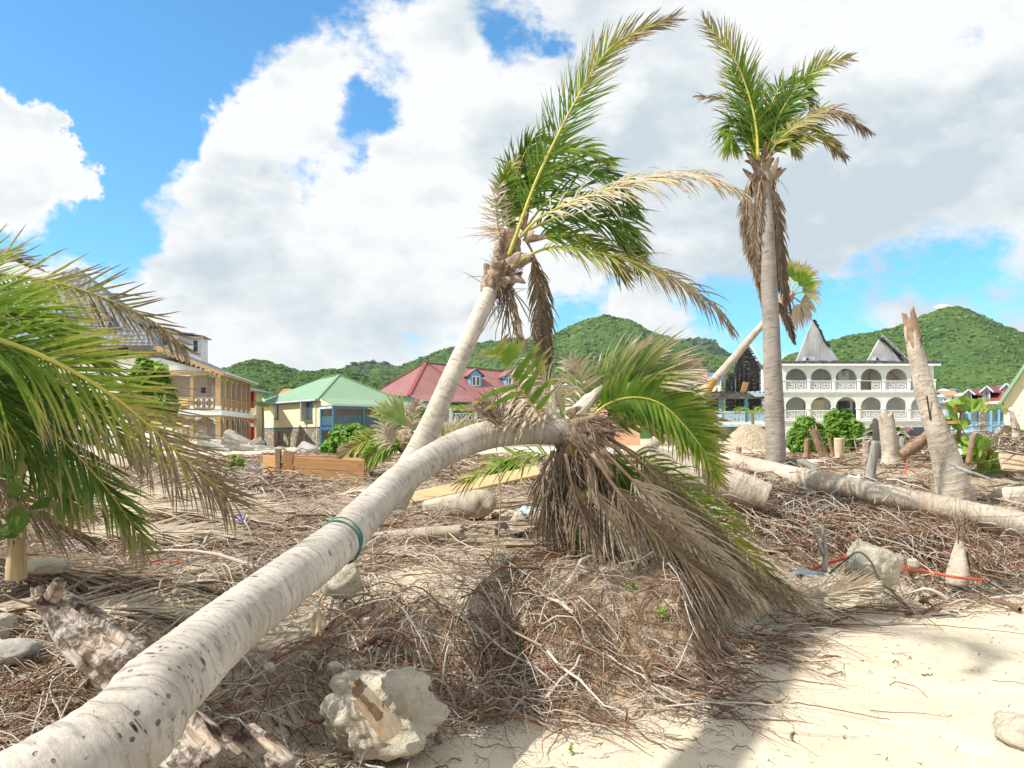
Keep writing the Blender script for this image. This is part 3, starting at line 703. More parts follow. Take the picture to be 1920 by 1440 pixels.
def fibre_wrap(parent, org, p, q, r0, r1, seed, name='fibre_sheath', mat='fibre'):
    """ragged burlap round the crown"""
    n, K = 30, 22; rs = nprng(seed); p = np.array(p[:]); q = np.array(q[:]); T = q - p; T /= np.linalg.norm(T)
    u = np.cross(T, [0, 1, .1]); u /= np.linalg.norm(u); v = np.cross(T, u); V = []
    for i in range(K):
        f = i / (K - 1); c = p + (q - p) * f
        for j in range(n):
            a = 2 * math.pi * j / n
            r = (r0 + (r1 - r0) * f) * (1 + .55 * math.sin(f * math.pi) ** .6) * (1 + .22 * float(vnoise(math.cos(a) * 2.3 + seed, f * 5 + math.sin(a) * 2.3, seed)) + .12 * float(vnoise(math.cos(a) * 7 + seed, f * 9 + math.sin(a) * 7, seed + 3)))
            V.append(c + (u * math.cos(a) + v * math.sin(a)) * r)
    i = np.arange(K - 1)[:, None] * n; j = np.arange(n)[None, :]; j2 = (j + 1) % n
    Fc = np.stack([i + j, i + j2, i + n + j2, i + n + j], -1).reshape(-1, 4)
    return link(name, np_mesh(name, np.array(V) - np.array(org), Fc, M[mat]), parent)
def strands(parent, org, p, n, length, spread, seed, dirv=(0, 0, -1), mat='fibre', r=.006, name='fibre_strands'):
    rnd = random.Random(seed); b = MB(org)
    for i in range(n):
        q = Vector(p) + Vector((rnd.gauss(0, spread), rnd.gauss(0, spread), rnd.gauss(0, spread))); d = Vector(dirv) + Vector((rnd.gauss(0, .25), rnd.gauss(0, .25), rnd.gauss(0, .15))); pts = [q]
        L_ = length * rnd.uniform(.4, 1.1)
        for k in range(4): d = (d + Vector((rnd.gauss(0, .2), rnd.gauss(0, .2), -.15))).normalized(); q = q + d * L_ / 4; pts.append(q)
        b.tube(pts, [r * 1.2, r, r, r * .8, r * .3], 3, 0, cap=False)
    o = b.build(name, M[mat], parent, smooth=True); o['kind'] = 'stuff'; return o

# ================================================================ fallen palm in front
def fallen_palm():
    base = Vector((-2.35, .35, .12))
    pts = [Vector((-2.35, .35, .12)), Vector((-1.85, 1.15, .42)), P(135, 1446, 2.0), P(302, 1290, 2.38), P(435, 1170, 3.05), P(550, 1082, 3.65), P(634, 1018, 4.15), P(690, 960, 4.7), P(741, 909, 5.3), P(812, 860, 5.8), P(893, 822, 6.05), P(975, 808, 6.2), P(1060, 810, 6.3)]
    rads = [.16, .14, .126, .121, .116, .113, .111, .110, .109, .108, .109, .107, .107]
    t = thing('fallen_palm', base, 'long pale bent palm trunk running from the lower left corner to a wrecked crown', 'palm tree')
    trunk_mesh('trunk', pts, rads, M['bark_big'], t, base, n=44, step=.012, ring=.055, amp=.03, seed=4, lump=.05)
    o = base; c = P(1075, 812, 6.35)
    # torn red-brown edge where the sheath has peeled from the trunk
    fibre_wrap(t, o, P(1048, 812, 6.28), P(1120, 832, 6.45), .098, .09, 8)
    fibre_wrap(t, o, P(1045, 848, 6.25), P(1120, 872, 6.3), .05, .07, 9)
    fibre_wrap(t, o, P(1095, 805, 6.45), P(1150, 812, 6.5), .09, .05, 10, mat='fibre_dark')
    stub(t, o, P(1062, 840, 6.12), P(1115, 862, 6.12), .055, .03, 'torn_sheath', 'rachis_orange')
    stub(t, o, P(1100, 860, 6.1), P(1118, 940, 6.05), .05, .035, 'torn_sheath', 'fibre', (0, 0, -.02))
    stub(t, o, P(1112, 850, 6.1), P(1142, 895, 6.05), .05, .02, 'torn_sheath', 'fibre', (.03, 0, 0))
    stub(t, o, P(1035, 778, 6.3), P(1036, 722, 6.3), .035, .015, 'spathe', 'spathe')
    stub(t, o, P(1085, 775, 6.35), P(1116, 724, 6.4), .042, .026, 'spathe', 'spathe', (.06, 0, .0), .5)
    stub(t, o, P(1070, 785, 6.3), P(1108, 742, 6.3), .06, .04, 'spathe', 'spathe', (.03, 0, .02), .5)
    b = MB(o); cc = P(1108, 930, 6.12)
    bm = bmesh.new(); bmesh.ops.create_icosphere(bm, subdivisions=3, radius=.062)
    for v in bm.verts: v.co.z *= 1.25
    me = bpy.data.meshes.new('coconut'); bm.to_mesh(me); bm.free(); me.materials.append(M['coconut'])
    for pz in me.polygons: pz.use_smooth = True
    link('coconut', me, t, cc - o)
    # dead brush stub left on the trunk top
    strands(t, o, P(935, 792, 5.75), 70, .30, .016, 5, (-.45, 0, .85), 'fibre', .006, 'old_flower_stalk')
    strands(t, o, P(1015, 775, 6.2), 60, .34, .05, 6, (-.5, 0, .1), 'spathe', .004)
    strands(t, o, P(1050, 870, 6.2), 110, .70, .06, 7, (-.03, 0, -1), 'fibre', .004)
    strands(t, o, P(1085, 830, 6.15), 170, .30, .07, 17, (.3, -.2, -.3), 'fibre', .0035); strands(t, o, P(1110, 800, 6.3), 120, .28, .07, 18, (.6, -.1, .2), 'fibre', .0035)
    for q_, (ax_, ay_, bx_, by_) in enumerate([(1070, 790, 1120, 770), (1080, 800, 1150, 800), (1085, 815, 1160, 835), (1080, 830, 1145, 862), (1060, 840, 1090, 885), (1050, 850, 1060, 900), (1065, 780, 1085, 755)]):
        stub(t, o, P(ax_, ay_, 6.18), P(bx_, by_, 6.1 + .08 * (q_ % 3)), .045, .014, 'leaf_base', ['fibre', 'fibre_dark'][q_ % 2], (.02, 0, -.03))
    strands(t, o, P(1110, 880, 6.2), 120, .5, .08, 8, (.3, 0, -1), 'fibre_dark', .005)
    D = 6.35
    K = dict(seg=6)
    fr(t, o, [(1100, 790), (1140, 757), (1190, 745), (1240, 758), (1285, 800), (1322, 850), (1345, 905)], D - .1, L=.36, n=100, dry=(.0, .4), tip=.7, droop=.35, nrm=(.1, -1, .4), ang=(72, 26), wind=(.10, 0, -.02), wind2=(.30, 0, 0), droop2=.06, rr=.022, seed=21, w=.011, lift=.1, t0=.12, miss=0, **K)
    fr(t, o, [(1100, 785), (1150, 735), (1210, 705), (1270, 695)], D + .1, L=.62, n=64, mat='leaf_pale', dry=(.0, .45), tip=.9, droop=.06, nrm=(0, -1, .3), ang=(40, 12), wind=(.28, 0, -.03), rr=.018, seed=22, w=.014, **K)
    fr(t, o, [(1095, 780), (1130, 725), (1180, 690), (1235, 690)], D + .3, L=.5, n=46, mat='leaf_pale', dry=(.1, .6), tip=.7, droop=.1, nrm=(0, -1, .3), ang=(40, 12), wind=(.3, 0, 0), rr=.016, seed=23, w=.014, **K)
    fr(t, o, [(1110, 800), (1170, 770), (1230, 765), (1290, 785), (1330, 815)], D + .25, L=.5, n=60, dry=(.02, .3), tip=.5, droop=.2, nrm=(0, -1, .4), wind=(.3, 0, .0), rr=.017, seed=24, **K)
    # green frond sagging behind, reaching the ground at the right
    fr(t, o, [(1130, 815), (1200, 855), (1270, 910), (1335, 968), (1390, 1025), (1445, 1085), (1500, 1122)], D + .25, L=.42, n=86, mat='leaf', dry=(.05, 1.0), tip=.6, droop=.35, nrm=(-.3, -1, .6), wind=(.06, 0, -.10), rr=.02, seed=25, w=.007, **K)
    fr(t, o, [(1110, 830), (1140, 870), (1170, 930), (1190, 990), (1205, 1040)], D + .1, L=.45, n=60, dry=(0, .3), tip=.5, droop=.3, nrm=(0, -1, .2), ang=(60, 25), rr=.016, seed=26, rmat='rachis', **K)
    fr(t, o, [(1075, 850), (1080, 900), (1100, 960), (1130, 1010), (1150, 1050)], D, L=.42, n=50, dry=(.0, .4), tip=.5, droop=.3, nrm=(0, -1, .2), rr=.015, seed=27, **K)
    # dead fronds
    dd = [([(1130, 822), (1172, 858), (1228, 915), (1290, 978), (1352, 1040), (1415, 1095), (1480, 1126)], -.1, .50, 31), ([(1125, 840), (1180, 895), (1240, 960), (1300, 1020), (1360, 1075), (1410, 1112)], -.25, .62, 32),
          ([(1110, 850), (1150, 910), (1200, 970), (1260, 1030), (1330, 1085), (1380, 1118)], -.38, .6, 33), ([(1140, 820), (1195, 860), (1255, 920), (1315, 985), (1375, 1050), (1430, 1100)], .05, .48, 34),
          ([(1100, 860), (1120, 930), (1165, 1000), (1230, 1050), (1290, 1085)], -.3, .5, 35), ([(1060, 850), (1070, 900), (1090, 960), (1130, 1020), (1190, 1065)], -.3, .42, 36),
          ([(1040, 845), (1018, 885), (1020, 940), (1045, 990), (1085, 1030)], -.1, .4, 37), ([(1120, 830), (1170, 880), (1230, 940), (1290, 1010), (1340, 1070), (1390, 1120)], .3, .55, 38),
          ([(1118, 850), (1150, 920), (1185, 985), (1240, 1050)], .25, .5, 39)]
    for i, (pts_, dz, L_, sd) in enumerate(dd):
        fr(t, o, pts_, D + dz, L=L_, n=84, mat='leaf_pale' if i % 3 == 1 else 'leaf', dry=(.75, .9), tip=.15, droop=.22, nrm=(-.4, -1, .6), ang=(34, 8), wind=(.10, 0, -.12), rr=.030, rmat='rachis_dry', seed=sd, w=.0062, t0=.2, jit=.22, lift=.0, miss=.02, **K)
    fr(t, o, [(1395, 1118), (1450, 1120), (1510, 1122), (1560, 1112), (1620, 1098)], 6.75, L=.45, n=70, mat='leaf_pale', dry=(.8, 1), tip=.1, droop=.05, nrm=(0, -.4, 1), ang=(30, 8), rr=.014, rmat='rachis_dry', seed=41, w=.008, **K)
    # upper-left fronds: short green one with an orange stalk, and curled dead ones
    fr(t, o, [(1020, 790), (990, 748), (955, 700), (925, 655)], D - .75, L=.40, n=15, mat='leaf', dry=(.0, .2), tip=.9, droop=.12, nrm=(.2, -1, 0), ang=(75, 62), rr=.016, rmat='rachis_orange', seed=51, w=.020, sides=(1, .25), wind=(.05, 0, .0), **K)
    fr(t, o, [(1040, 790), (1000, 755), (965, 735), (940, 745)], D - .3, L=.36, n=46, mat='leaf_pale', dry=(.8, 1), tip=.1, droop=.75, nrm=(0, -.5, 1), ang=(60, 30), wind=(-.1, 0, 0), rr=.012, rmat='rachis_dry', seed=52, w=.009, jit=.35, **K)
    fr(t, o, [(1030, 795), (990, 780), (950, 770), (925, 775)], D - .35, L=.32, n=40, mat='leaf_pale', dry=(.75, 1), tip=.1, droop=.6, nrm=(0, -.5, 1), ang=(50, 20), wind=(-.1, 0, 0), rr=.012, rmat='rachis_dry', seed=53, w=.009, jit=.35, **K)
    fr(t, o, [(1055, 785), (1040, 740), (1010, 705), (975, 690)], D, L=.36, n=34, mat='leaf_pale', dry=(.6, 1), tip=.3, droop=.8, nrm=(0, -.6, .8), ang=(60, 30), rr=.012, rmat='rachis_dry', seed=54, w=.009, jit=.3, **K)
    fr(t, o, [(1080, 785), (1090, 740), (1085, 705), (1070, 680)], D + .15, L=.28, n=26, mat='leaf_pale', dry=(.3, .8), tip=.5, droop=.25, nrm=(0, -1, .2), wind=(.15, 0, 0), rr=.012, seed=55, w=.012, jit=.3, **K)
    fr(t, o, [(1060, 860), (1000, 850), (930, 870), (870, 905)], D + .4, L=.4, n=40, mat='leaf', dry=(.1, .6), tip=.6, droop=.25, nrm=(0, -.4, 1), rr=.013, seed=56, w=.012, **K)
    # cord tied round the trunk
    c0 = P(636, 1017, 4.17); ax = (P(690, 960, 4.7) - P(550, 1082, 3.65)).normalized(); u = ax.cross(Vector((0, 0, 1))).normalized(); v = u.cross(ax).normalized()
    b = MB(c0)
    for k, (dr, tl) in enumerate(((0, .0), (.028, .03), (.012, -.02))):
        b.tube([c0 + ax * (dr - .01 + tl * math.sin(a)) + (u * math.cos(a) + v * math.sin(a)) * (.119 + .003 * math.sin(5 * a)) for a in [2 * math.pi * i / 32 for i in range(33)]], .0045, 6, cap=False)
    ob = b.build('cord', M['rope_green'], smooth=True); ob.location = c0
    tag(ob, 'dark green cord wound twice round the bent foreground trunk', 'cord')
fallen_palm()

# ================================================================ leaning palm, middle
def crown_stubs(t, o, c, ax, r, n, seed, ln=(.15, .3)):
    rnd = random.Random(seed); u = ax.cross(Vector((0, 1, .1))).normalized(); v = u.cross(ax).normalized()
    for i in range(n):
        a = 2 * math.pi * i / n + rnd.uniform(-.3, .3); dr = (u * math.cos(a) + v * math.sin(a)); f = rnd.uniform(-.2, .55)
        p = c + ax * f * .6 + dr * r * .6; q = p + (dr * rnd.uniform(.4, 1.0) + ax * rnd.uniform(.3, 1.1)).normalized() * rnd.uniform(*ln)
        stub(t, o, p, q, r * rnd.uniform(.35, .6), r * .12, 'leaf_base', rnd.choice(['fibre_dark', 'fibre', 'fibre']), (0, 0, rnd.uniform(-.08, .02)))
def leaning_palm():
    base = G(735, 0, 7.9); t = thing('leaning_palm', base, 'palm leaning right with a windswept green crown, its trunk crossing behind the bent foreground trunk', 'palm tree'); o = base
    trunk_mesh('trunk', [base - Vector((.12, 0, .1)), P(768, 880, 8.0), P(806, 800, 8.1), P(848, 705, 8.35), P(884, 625, 8.6), P(918, 548, 8.85)], [.17, .14, .115, .100, .092, .086], M['bark'], t, o, n=30, step=.02, seed=14, ring=.07, amp=.025)
    ax = (P(985, 420, 9) - P(920, 545, 9)).normalized()
    fibre_wrap(t, o, P(916, 552, 8.9), P(950, 488, 8.95), .095, .085, 61); fibre_wrap(t, o, P(945, 490, 8.95), P(968, 445, 9), .08, .05, 62)
    crown_stubs(t, o, P(935, 525, 8.92), ax, .17, 15, 63, (.14, .32)); crown_stubs(t, o, P(957, 480, 8.95), ax, .13, 12, 64, (.12, .3)); strands(t, o, P(938, 520, 8.92), 140, .28, .07, 65, (.1, 0, .4), 'fibre', .004); strands(t, o, P(930, 540, 8.92), 90, .3, .07, 66, (0, 0, -1), 'fibre', .004)
    D = 9.0
    fr(t, o, [(950, 490), (972, 430), (1003, 345), (1045, 255), (1090, 170), (1135, 100), (1190, 60), (1262, 36)], D - .15, L=.56, n=120, dry=(.0, .85), tip=.5, droop=.0, nrm=(0, -1, 0), ang=(44, 18), wind=(.10, 0, .0), rr=.045, seed=71, w=.0075, t0=.17, lift=.02, jit=.14, miss=.04, rflat=.6)
    fr(t, o, [(975, 445), (1010, 410), (1070, 380), (1140, 356), (1220, 334), (1310, 330), (1384, 358)], D - .3, L=.62, n=92, mat='leaf_pale', dry=(.5, .9), tip=.25, droop=.45, nrm=(0, -.5, 1), ang=(55, 15), wind=(.25, 0, 0), rr=.030, seed=72, w=.0085, jit=.2)
    fr(t, o, [(960, 500), (1000, 475), (1045, 463), (1110, 472), (1190, 490), (1270, 525), (1330, 570), (1366, 610)], D - .2, L=.62, n=96, mat='leaf', dry=(.35, .95), tip=.4, droop=.50, nrm=(0, -.5, 1), ang=(58, 18), wind=(.10, 0, 0), rr=.030, seed=73, w=.0085, jit=.18)
    for i, (sp, dz, L_, sd, mt, dr) in enumerate([
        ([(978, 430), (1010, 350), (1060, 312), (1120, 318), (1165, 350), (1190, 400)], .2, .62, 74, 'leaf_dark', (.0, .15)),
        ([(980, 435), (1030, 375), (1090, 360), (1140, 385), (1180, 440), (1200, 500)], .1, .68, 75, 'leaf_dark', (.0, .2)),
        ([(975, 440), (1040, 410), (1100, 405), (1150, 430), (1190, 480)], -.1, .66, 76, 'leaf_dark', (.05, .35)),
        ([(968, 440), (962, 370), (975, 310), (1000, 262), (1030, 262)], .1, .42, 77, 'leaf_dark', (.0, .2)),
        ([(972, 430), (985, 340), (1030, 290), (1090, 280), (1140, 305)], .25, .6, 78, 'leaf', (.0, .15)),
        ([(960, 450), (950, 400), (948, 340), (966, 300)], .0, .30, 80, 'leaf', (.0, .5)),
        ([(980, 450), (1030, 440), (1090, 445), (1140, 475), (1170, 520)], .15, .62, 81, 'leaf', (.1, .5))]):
        fr(t, o, sp, D + dz, L=L_ * .92, n=56, mat=mt, dry=dr, tip=.45, droop=.34, nrm=(.1, -.7, .7), ang=(54, 20), wind=(.36, 0, .0), rr=.026, seed=sd, w=.012, jit=.2, seg=5)
    fr(t, o, [(952, 470), (935, 430), (930, 385), (938, 345)], D - .1, L=.24, n=34, mat='leaf_pale', dry=(.7, 1), tip=.2, droop=.1, nrm=(0, -1, 0), ang=(80, 50), wind=(-.05, 0, .1), rr=.02, rmat='rachis_dry', seed=82, w=.009, jit=.35)
    # dead hanging fronds
    fr(t, o, [(985, 450), (1000, 480), (1007, 540), (1012, 610), (1016, 680), (1020, 745)], D + .1, L=.34, n=90, mat='leaf', dry=(.85, 1), tip=.1, droop=.4, nrm=(0, -1, 0), ang=(35, 12), rr=.022, rmat='rachis_dry', seed=83, w=.009, t0=.12, jit=.2)
    fr(t, o, [(990, 455), (1010, 500), (1022, 560), (1026, 640), (1030, 715)], D + .25, L=.34, n=80, mat='leaf', dry=(.85, 1), tip=.1, droop=.4, nrm=(0, -1, 0), ang=(30, 12), rr=.02, rmat='rachis_dry', seed=84, w=.009, t0=.2, jit=.2)
    strands(t, o, P(955, 545, 8.9), 26, .75, .02, 85, (.15, 0, -1), 'fibre', .008); stub(t, o, P(960, 560, 8.9), P(984, 665, 8.9), .035, .02, 'leaf_base', 'fibre', (.0, 0, 0)); stub(t, o, P(968, 600, 8.85), P(975, 635, 8.85), .05, .04, 'leaf_base', 'fibre')
    strands(t, o, P(950, 440, 8.9), 24, .45, .05, 86, (-.8, 0, .3), 'rachis_orange', .0025, 'flower_stalk')
leaning_palm()

# ================================================================ tall upright palm, right
def tall_palm():
    base = P(1455, 868, 12.5); base.z = gz(base.x, base.y); t = thing('tall_palm', base, 'tall upright palm with a green crown and brown dead fronds hanging round its trunk', 'palm tree'); o = base; D = 12.9
    trunk_mesh('trunk', [base - Vector((0, 0, .1)), P(1453, 800, 12.5), P(1447, 640, 12.6), P(1440, 500, 12.7), P(1436, 400, 12.8), P(1430, 330, 12.9)], [.165, .150, .132, .125, .112, .10], M['bark_grey'], t, o, n=26, step=.03, seed=24, ring=.09, amp=.03)
    fibre_wrap(t, o, P(1437, 385, 12.88), P(1428, 305, 12.9), .095, .10, 91); strands(t, o, P(1432, 340, 12.88), 130, .5, .09, 94, (0, 0, -1), 'fibre', .006); crown_stubs(t, o, P(1434, 360, 12.88), Vector((-.05, 0, 1)), .16, 13, 92, (.2, .4)); crown_stubs(t, o, P(1428, 320, 12.9), Vector((-.05, 0, 1)), .14, 10, 93, (.2, .35))
    fr(t, o, [(1422, 300), (1416, 230), (1398, 160), (1368, 95), (1322, 44)], D - .2, L=.62, n=88, dry=(.05, .7), tip=.45, droop=.05, nrm=(0, -1, 0), ang=(48, 22), wind=(0, 0, 0), rr=.045, seed=101, w=.012)
    fr(t, o, [(1420, 300), (1408, 235), (1392, 180), (1372, 130)], D - .05, L=.6, n=60, dry=(.05, .5), tip=.5, droop=.12, nrm=(0, -1, 0), ang=(60, 30), rr=.035, seed=102, w=.012)
    fr(t, o, [(1418, 300), (1400, 230), (1365, 188), (1312, 180)], D, L=.42, n=60, dry=(.2, .9), tip=.4, droop=.25, nrm=(0, -.6, 1), ang=(50, 20), rr=.03, seed=103, w=.011)
    fr(t, o, [(1432, 300), (1455, 230), (1490, 170), (1535, 125), (1592, 109)], D, L=.5, n=70, dry=(.05, .7), tip=.4, droop=.12, nrm=(0, -1, .3), ang=(50, 20), rr=.032, seed=104, w=.012)
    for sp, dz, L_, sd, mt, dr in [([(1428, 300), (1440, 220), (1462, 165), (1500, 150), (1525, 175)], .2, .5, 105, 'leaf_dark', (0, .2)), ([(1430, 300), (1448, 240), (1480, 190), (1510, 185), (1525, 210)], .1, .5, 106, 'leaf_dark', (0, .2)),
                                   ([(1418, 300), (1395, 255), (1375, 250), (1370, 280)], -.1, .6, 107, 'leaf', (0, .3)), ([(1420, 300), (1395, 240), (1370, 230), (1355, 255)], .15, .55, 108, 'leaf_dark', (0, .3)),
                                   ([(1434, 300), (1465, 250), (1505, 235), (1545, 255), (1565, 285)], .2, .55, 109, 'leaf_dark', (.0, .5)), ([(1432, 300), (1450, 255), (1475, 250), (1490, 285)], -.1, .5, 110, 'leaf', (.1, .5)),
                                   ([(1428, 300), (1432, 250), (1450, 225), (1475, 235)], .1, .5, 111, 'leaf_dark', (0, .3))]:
        fr(t, o, sp, D + dz, L=L_, n=56, mat=mt, dry=dr, tip=.4, droop=.3, nrm=(0, -.6, 1), ang=(60, 22), wind=(.14, 0, 0), rr=.028, seed=sd, w=.015)
    fr(t, o, [(1436, 300), (1470, 252), (1520, 218), (1570, 212), (1626, 244)], D - .2, L=.55, n=76, mat='leaf', dry=(.5, .95), tip=.3, droop=.40, nrm=(0, -.5, 1), ang=(55, 18), wind=(.12, 0, 0), rr=.03, rmat='rachis_dry', seed=112, w=.016)
    fr(t, o, [(1436, 305), (1470, 270), (1515, 255), (1555, 265), (1580, 292)], D - .1, L=.5, n=66, mat='leaf', dry=(.2, .85), tip=.4, droop=.35, nrm=(0, -.5, 1), wind=(.1, 0, 0), rr=.028, seed=113, w=.016)
    for sp, dz, L_, sd in [([(1420, 330), (1404, 350), (1400, 410), (1412, 480), (1428, 550), (1440, 600)], -.1, .32, 121), ([(1418, 325), (1402, 370), (1398, 430), (1404, 480)], .1, .34, 122), ([(1438, 330), (1455, 370), (1462, 440), (1466, 510), (1474, 580)], -.05, .36, 123),
                           ([(1436, 340), (1450, 400), (1464, 470), (1474, 530), (1482, 585)], .15, .24, 124), ([(1425, 340), (1418, 400), (1416, 470), (1428, 530)], -.2, .28, 125), ([(1445, 560), (1470, 585), (1490, 640)], .1, .22, 126), ([(1440, 345), (1448, 410), (1450, 480), (1462, 540)], .1, .3, 127)]:
        fr(t, o, sp, D + dz, L=L_, n=76, mat='leaf', dry=(.85, 1.1), tip=.1, droop=.4, nrm=(0, -1, 0), ang=(36, 12), rr=.028, rmat='rachis_dry', seed=sd, w=.015, t0=.1, jit=.22)
tall_palm()

# ================================================================ fan palm leaning behind the tall one
def fan_leaf(t, o, c, dirv, nrm, r, seed, dry=(.3, .9), n=22, spread=150, mat='leaf_pale', fold=.12, droop=.3, name='fan_leaf'):
    rnd = random.Random(seed); b = MB(o); d = Vector(dirv).normalized(); N = Vector(nrm).normalized(); s = d.cross(N).normalized(); N = s.cross(d)
    for i in range(n):
        a = R(-spread / 2 + spread * (i + .5) / n) + rnd.gauss(0, .03); dd = (d * math.cos(a) + s * math.sin(a)).normalized(); sd = N.cross(dd).normalized()
        L_ = r * rnd.uniform(.85, 1.08); q = Vector(c); w0 = .0; rows = []; sg = 6
        for k in range(sg + 1):
            f = k / sg; wd = r * math.pi * spread / 180 / n * .52 * (f * 1.6 if f < .5 else .8 * (1 - ((f - .5) / .5) ** 1.5)) + .001
            rows.append((b.vert(q + sd * wd + N * fold * wd, dry[0] + (dry[1] - dry[0]) * f * f + rnd.uniform(-.1, .1)), b.vert(q, dry[0] + (dry[1] - dry[0]) * f * f), b.vert(q - sd * wd + N * fold * wd, dry[0] + (dry[1] - dry[0]) * f * f)))
            dd = (dd + Vector((0, 0, -droop * f * rnd.uniform(.3, 1.6))) / 2).normalized() if f > .35 else dd
            q = q + dd * L_ / sg
        for A_, B_ in zip(rows, rows[1:]): b.face((A_[0], A_[1], B_[1], B_[0])); b.face((A_[1], A_[2], B_[2], B_[1]))
    return b.build(name, M[mat], t)
def fan_palm():
    base = P(1190, 862, 19.3); base.z = gz(base.x, base.y); t = thing('fan_palm', base, 'thin leaning fan palm behind the tall palm, with a rusty band round its trunk', 'palm tree'); o = base
    trunk_mesh('trunk', [base - Vector((.2, 0, .1)), P(1250, 812, 19.4), P(1320, 735, 19.6), P(1375, 672, 19.9), P(1435, 603, 20.2), P(1478, 560, 20.4)], [.16, .135, .12, .10, .085, .08], M['bark_pale'], t, o, n=20, step=.04, seed=34, ring=.08)
    a = P(1321, 738, 19.6); b_ = P(1337, 712, 19.65); bb = MB(o); bb.tube([a, a.lerp(b_, .3), a.lerp(b_, .7), b_], [.13, .122, .118, .125], 16, cap=False); bb.build('rusty_band', M['rachis_orange'], t, smooth=True)
    h = P(1480, 556, 20.4); rnd = random.Random(5)
    fibre_wrap(t, o, P(1462, 575, 20.3), P(1484, 548, 20.4), .1, .1, 131)
    for i, (px, py, r, dry, dr) in enumerate([(1490, 528, .62, (.0, .8), .2), (1478, 520, .55, (.1, .9), .2), (1505, 548, .62, (.3, 1), .8), (1500, 566, .72, (.7, 1), 1.3), (1488, 572, .78, (.8, 1), 1.5), (1468, 565, .7, (.8, 1), 1.3), (1498, 536, .6, (.0, .9), .4)]):
        q = P(px, py, 20.4 + rnd.uniform(-.2, .2)); d = (q - h); bb = MB(o); bb.tube([h, h.lerp(q, .5) + Vector((0, 0, .03)), q], [.03, .02, .018], 5); st = bb.build('leaf_stalk', M['rachis_dry' if dry[0] > .4 else 'rachis'], t, smooth=True)
        f_ = fan_leaf(t, o, q, d, (0, -1, .3), r * 1.0, 140 + i, dry, 17, 120, 'leaf' if dry[0] < .3 else 'leaf_pale', .2, dr)
fan_palm()

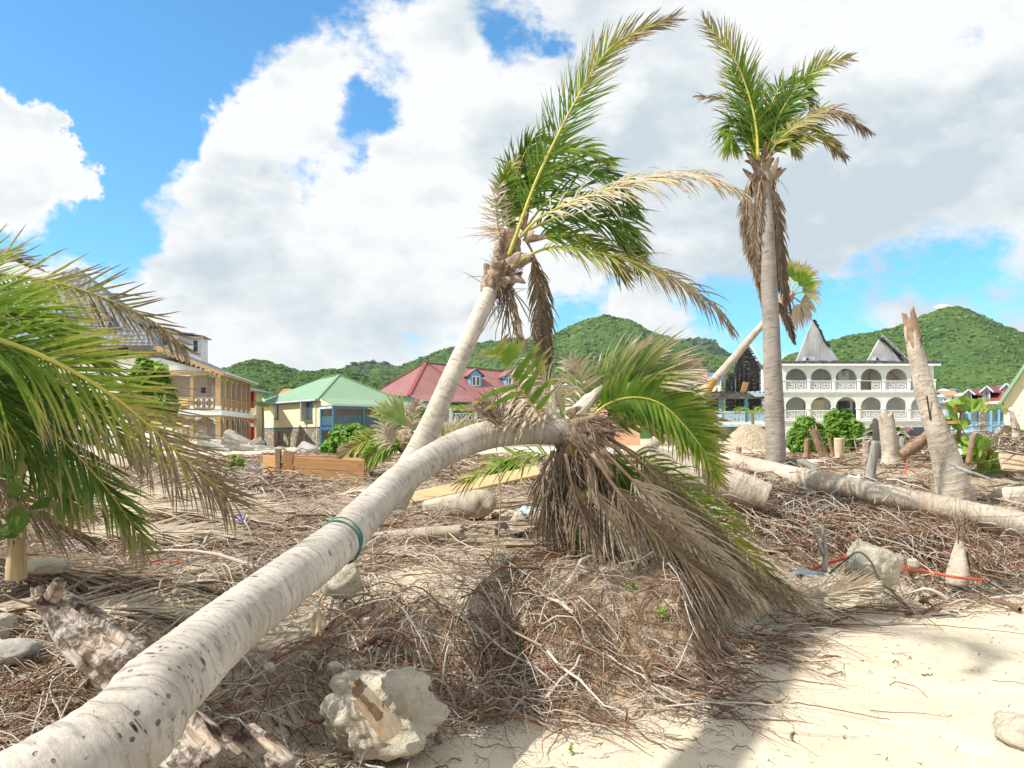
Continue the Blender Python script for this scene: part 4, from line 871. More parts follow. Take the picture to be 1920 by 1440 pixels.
# ================================================================ palm at the left edge
def left_palm():
    base = Vector((-4.4, 4.6, gz(-4.4, 4.6))); t = thing('coconut_palm', base, 'low palm at the left edge whose big fronds sweep in over the ground', 'palm tree'); o = base; c = Vector((-4.05, 4.4, 2.35))
    trunk_mesh('trunk', [base - Vector((.1, 0, .15)), base + Vector((.05, 0, .7)), c], [.2, .15, .13], M['bark'], t, o, n=24, step=.03, seed=44)
    fibre_wrap(t, o, c - Vector((0, 0, .25)), c + Vector((.05, 0, .15)), .13, .13, 151)
    K = dict(seg=7, rr=.022, w=.0072)
    A = c
    def f2(spec, d0, d1, **kw):
        n_ = len(spec); pts = [A] + [P(s[0], s[1], d0 + (d1 - d0) * i / (n_ - 1)) for i, s in enumerate(spec)]
        return frond(t, o, pts, **{**K, **kw})
    f2([(-120, 510), (0, 515), (90, 527), (180, 553), (255, 585), (310, 618), (348, 655)], 4.2, 4.6, L=.34, n=100, mat='leaf', dry=(.05, 1.3), tip=.4, droop=.22, nrm=(.2, -1, .2), ang=(66, 20), wind=(.05, 0, -.02), wind2=(.14, 0, .05), droop2=.0, seed=161, t0=.3, lift=.1, sides=(1, .5), w=.006)
    f2([(-150, 600), (0, 638), (110, 682), (200, 735), (270, 790), (340, 855), (430, 935)], 3.4, 4.2, L=.62, n=150, mat='leaf', dry=(-.25, .95), tip=.75, droop=.42, nrm=(.2, -.9, .4), ang=(74, 16), wind=(.04, 0, -.05), wind2=(.30, 0, .0), droop2=.05, seed=162, t0=.25, rr=.034, lift=.02, w=.006, miss=.0)
    f2([(-150, 560), (-20, 575), (60, 600), (130, 640), (190, 690)], 3.9, 4.3, L=.60, n=84, mat='leaf', dry=(-.25, .3), tip=.95, droop=.05, nrm=(.2, -.8, .7), ang=(40, 10), wind=(.30, 0, .03), seed=163, t0=.25)
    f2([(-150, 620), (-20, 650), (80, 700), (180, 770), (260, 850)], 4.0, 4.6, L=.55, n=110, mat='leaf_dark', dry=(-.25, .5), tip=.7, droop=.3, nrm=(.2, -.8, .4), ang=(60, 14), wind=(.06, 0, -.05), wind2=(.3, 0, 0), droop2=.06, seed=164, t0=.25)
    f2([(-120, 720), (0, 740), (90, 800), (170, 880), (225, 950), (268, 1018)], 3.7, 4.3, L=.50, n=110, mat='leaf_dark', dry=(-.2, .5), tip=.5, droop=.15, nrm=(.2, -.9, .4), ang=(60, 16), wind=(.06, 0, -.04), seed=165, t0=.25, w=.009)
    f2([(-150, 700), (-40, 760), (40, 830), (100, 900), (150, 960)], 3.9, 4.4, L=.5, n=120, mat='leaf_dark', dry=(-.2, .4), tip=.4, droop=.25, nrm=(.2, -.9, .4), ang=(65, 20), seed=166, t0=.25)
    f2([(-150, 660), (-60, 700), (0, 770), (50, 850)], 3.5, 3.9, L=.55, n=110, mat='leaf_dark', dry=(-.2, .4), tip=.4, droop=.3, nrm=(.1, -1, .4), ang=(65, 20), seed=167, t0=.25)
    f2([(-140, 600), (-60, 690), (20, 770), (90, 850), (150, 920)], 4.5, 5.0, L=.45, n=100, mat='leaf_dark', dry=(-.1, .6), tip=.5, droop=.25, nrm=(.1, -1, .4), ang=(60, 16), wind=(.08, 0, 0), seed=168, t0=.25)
    f2([(-100, 520), (-40, 490), (10, 485), (60, 500)], 4.4, 4.8, L=.32, n=46, mat='leaf', dry=(.35, .9), tip=.5, droop=.1, nrm=(.2, -.8, .7), ang=(55, 15), wind=(.25, 0, .08), seed=169, t0=.3)
    f2([(-160, 780), (-60, 850), (20, 920), (100, 985), (170, 1015)], 4.2, 4.9, L=.45, n=70, mat='leaf', dry=(.8, 1), tip=.1, droop=.2, nrm=(.1, -.8, .8), ang=(45, 12), wind=(.1, 0, 0), seed=170, t0=.3, rmat='rachis_dry', w=.008)
left_palm()
def dead_ground_frond(pts, L_, seed, label, n=80, mat='leaf_pale', w=.008, rmat='rachis_dry', dry=(.75, 1), ang=(30, 6)):
    pp = []
    for px, d, h in pts: g = G(px, 0, d); pp.append(g + Vector((0, 0, h)))
    t = thing('fallen_frond', pp[0], label, 'palm frond', 'dead palm fronds on the ground')
    frond(t, pp[0], pp, L=L_, n=n, mat=mat, dry=dry, tip=.1, droop=.02, nrm=(0, -.2, 1), ang=ang, rr=.012, rmat=rmat, seed=seed, w=w, lift=.02, jit=.09, t0=.05, seg=5)
dead_ground_frond([(60, 6.6, .20), (180, 6.7, .22), (330, 6.8, .18), (470, 6.9, .09), (540, 6.95, .04)], .62, 201, 'pale bleached palm frond spread flat behind the left palm, its tips towards the wooden crate', n=130, w=.011)
dead_ground_frond([(-60, 5.3, .10), (80, 5.25, .08), (230, 5.2, .06), (380, 5.3, .03), (520, 5.6, .02)], .55, 202, 'brown dead palm frond on the ground under the left palm, beside the red strap', mat='leaf', dry=(.8, 1.1), n=100)
dead_ground_frond([(-40, 4.7, .10), (120, 4.75, .05), (280, 4.8, .04), (420, 4.9, .03)], .5, 203, 'straw coloured dead palm frond lying just above the weathered driftwood log', dry=(.7, .95), n=90)
dead_ground_frond([(-80, 5.0, .25), (40, 5.05, .2), (140, 5.1, .12), (260, 5.3, .05)], .55, 204, 'dark dead palm frond behind the splintered yellow stump', mat='leaf', dry=(.85, 1.2), n=90)
dead_ground_frond([(200, 7.6, .2), (330, 7.7, .2), (450, 7.6, .12), (530, 7.5, .04)], .55, 205, 'straight stiff pale frond lying farthest back on the left, in front of the concrete path', dry=(.8, 1), n=100, w=.011)
dead_ground_frond([(-60, 3.35, .05), (40, 3.35, .06), (130, 3.4, .03), (200, 3.5, .0)], .3, 206, 'grey dead frond at the lower left corner under the bent trunk', mat='leaf', dry=(.8, 1.1), n=60)
dead_ground_frond([(620, 8.6, .05), (660, 8.6, .14), (700, 8.5, .10), (725, 8.4, .02)], .28, 207, 'small curled dry frond lying at the right end of the wooden crate', dry=(.8, 1), n=40)

dead_ground_frond([(120, 6.1, .14), (250, 6.15, .12), (380, 6.25, .08), (470, 6.4, .03)], .5, 208, 'greyish frond lying between the red strap and the bleached frond', n=110, w=.008, dry=(.8, 1.1))
# fallen fan and feather leaves left of the leaning palm
def fallen_leaves():
    c = P(745, 812, 11.6); t = thing('palm_debris', Vector((c.x, c.y, gz(c.x, c.y))), 'fallen palm crown with a pale yellow-green fan leaf, left of the leaning trunk', 'palm crown'); o = t.location.copy()
    fan_leaf(t, o, P(762, 800, 11.6), Vector((-.62, 0, .75)), (0, -1, .1), .62, 301, (.1, .5), 12, 62, 'leaf_pale', .3, .15)
    fan_leaf(t, o, P(755, 815, 11.7), Vector((-.9, 0, .35)), (0, -1, .1), .5, 302, (.1, .6), 9, 40, 'leaf_pale', .3, .15)
    fr(t, o, [(765, 830), (730, 822), (695, 826), (660, 842), (632, 868)], 11.4, L=.32, n=70, mat='leaf', dry=(.15, .8), tip=.6, droop=.25, nrm=(0, -1, .4), ang=(60, 25), rr=.02, seed=303, w=.014)
    fr(t, o, [(765, 830), (735, 834), (705, 848), (680, 874)], 11.2, L=.3, n=60, mat='leaf', dry=(.0, .3), tip=.4, droop=.35, nrm=(0, -1, .4), rr=.02, seed=304, w=.016)
    fr(t, o, [(765, 815), (770, 790), (775, 770), (785, 755)], 11.8, L=.24, n=36, mat='leaf_pale', dry=(.5, .9), tip=.6, droop=.2, nrm=(0, -1, .2), rr=.012, seed=305, w=.012)
    fr(t, o, [(745, 835), (735, 830), (725, 815), (722, 800)], 11.1, L=.26, n=40, mat='leaf_pale', dry=(.8, 1), tip=.2, droop=.1, nrm=(0, -1, .1), ang=(70, 25), rr=.012, rmat='rachis_dry', seed=306, w=.008, jit=.3)
    fr(t, o, [(800, 830), (850, 805), (900, 800), (930, 815)], 11.9, L=.3, n=36, mat='leaf_pale', dry=(.4, .9), tip=.4, droop=.3, nrm=(0, -1, .4), rr=.015, rmat='rachis_orange', seed=307, w=.014)
    fr(t, o, [(765, 815), (750, 790), (720, 770), (700, 775)], 11.9, L=.22, n=30, mat='leaf', dry=(.1, .5), tip=.5, droop=.2, nrm=(0, -1, .3), rr=.015, seed=308, w=.016)
    fibre_wrap(t, o, P(745, 840, 11.5), P(775, 812, 11.6), .12, .09, 309)
fallen_leaves()

def small_palm(px, py, d, h, label, seed, parent_trunk=.06):
    c = P(px, py, d); base = Vector((c.x, c.y, c.z - h)); t = thing('young_palm', base, label, 'palm tree'); rnd = random.Random(seed)
    trunk_mesh('trunk', [base, base + Vector((.03, 0, h * .5)), c], [parent_trunk * 1.3, parent_trunk, parent_trunk * .9], M['bark_grey'], t, base, n=10, step=.12, seed=seed)
    for i in range(9):
        a = 2 * math.pi * i / 9 + rnd.uniform(-.2, .2); L_ = 1.5 * rnd.uniform(.8, 1.1); e = rnd.uniform(.3, 1.0); dx = math.cos(a); dy = math.sin(a)
        frond(t, base, [c, c + Vector((dx * L_ * .4, dy * L_ * .4, L_ * .45 * e)), c + Vector((dx * L_ * .75, dy * L_ * .75, L_ * .45 * e)), c + Vector((dx * L_, dy * L_, L_ * .15 * e))], L=.5, n=16, mat='leaf', dry=(.0, .3), tip=.2, droop=.3, rr=.03, seed=seed + i, w=.03, seg=3, miss=0)

# ---------------------------------------------------------------- leafy bushes
def leaf_cloud(name, parent, org, blobs, n, size, mat, seed, shape='hex', stuff=True):
    """many small folded leaves spread through lumpy volumes; blobs = (centre, radii)"""
    rs = nprng(seed); vol = np.array([b[1][0] * b[1][1] * b[1][2] for b in blobs]) ** .7; pick = rs.choice(len(blobs), n, p=vol / vol.sum())
    C = np.array([b[0][:] for b in blobs])[pick]; Rd = np.array([b[1] for b in blobs])[pick]
    dv = rs.normal(size=(n, 3)); dv /= np.linalg.norm(dv, axis=1)[:, None]; rad = rs.uniform(.45, 1, n) ** .5
    wob = 1 + .22 * vnoise(dv[:, 0] * 3 + pick * 7, dv[:, 2] * 3 + dv[:, 1] * 2, seed)
    Pp = C + dv * Rd * (rad * wob)[:, None]
    nr = dv * .8 + np.array([-.25, -.25, .8]) + rs.normal(size=(n, 3)) * .55; nr /= np.linalg.norm(nr, axis=1)[:, None]
    tt = rs.normal(size=(n, 3)); tt -= nr * (tt * nr).sum(1)[:, None]; tt /= np.linalg.norm(tt, axis=1)[:, None]; bb = np.cross(nr, tt)
    s = size * rs.uniform(.6, 1.2, n)
    base2 = [(-1, 0, 0), (-.35, .62, .18), (.5, .5, .15), (1, 0, -.05), (.5, -.5, .15), (-.35, -.62, .18)] if shape == 'hex' else [(math.cos(a) * .9 , math.sin(a) * .95, .12 * abs(math.sin(a))) for a in [2 * math.pi * k / 8 for k in range(8)]]
    m = len(base2); B = np.array(base2)
    V = Pp[:, None] + (tt[:, None] * B[None, :, 0:1] + bb[:, None] * B[None, :, 1:2] + nr[:, None] * B[None, :, 2:3]) * s[:, None, None]
    if m == 6: F0 = np.array([[0, 1, 2, 3], [0, 3, 4, 5]])
    else: F0 = np.array([[0, 1, 2, 3], [0, 3, 4, 7], [4, 5, 6, 7]])
    Fc = F0[None] + (np.arange(n) * m)[:, None, None]
    col = np.clip(rs.normal(.08, .12, n), 0, .6)
    me = np_mesh(name, V.reshape(-1, 3) - np.array(org), Fc.reshape(-1, 4), M[mat], {'a': np.repeat(col, m)}, smooth=False)
    o = link(name, me, parent)
    if stuff: o['kind'] = 'stuff'
    return o
def bush(px0, px1, ytop, ybot, d, label, seed, n=3200, size=.055, name='green_bush', dep=1.0, mat='leaf_bush', lumps=13):
    c = P((px0 + px1) / 2, ybot, d); base = Vector((c.x, d, max(gz(c.x, d), c.z - .2))); t = thing(name, base, label, 'bush'); rnd = random.Random(seed)
    W_ = (px1 - px0) / F * d / 2; H_ = (ybot - ytop) / F * d; blobs = []
    for i in range(lumps):
        a = rnd.uniform(-1, 1); hmax = math.sqrt(max(.12, 1 - a * a)); z = rnd.uniform(.15, 1) * hmax; r = rnd.uniform(.2, .36)
        blobs.append((Vector((c.x + a * W_ * (1 - r * .8), d + rnd.uniform(-1, 1) * W_ * .5 * dep, c.z + z * H_ * (1 - r * .5))), (W_ * r * 1.2, W_ * r * 1.1, H_ * r)))
    blobs.append((Vector((c.x, d, c.z + H_ * .4)), (W_ * .75, W_ * .5 * dep, H_ * .45)))
    leaf_cloud('foliage', t, base, blobs, n, size, mat, seed)
    b = MB(base)
    for i in range(9):
        q = blobs[i % len(blobs)][0]; b.tube([base + Vector((rnd.uniform(-.1, .1), 0, -.1)), base.lerp(q, .5) + Vector((rnd.uniform(-.1, .1), 0, .05)), q], [.03, .02, .008], 5)
    b.build('branches', M['wood_brown'], t, smooth=True)
bush(597, 715, 783, 858, 15.5, 'rounded bright green bush in front of the green roofed house', 401, 4200, .062)
bush(1470, 1545, 783, 850, 22, 'green bush right beside the tall palm, left half of the pair below the white arcades', 402, 3000, .085)
bush(1535, 1616, 768, 850, 22.6, 'taller round green bush below the white arcades, behind the sawn stump', 403, 3600, .085)
bush(1618, 1700, 782, 835, 24, 'dark sparse bush behind the broad cream stump', 404, 900, .09, mat='leaf_dark')
bush(1735, 1762, 832, 870, 16, 'small green shrub between the log and the tall broken trunk', 405, 500, .05)
bush(915, 985, 862, 892, 10.5, 'low bright green weeds beyond the pine plank', 406, 900, .035, name='weeds', lumps=7)
bush(425, 460, 852, 880, 11.5, 'small yellow-green weed clump left of the wooden crate', 407, 260, .04, name='weeds', lumps=6, mat='leaf_grape')
bush(1130, 1175, 860, 880, 12.0, 'little weeds hidden behind the fallen crown', 408, 200, .035, name='weeds', lumps=5)
bush(225, 318, 665, 770, 12.0, 'leafy green bush behind the fronds of the left palm, below the grey roof', 409, 1500, .11, mat='leaf_bush')
bush(785, 825, 762, 800, 24, 'dark broad leaved shrub against the aqua wall, behind the leaning trunk', 410, 500, .12, mat='leaf_dark')
bush(1880, 1915, 795, 812, 26, 'feathery green shrub in front of the cream gable wall', 411, 500, .06)
bush(250, 330, 850, 872, 14, 'pale grassy weeds by the yellow rubble', 412, 260, .05, name='weeds', lumps=5, mat='leaf_grape')

def sea_grape(px, py, d, spots, size, label, seed, stems, mat='leaf_grape'):
    base = P(px, py, d); base.z = gz(base.x, base.y); t = thing('sea_grape', base, label, 'shrub'); rnd = random.Random(seed)
    b = MB(base)
    for st in stems: b.tube([P(x, y, d) for x, y in st], [r_ * (1 if d > 8 else .22) for r_ in (.045, .04, .03, .018)][:len(st)], 7)
    b.build('stem', M['wood_brown'], t, smooth=True)
    bm = bmesh.new(); nseg = 14
    cv = bm.verts.new((0, 0, 0)); ring = []
    for k in range(nseg):
        a = 2 * math.pi * k / nseg; r = 1.0 - .18 * math.exp(-((a - math.pi) ** 2) * 4) ; ring.append(bm.verts.new((r * math.cos(a), r * math.sin(a) * .92, .16 * math.sin(a) ** 2)))
    for k in range(nseg): bm.faces.new((cv, ring[k], ring[(k + 1) % nseg]))
    mid = bm.verts
    me = bpy.data.meshes.new('leaf'); bm.to_mesh(me); bm.free(); me.materials.append(M[mat])
    at = me.attributes.new('a', 'FLOAT', 'POINT'); at.data.foreach_set('value', [.05] * len(me.vertices))
    me2 = me.copy(); me2.attributes['a'].data.foreach_set('value', [.3] * len(me2.vertices)); me3 = me.copy(); me3.attributes['a'].data.foreach_set('value', [.8] * len(me3.vertices))
    for (cx, cy, rx, ry, n) in spots:
        for i in range(n):
            p = P(cx + rnd.gauss(0, rx * .5), cy + rnd.gauss(0, ry * .5), d + rnd.uniform(-.25, .25)); o = link('leaf', me3 if rnd.random() < .07 else (me2 if rnd.random() < .25 else me), t, p - base)
            o.rotation_euler = (R(90) + rnd.gauss(-.3, .6), rnd.gauss(0, .5), rnd.gauss(0, .8)); s = size * rnd.uniform(.7, 1.15); o.scale = (s, s, s)
sea_grape(1795, 862, 12.2, [(1800, 762, 24, 12, 16), (1790, 790, 18, 14, 10), (1830, 845, 40, 22, 46), (1800, 835, 26, 18, 22), (1850, 870, 20, 12, 12), (1760, 795, 12, 12, 3)], .105, 'sea grape shrub with big round yellow-green leaves beside the tall broken trunk', 501,
          [[(1797, 866), (1795, 830), (1800, 800), (1803, 765)], [(1800, 870), (1820, 850), (1840, 835)]])
sea_grape(20, 980, 3.9, [(20, 880, 20, 10, 3), (15, 920, 22, 14, 4), (75, 945, 14, 8, 2), (105, 955, 12, 8, 2), (30, 975, 30, 18, 6), (0, 1000, 20, 12, 5)], .050, 'dark green round leaved shoot under the fronds at the left edge', 502, [[(-40, 1030), (0, 960), (20, 900)], [(-20, 1000), (50, 960), (100, 952)]], 'leaf_dark')
for (px, py, d, lab, sd) in [(1072, 1402, 4.05, 'tiny yellow-green sprout in the sand below the root mound', 1), (828, 1020, 0, '', 2)]:
    if not lab: continue
    g = G(px, 0, d); t = thing('seedling', g, lab, 'seedling'); leaf_cloud('foliage', t, g, [(g + Vector((0, 0, .03)), (.012, .012, .03))], 9, .014, 'leaf_grape', sd)
for px, py, d, lab, n, sd in [(1246, 1112, 5.35, 'small bright green seedling on the bank right of the root mound', 12, 31), (1186, 1090, 5.6, 'tiny lime seedling at the top of the root mound, below the brown fronds', 6, 32), (403, 1012, 5.6, 'single lime leaf sprout on the grey roots left of the trunk', 4, 33)]:
    g = G(px, 0, d); t = thing('seedling', g, lab, 'seedling'); leaf_cloud('foliage', t, g, [(g + Vector((0, 0, .04)), (.06, .05, .03))], n, .025, 'leaf_grape', sd)

# palm standing behind the viewer whose trunk shades the sand
def rear_palm():
    base = Vector((-1.9, -1.2, gz(-1.9, -1.2))); t = thing('standing_palm', base, 'tall palm standing behind the viewpoint, its shadow lying across the sand', 'palm tree'); o = base; c = base + Vector((-4.2, 4.8, 9.4))
    trunk_mesh('trunk', [base - Vector((0, 0, .1)), base + Vector((-1.4, 1.6, 3.15)), base + Vector((-2.8, 3.2, 6.3)), c], [.17, .15, .14, .12], M['bark'], t, o, n=20, step=.06, seed=91)
    rnd = random.Random(4)
    for i in range(4):
        a = 2 * math.pi * i / 4 + .6; dx, dy = math.cos(a), math.sin(a); L_ = 1.5
        frond(t, o, [c, c + Vector((dx * .5, dy * .5, .5)), c + Vector((dx * 1.1, dy * 1.1, .5)), c + Vector((dx * L_, dy * L_, -.2))], L=.5, n=46, mat='leaf', dry=(.1, .7), tip=.4, droop=.3, seed=900 + i, w=.012)
rear_palm()
# ================================================================ buildings
def hgt(py, d): return H + (HY - py) / F * d
def facade(pxc, D, zb, rzmul=1.0):
    """a house turned to face the viewer: local x along its front, origin on the sight line of column pxc"""
    m = Vector(((pxc - 960) / F * D, D, zb)); ph = math.atan2(m.x, m.y) * rzmul; c, s = math.cos(ph), math.sin(ph)
    def X(px): k = (px - 960) / F; return (k * m.y - m.x) / (c + k * s)
    return X, m, -ph, Vector((0, D, zb))
def part(mb, name, mat, t, **kw):
    return mb.build(name, M[mat] if isinstance(mat, str) else [M[x] for x in mat], t, **kw)

def lattice_panel(b, x0, x1, z0, z1, y, w=.035, dia=True, m=0):
    """fretwork panel: frame, diagonals and an inner diamond"""
    th = .025
    b.bb(x0, x1, y - th, y + th, z0, z0 + w, m); b.bb(x0, x1, y - th, y + th, z1 - w, z1, m); b.bb(x0, x0 + w, y - th, y + th, z0 + w, z1 - w, m); b.bb(x1 - w, x1, y - th, y + th, z0 + w, z1 - w, m)
    cx, cz = (x0 + x1) / 2, (z0 + z1) / 2; hx, hz = (x1 - x0) / 2 - w, (z1 - z0) / 2 - w
    k = 0
    for f in ((.95, .48) if dia else (.6,)):
        pts = [(cx - hx * f, cz), (cx, cz + hz * f), (cx + hx * f, cz), (cx, cz - hz * f)]
        for i in range(4):
            k += 1; p, q = pts[i], pts[(i + 1) % 4]; yy = y + .002 * k
            b.bar((p[0], yy, p[1]), (q[0], yy, q[1]), .03, w * .9, (0, 0, 1), m)
    for (sx, sz) in ((1, 1), (1, -1), (-1, 1), (-1, -1)):
        k += 1; yy = y + .002 * k
        b.bar((cx + sx * hx * .98, yy, cz + sz * hz * .98), (cx + sx * hx * .30, yy, cz + sz * hz * .30), .03, w * .8, (0, 0, 1), m)
def arch_wall(b, x0, x1, z0, z1, ay, r, y, th, cap, m=0):
    """one bay of arcade: spandrel over a round arch between x0 and x1; arch crown at ay"""
    cx = (x0 + x1) / 2; n = 14; zc = ay - r * .92
    pts = [(cx + r * math.cos(math.pi * k / n), zc + r * .92 * math.sin(math.pi * k / n)) for k in range(n + 1)]  # right to left
    for k in range(n):
        (xa, za), (xb, zb) = pts[k], pts[k + 1]
        b.prism([(xa, y, za), (xb, y, zb), (xb, y, z1), (xa, y, z1)], (0, th, 0), m)
    for (xa, xb) in ((x0, cx - r), (cx + r, x1)):
        if xb - xa > .01: b.prism([(xa, y, zc - cap), (xb, y, zc - cap), (xb, y, z1), (xa, y, z1)], (0, th, 0), m)
    return zc - cap

def hotel():
    D = 85.0; s = D / F; X = lambda px: (px - 960) * s; Z = lambda py: hgt(py, D)
    base = Vector((X(1465), D, gz(X(1600), D) - .3)); t = thing('burnt_hotel', base, 'white three storey building with rows of arched balconies and burnt out concrete gables', 'building')
    O = base; x0, x1 = X(1468), X(1751); pitch = X(1516.5) - X(1469.5); n = 6
    st = X(1469.5)
    levels = [(683, 733, 691, 713, 1), (736, 787, 744.5, 769, 1), (790, 842, 801, 0, 0)]   # cornice row, floor row, arch crown row, rail top
    for li, (ptop, pfl, parch, prail, rail) in enumerate(levels):
        zt, zf, za = Z(ptop), Z(pfl), Z(parch); zr = Z(prail) if rail else 0
        w = MB(O); bw = MB(O)
        r = pitch * .42
        for k in range(n + (1 if li == 2 else 0)):
            a = st + k * pitch + (0 if li < 2 else 0); arch_wall(w, a, a + pitch, zf, zt, za, r, D, .28, .10)
        w.bb(x0 - .25, st - .003, D, D + .28, zf, zt); w.bb(st + n * pitch + .003, x1, D, D + .28, za - r * .92 - .1, zt)
        part(w, 'arcade_wall', 'white', t)
        for k in range(n + 1):
            a = st + k * pitch; c = MB(O); hw = .16 if k else .2
            c.bb(a - hw, a + hw, D - .02, D + .30, zf + .002, za - r * .92 - .10); c.bb(a - hw - .06, a + hw + .06, D - .08, D + .36, za - r * .92 - .26, za - r * .92 - .13)
            part(c, 'column', 'white_clean', t)
        if rail:
            for k in range(n):
                a = st + k * pitch + .2; e = st + (k + 1) * pitch - .2
                for j in range(2):
                    if li == 0 and k == 3 and j == 0: continue
                    if li == 0 and k == 5: continue
                    if li == 1 and k == 2: continue
                    q0 = a + .06 + j * (e - a) / 2; q1 = q0 + (e - a) / 2 - .14; pb = MB(O)
                    lattice_panel(pb, q0, q1, zf + .12, zr - .1, D + .1, .075)
                    part(pb, 'balcony_panel', 'white_clean', t)
                if not (li == 1 and k == 2):
                    rb = MB(O); rb.bb(a, e, D + .04, D + .16, zr - .09, zr); rb.bb(a, e, D + .05, D + .15, zf + .04, zf + .11)
                    part(rb, 'handrail', 'white_clean', t)
            fl = MB(O); fl.bb(x0 - .4, x1 + .15, D - .18, D + 2.2, zf - .16, zf); fl.bb(x0 - .3, x1 + .05, D - .1, D + .25, zf - .30, zf - .163); part(fl, 'balcony_floor', 'white_clean', t)
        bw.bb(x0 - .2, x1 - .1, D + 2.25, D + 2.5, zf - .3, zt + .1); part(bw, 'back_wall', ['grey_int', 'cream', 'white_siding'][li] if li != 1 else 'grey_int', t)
    # things seen inside the bays: doors, cream reveals, timber shoring
    d = MB(O); d.bb(X(1572), X(1609), D + 2.1, D + 2.22, Z(787), Z(751)); g = part(d, 'glass_door', 'glass', t)
    fr_ = MB(O); fr_.bb(X(1589), X(1591), D + 2.0, D + 2.09, Z(787), Z(751)); part(fr_, 'door_frame', 'dark', g)
    d = MB(O); d.bb(X(1616), X(1624), D + 2.1, D + 2.22, Z(787), Z(752)); part(d, 'glass_door', 'glass', t)
    d = MB(O); d.bb(X(1627), X(1641), D + 2.12, D + 2.22, Z(786), Z(752)); part(d, 'door', 'cream', t); d = MB(O); d.bb(X(1523), X(1560), D + 2.0, D + 2.2, Z(786), Z(748)); part(d, 'wall_panel', 'cream', t)
    d = MB(O); d.bb(X(1583), X(1604), D + 1.6, D + 2.2, Z(733), Z(692)); part(d, 'wall_panel', 'white_siding', t)
    tb = MB(O); tb.bb(X(1640), X(1643), D + 1.2, D + 1.4, Z(733), Z(694)); tb.bb(X(1664), X(1667), D + 1.0, D + 1.2, Z(733), Z(694)); tb.bar((X(1676), D + 1.1, Z(694)), (X(1699), D + 1.1, Z(714)), .15, .2); tb.bb(X(1634), X(1656), D + 1.25, D + 1.35, Z(715), Z(712)); tb.bb(X(1683), X(1687), D + .9, D + 1.0, Z(733), Z(708))
    part(tb, 'timber_shoring', 'wood_orange', t)
    wn = MB(O); wn.bb(X(1615), X(1619), D + 2.05, D + 2.2, Z(729), Z(717)); part(wn, 'window', 'white_clean', t)
    # roof strip, slightly ragged
    rf = MB(O); rnd = random.Random(3); xx = x0 - .5
    while xx < x1 + .5:
        w_ = rnd.uniform(.35, .8); rf.bb(xx, min(xx + w_, x1 + .5) - .003, D - .45 + rnd.uniform(-.03, .03), D + 6, Z(683) + .01, Z(678) + rnd.uniform(-.04, .09)); xx += w_
    part(rf, 'roof_edge', 'shingle', t)
    ea = MB(O); ea.bb(x0 - .5, x1 + .5, D - .5, D - .46, Z(686.5), Z(682.8)); ea.bb(x0 - .45, x1 + .45, D - .455, D + .2, Z(684.0), Z(682.9)); part(ea, 'eaves_board', 'white_clean', t)
    side = MB(O); side.bb(x0 - .45, x0 - .26, D + .4, D + 9, O.z, Z(684)); side.bb(x1 + .0, x1 + .15, D + .31, D + 2.2, O.z, Z(786)); side.bb(x0 - .2, x1 - .1, D + 8.8, D + 9, O.z, Z(684)); part(side, 'side_wall', 'white_siding', t)
    # gables
    def gable(pa, pb, apex, kink, name='gable'):
        g_ = MB(O); a = Vector((X(pa), D + 1.5, Z(679))); b_ = Vector((X(pb), D + 1.5, Z(679)))
        pts = [a] + [Vector((X(q[0]), D + 1.5, Z(q[1]))) for q in apex] + [b_]
        g_.prism(pts[::-1], (0, .3, 0)); return part(g_, 'gable', 'stained', t)
    gable(1501, 1587, [(1532, 602), (1535, 599)], 0); gable(1636, 1706, [(1661, 633), (1665, 632)], 0)
    for pts in ([(1535, 598), (1546, 616), (1556, 639), (1563, 645)], [(1661, 633), (1672, 636), (1690, 656), (1704, 676)]):
        c = MB(O)
        for (a, b_) in zip(pts, pts[1:]):
            for j in range(5):
                f = j / 5; px = a[0] + (b_[0] - a[0]) * f; py = a[1] + (b_[1] - a[1]) * f; c.box((X(px) + .1, D + 1.4 + rnd.uniform(-.1, .3), Z(py) - .05), (.2, .22, .07), 0, Matrix.Rotation(rnd.uniform(.7, 1.1), 3, 'Y'))
        part(c, 'burnt_rafter', 'black', t)
    c = MB(O)
    for j in range(9): f = j / 8; c.box((X(1666 + 42 * f), D + 1.0, Z(631 + 40 * f)), (.3, .25, .05), 0, Matrix.Rotation(.8 + rnd.uniform(-.3, .3), 3, 'Y'))
    part(c, 'roof_remnant', 'ac', t)
    for px in (1519, 1650):
        a = MB(O); a.bb(X(px - 9), X(px + 9), D - .1, D + .8, Z(677.5), Z(669)); u = part(a, 'air_conditioner', 'ac', t); a = MB(O); a.bb(X(px - 8), X(px - 4), D - .16, D - .103, Z(675), Z(671)); part(a, 'vent', 'dark', u)
    lm = MB(O); lm.bb(X(1592), X(1596), D + 1.45, D + 1.6, Z(703), Z(693)); part(lm, 'wall_lamp', 'ac', t)
hotel()

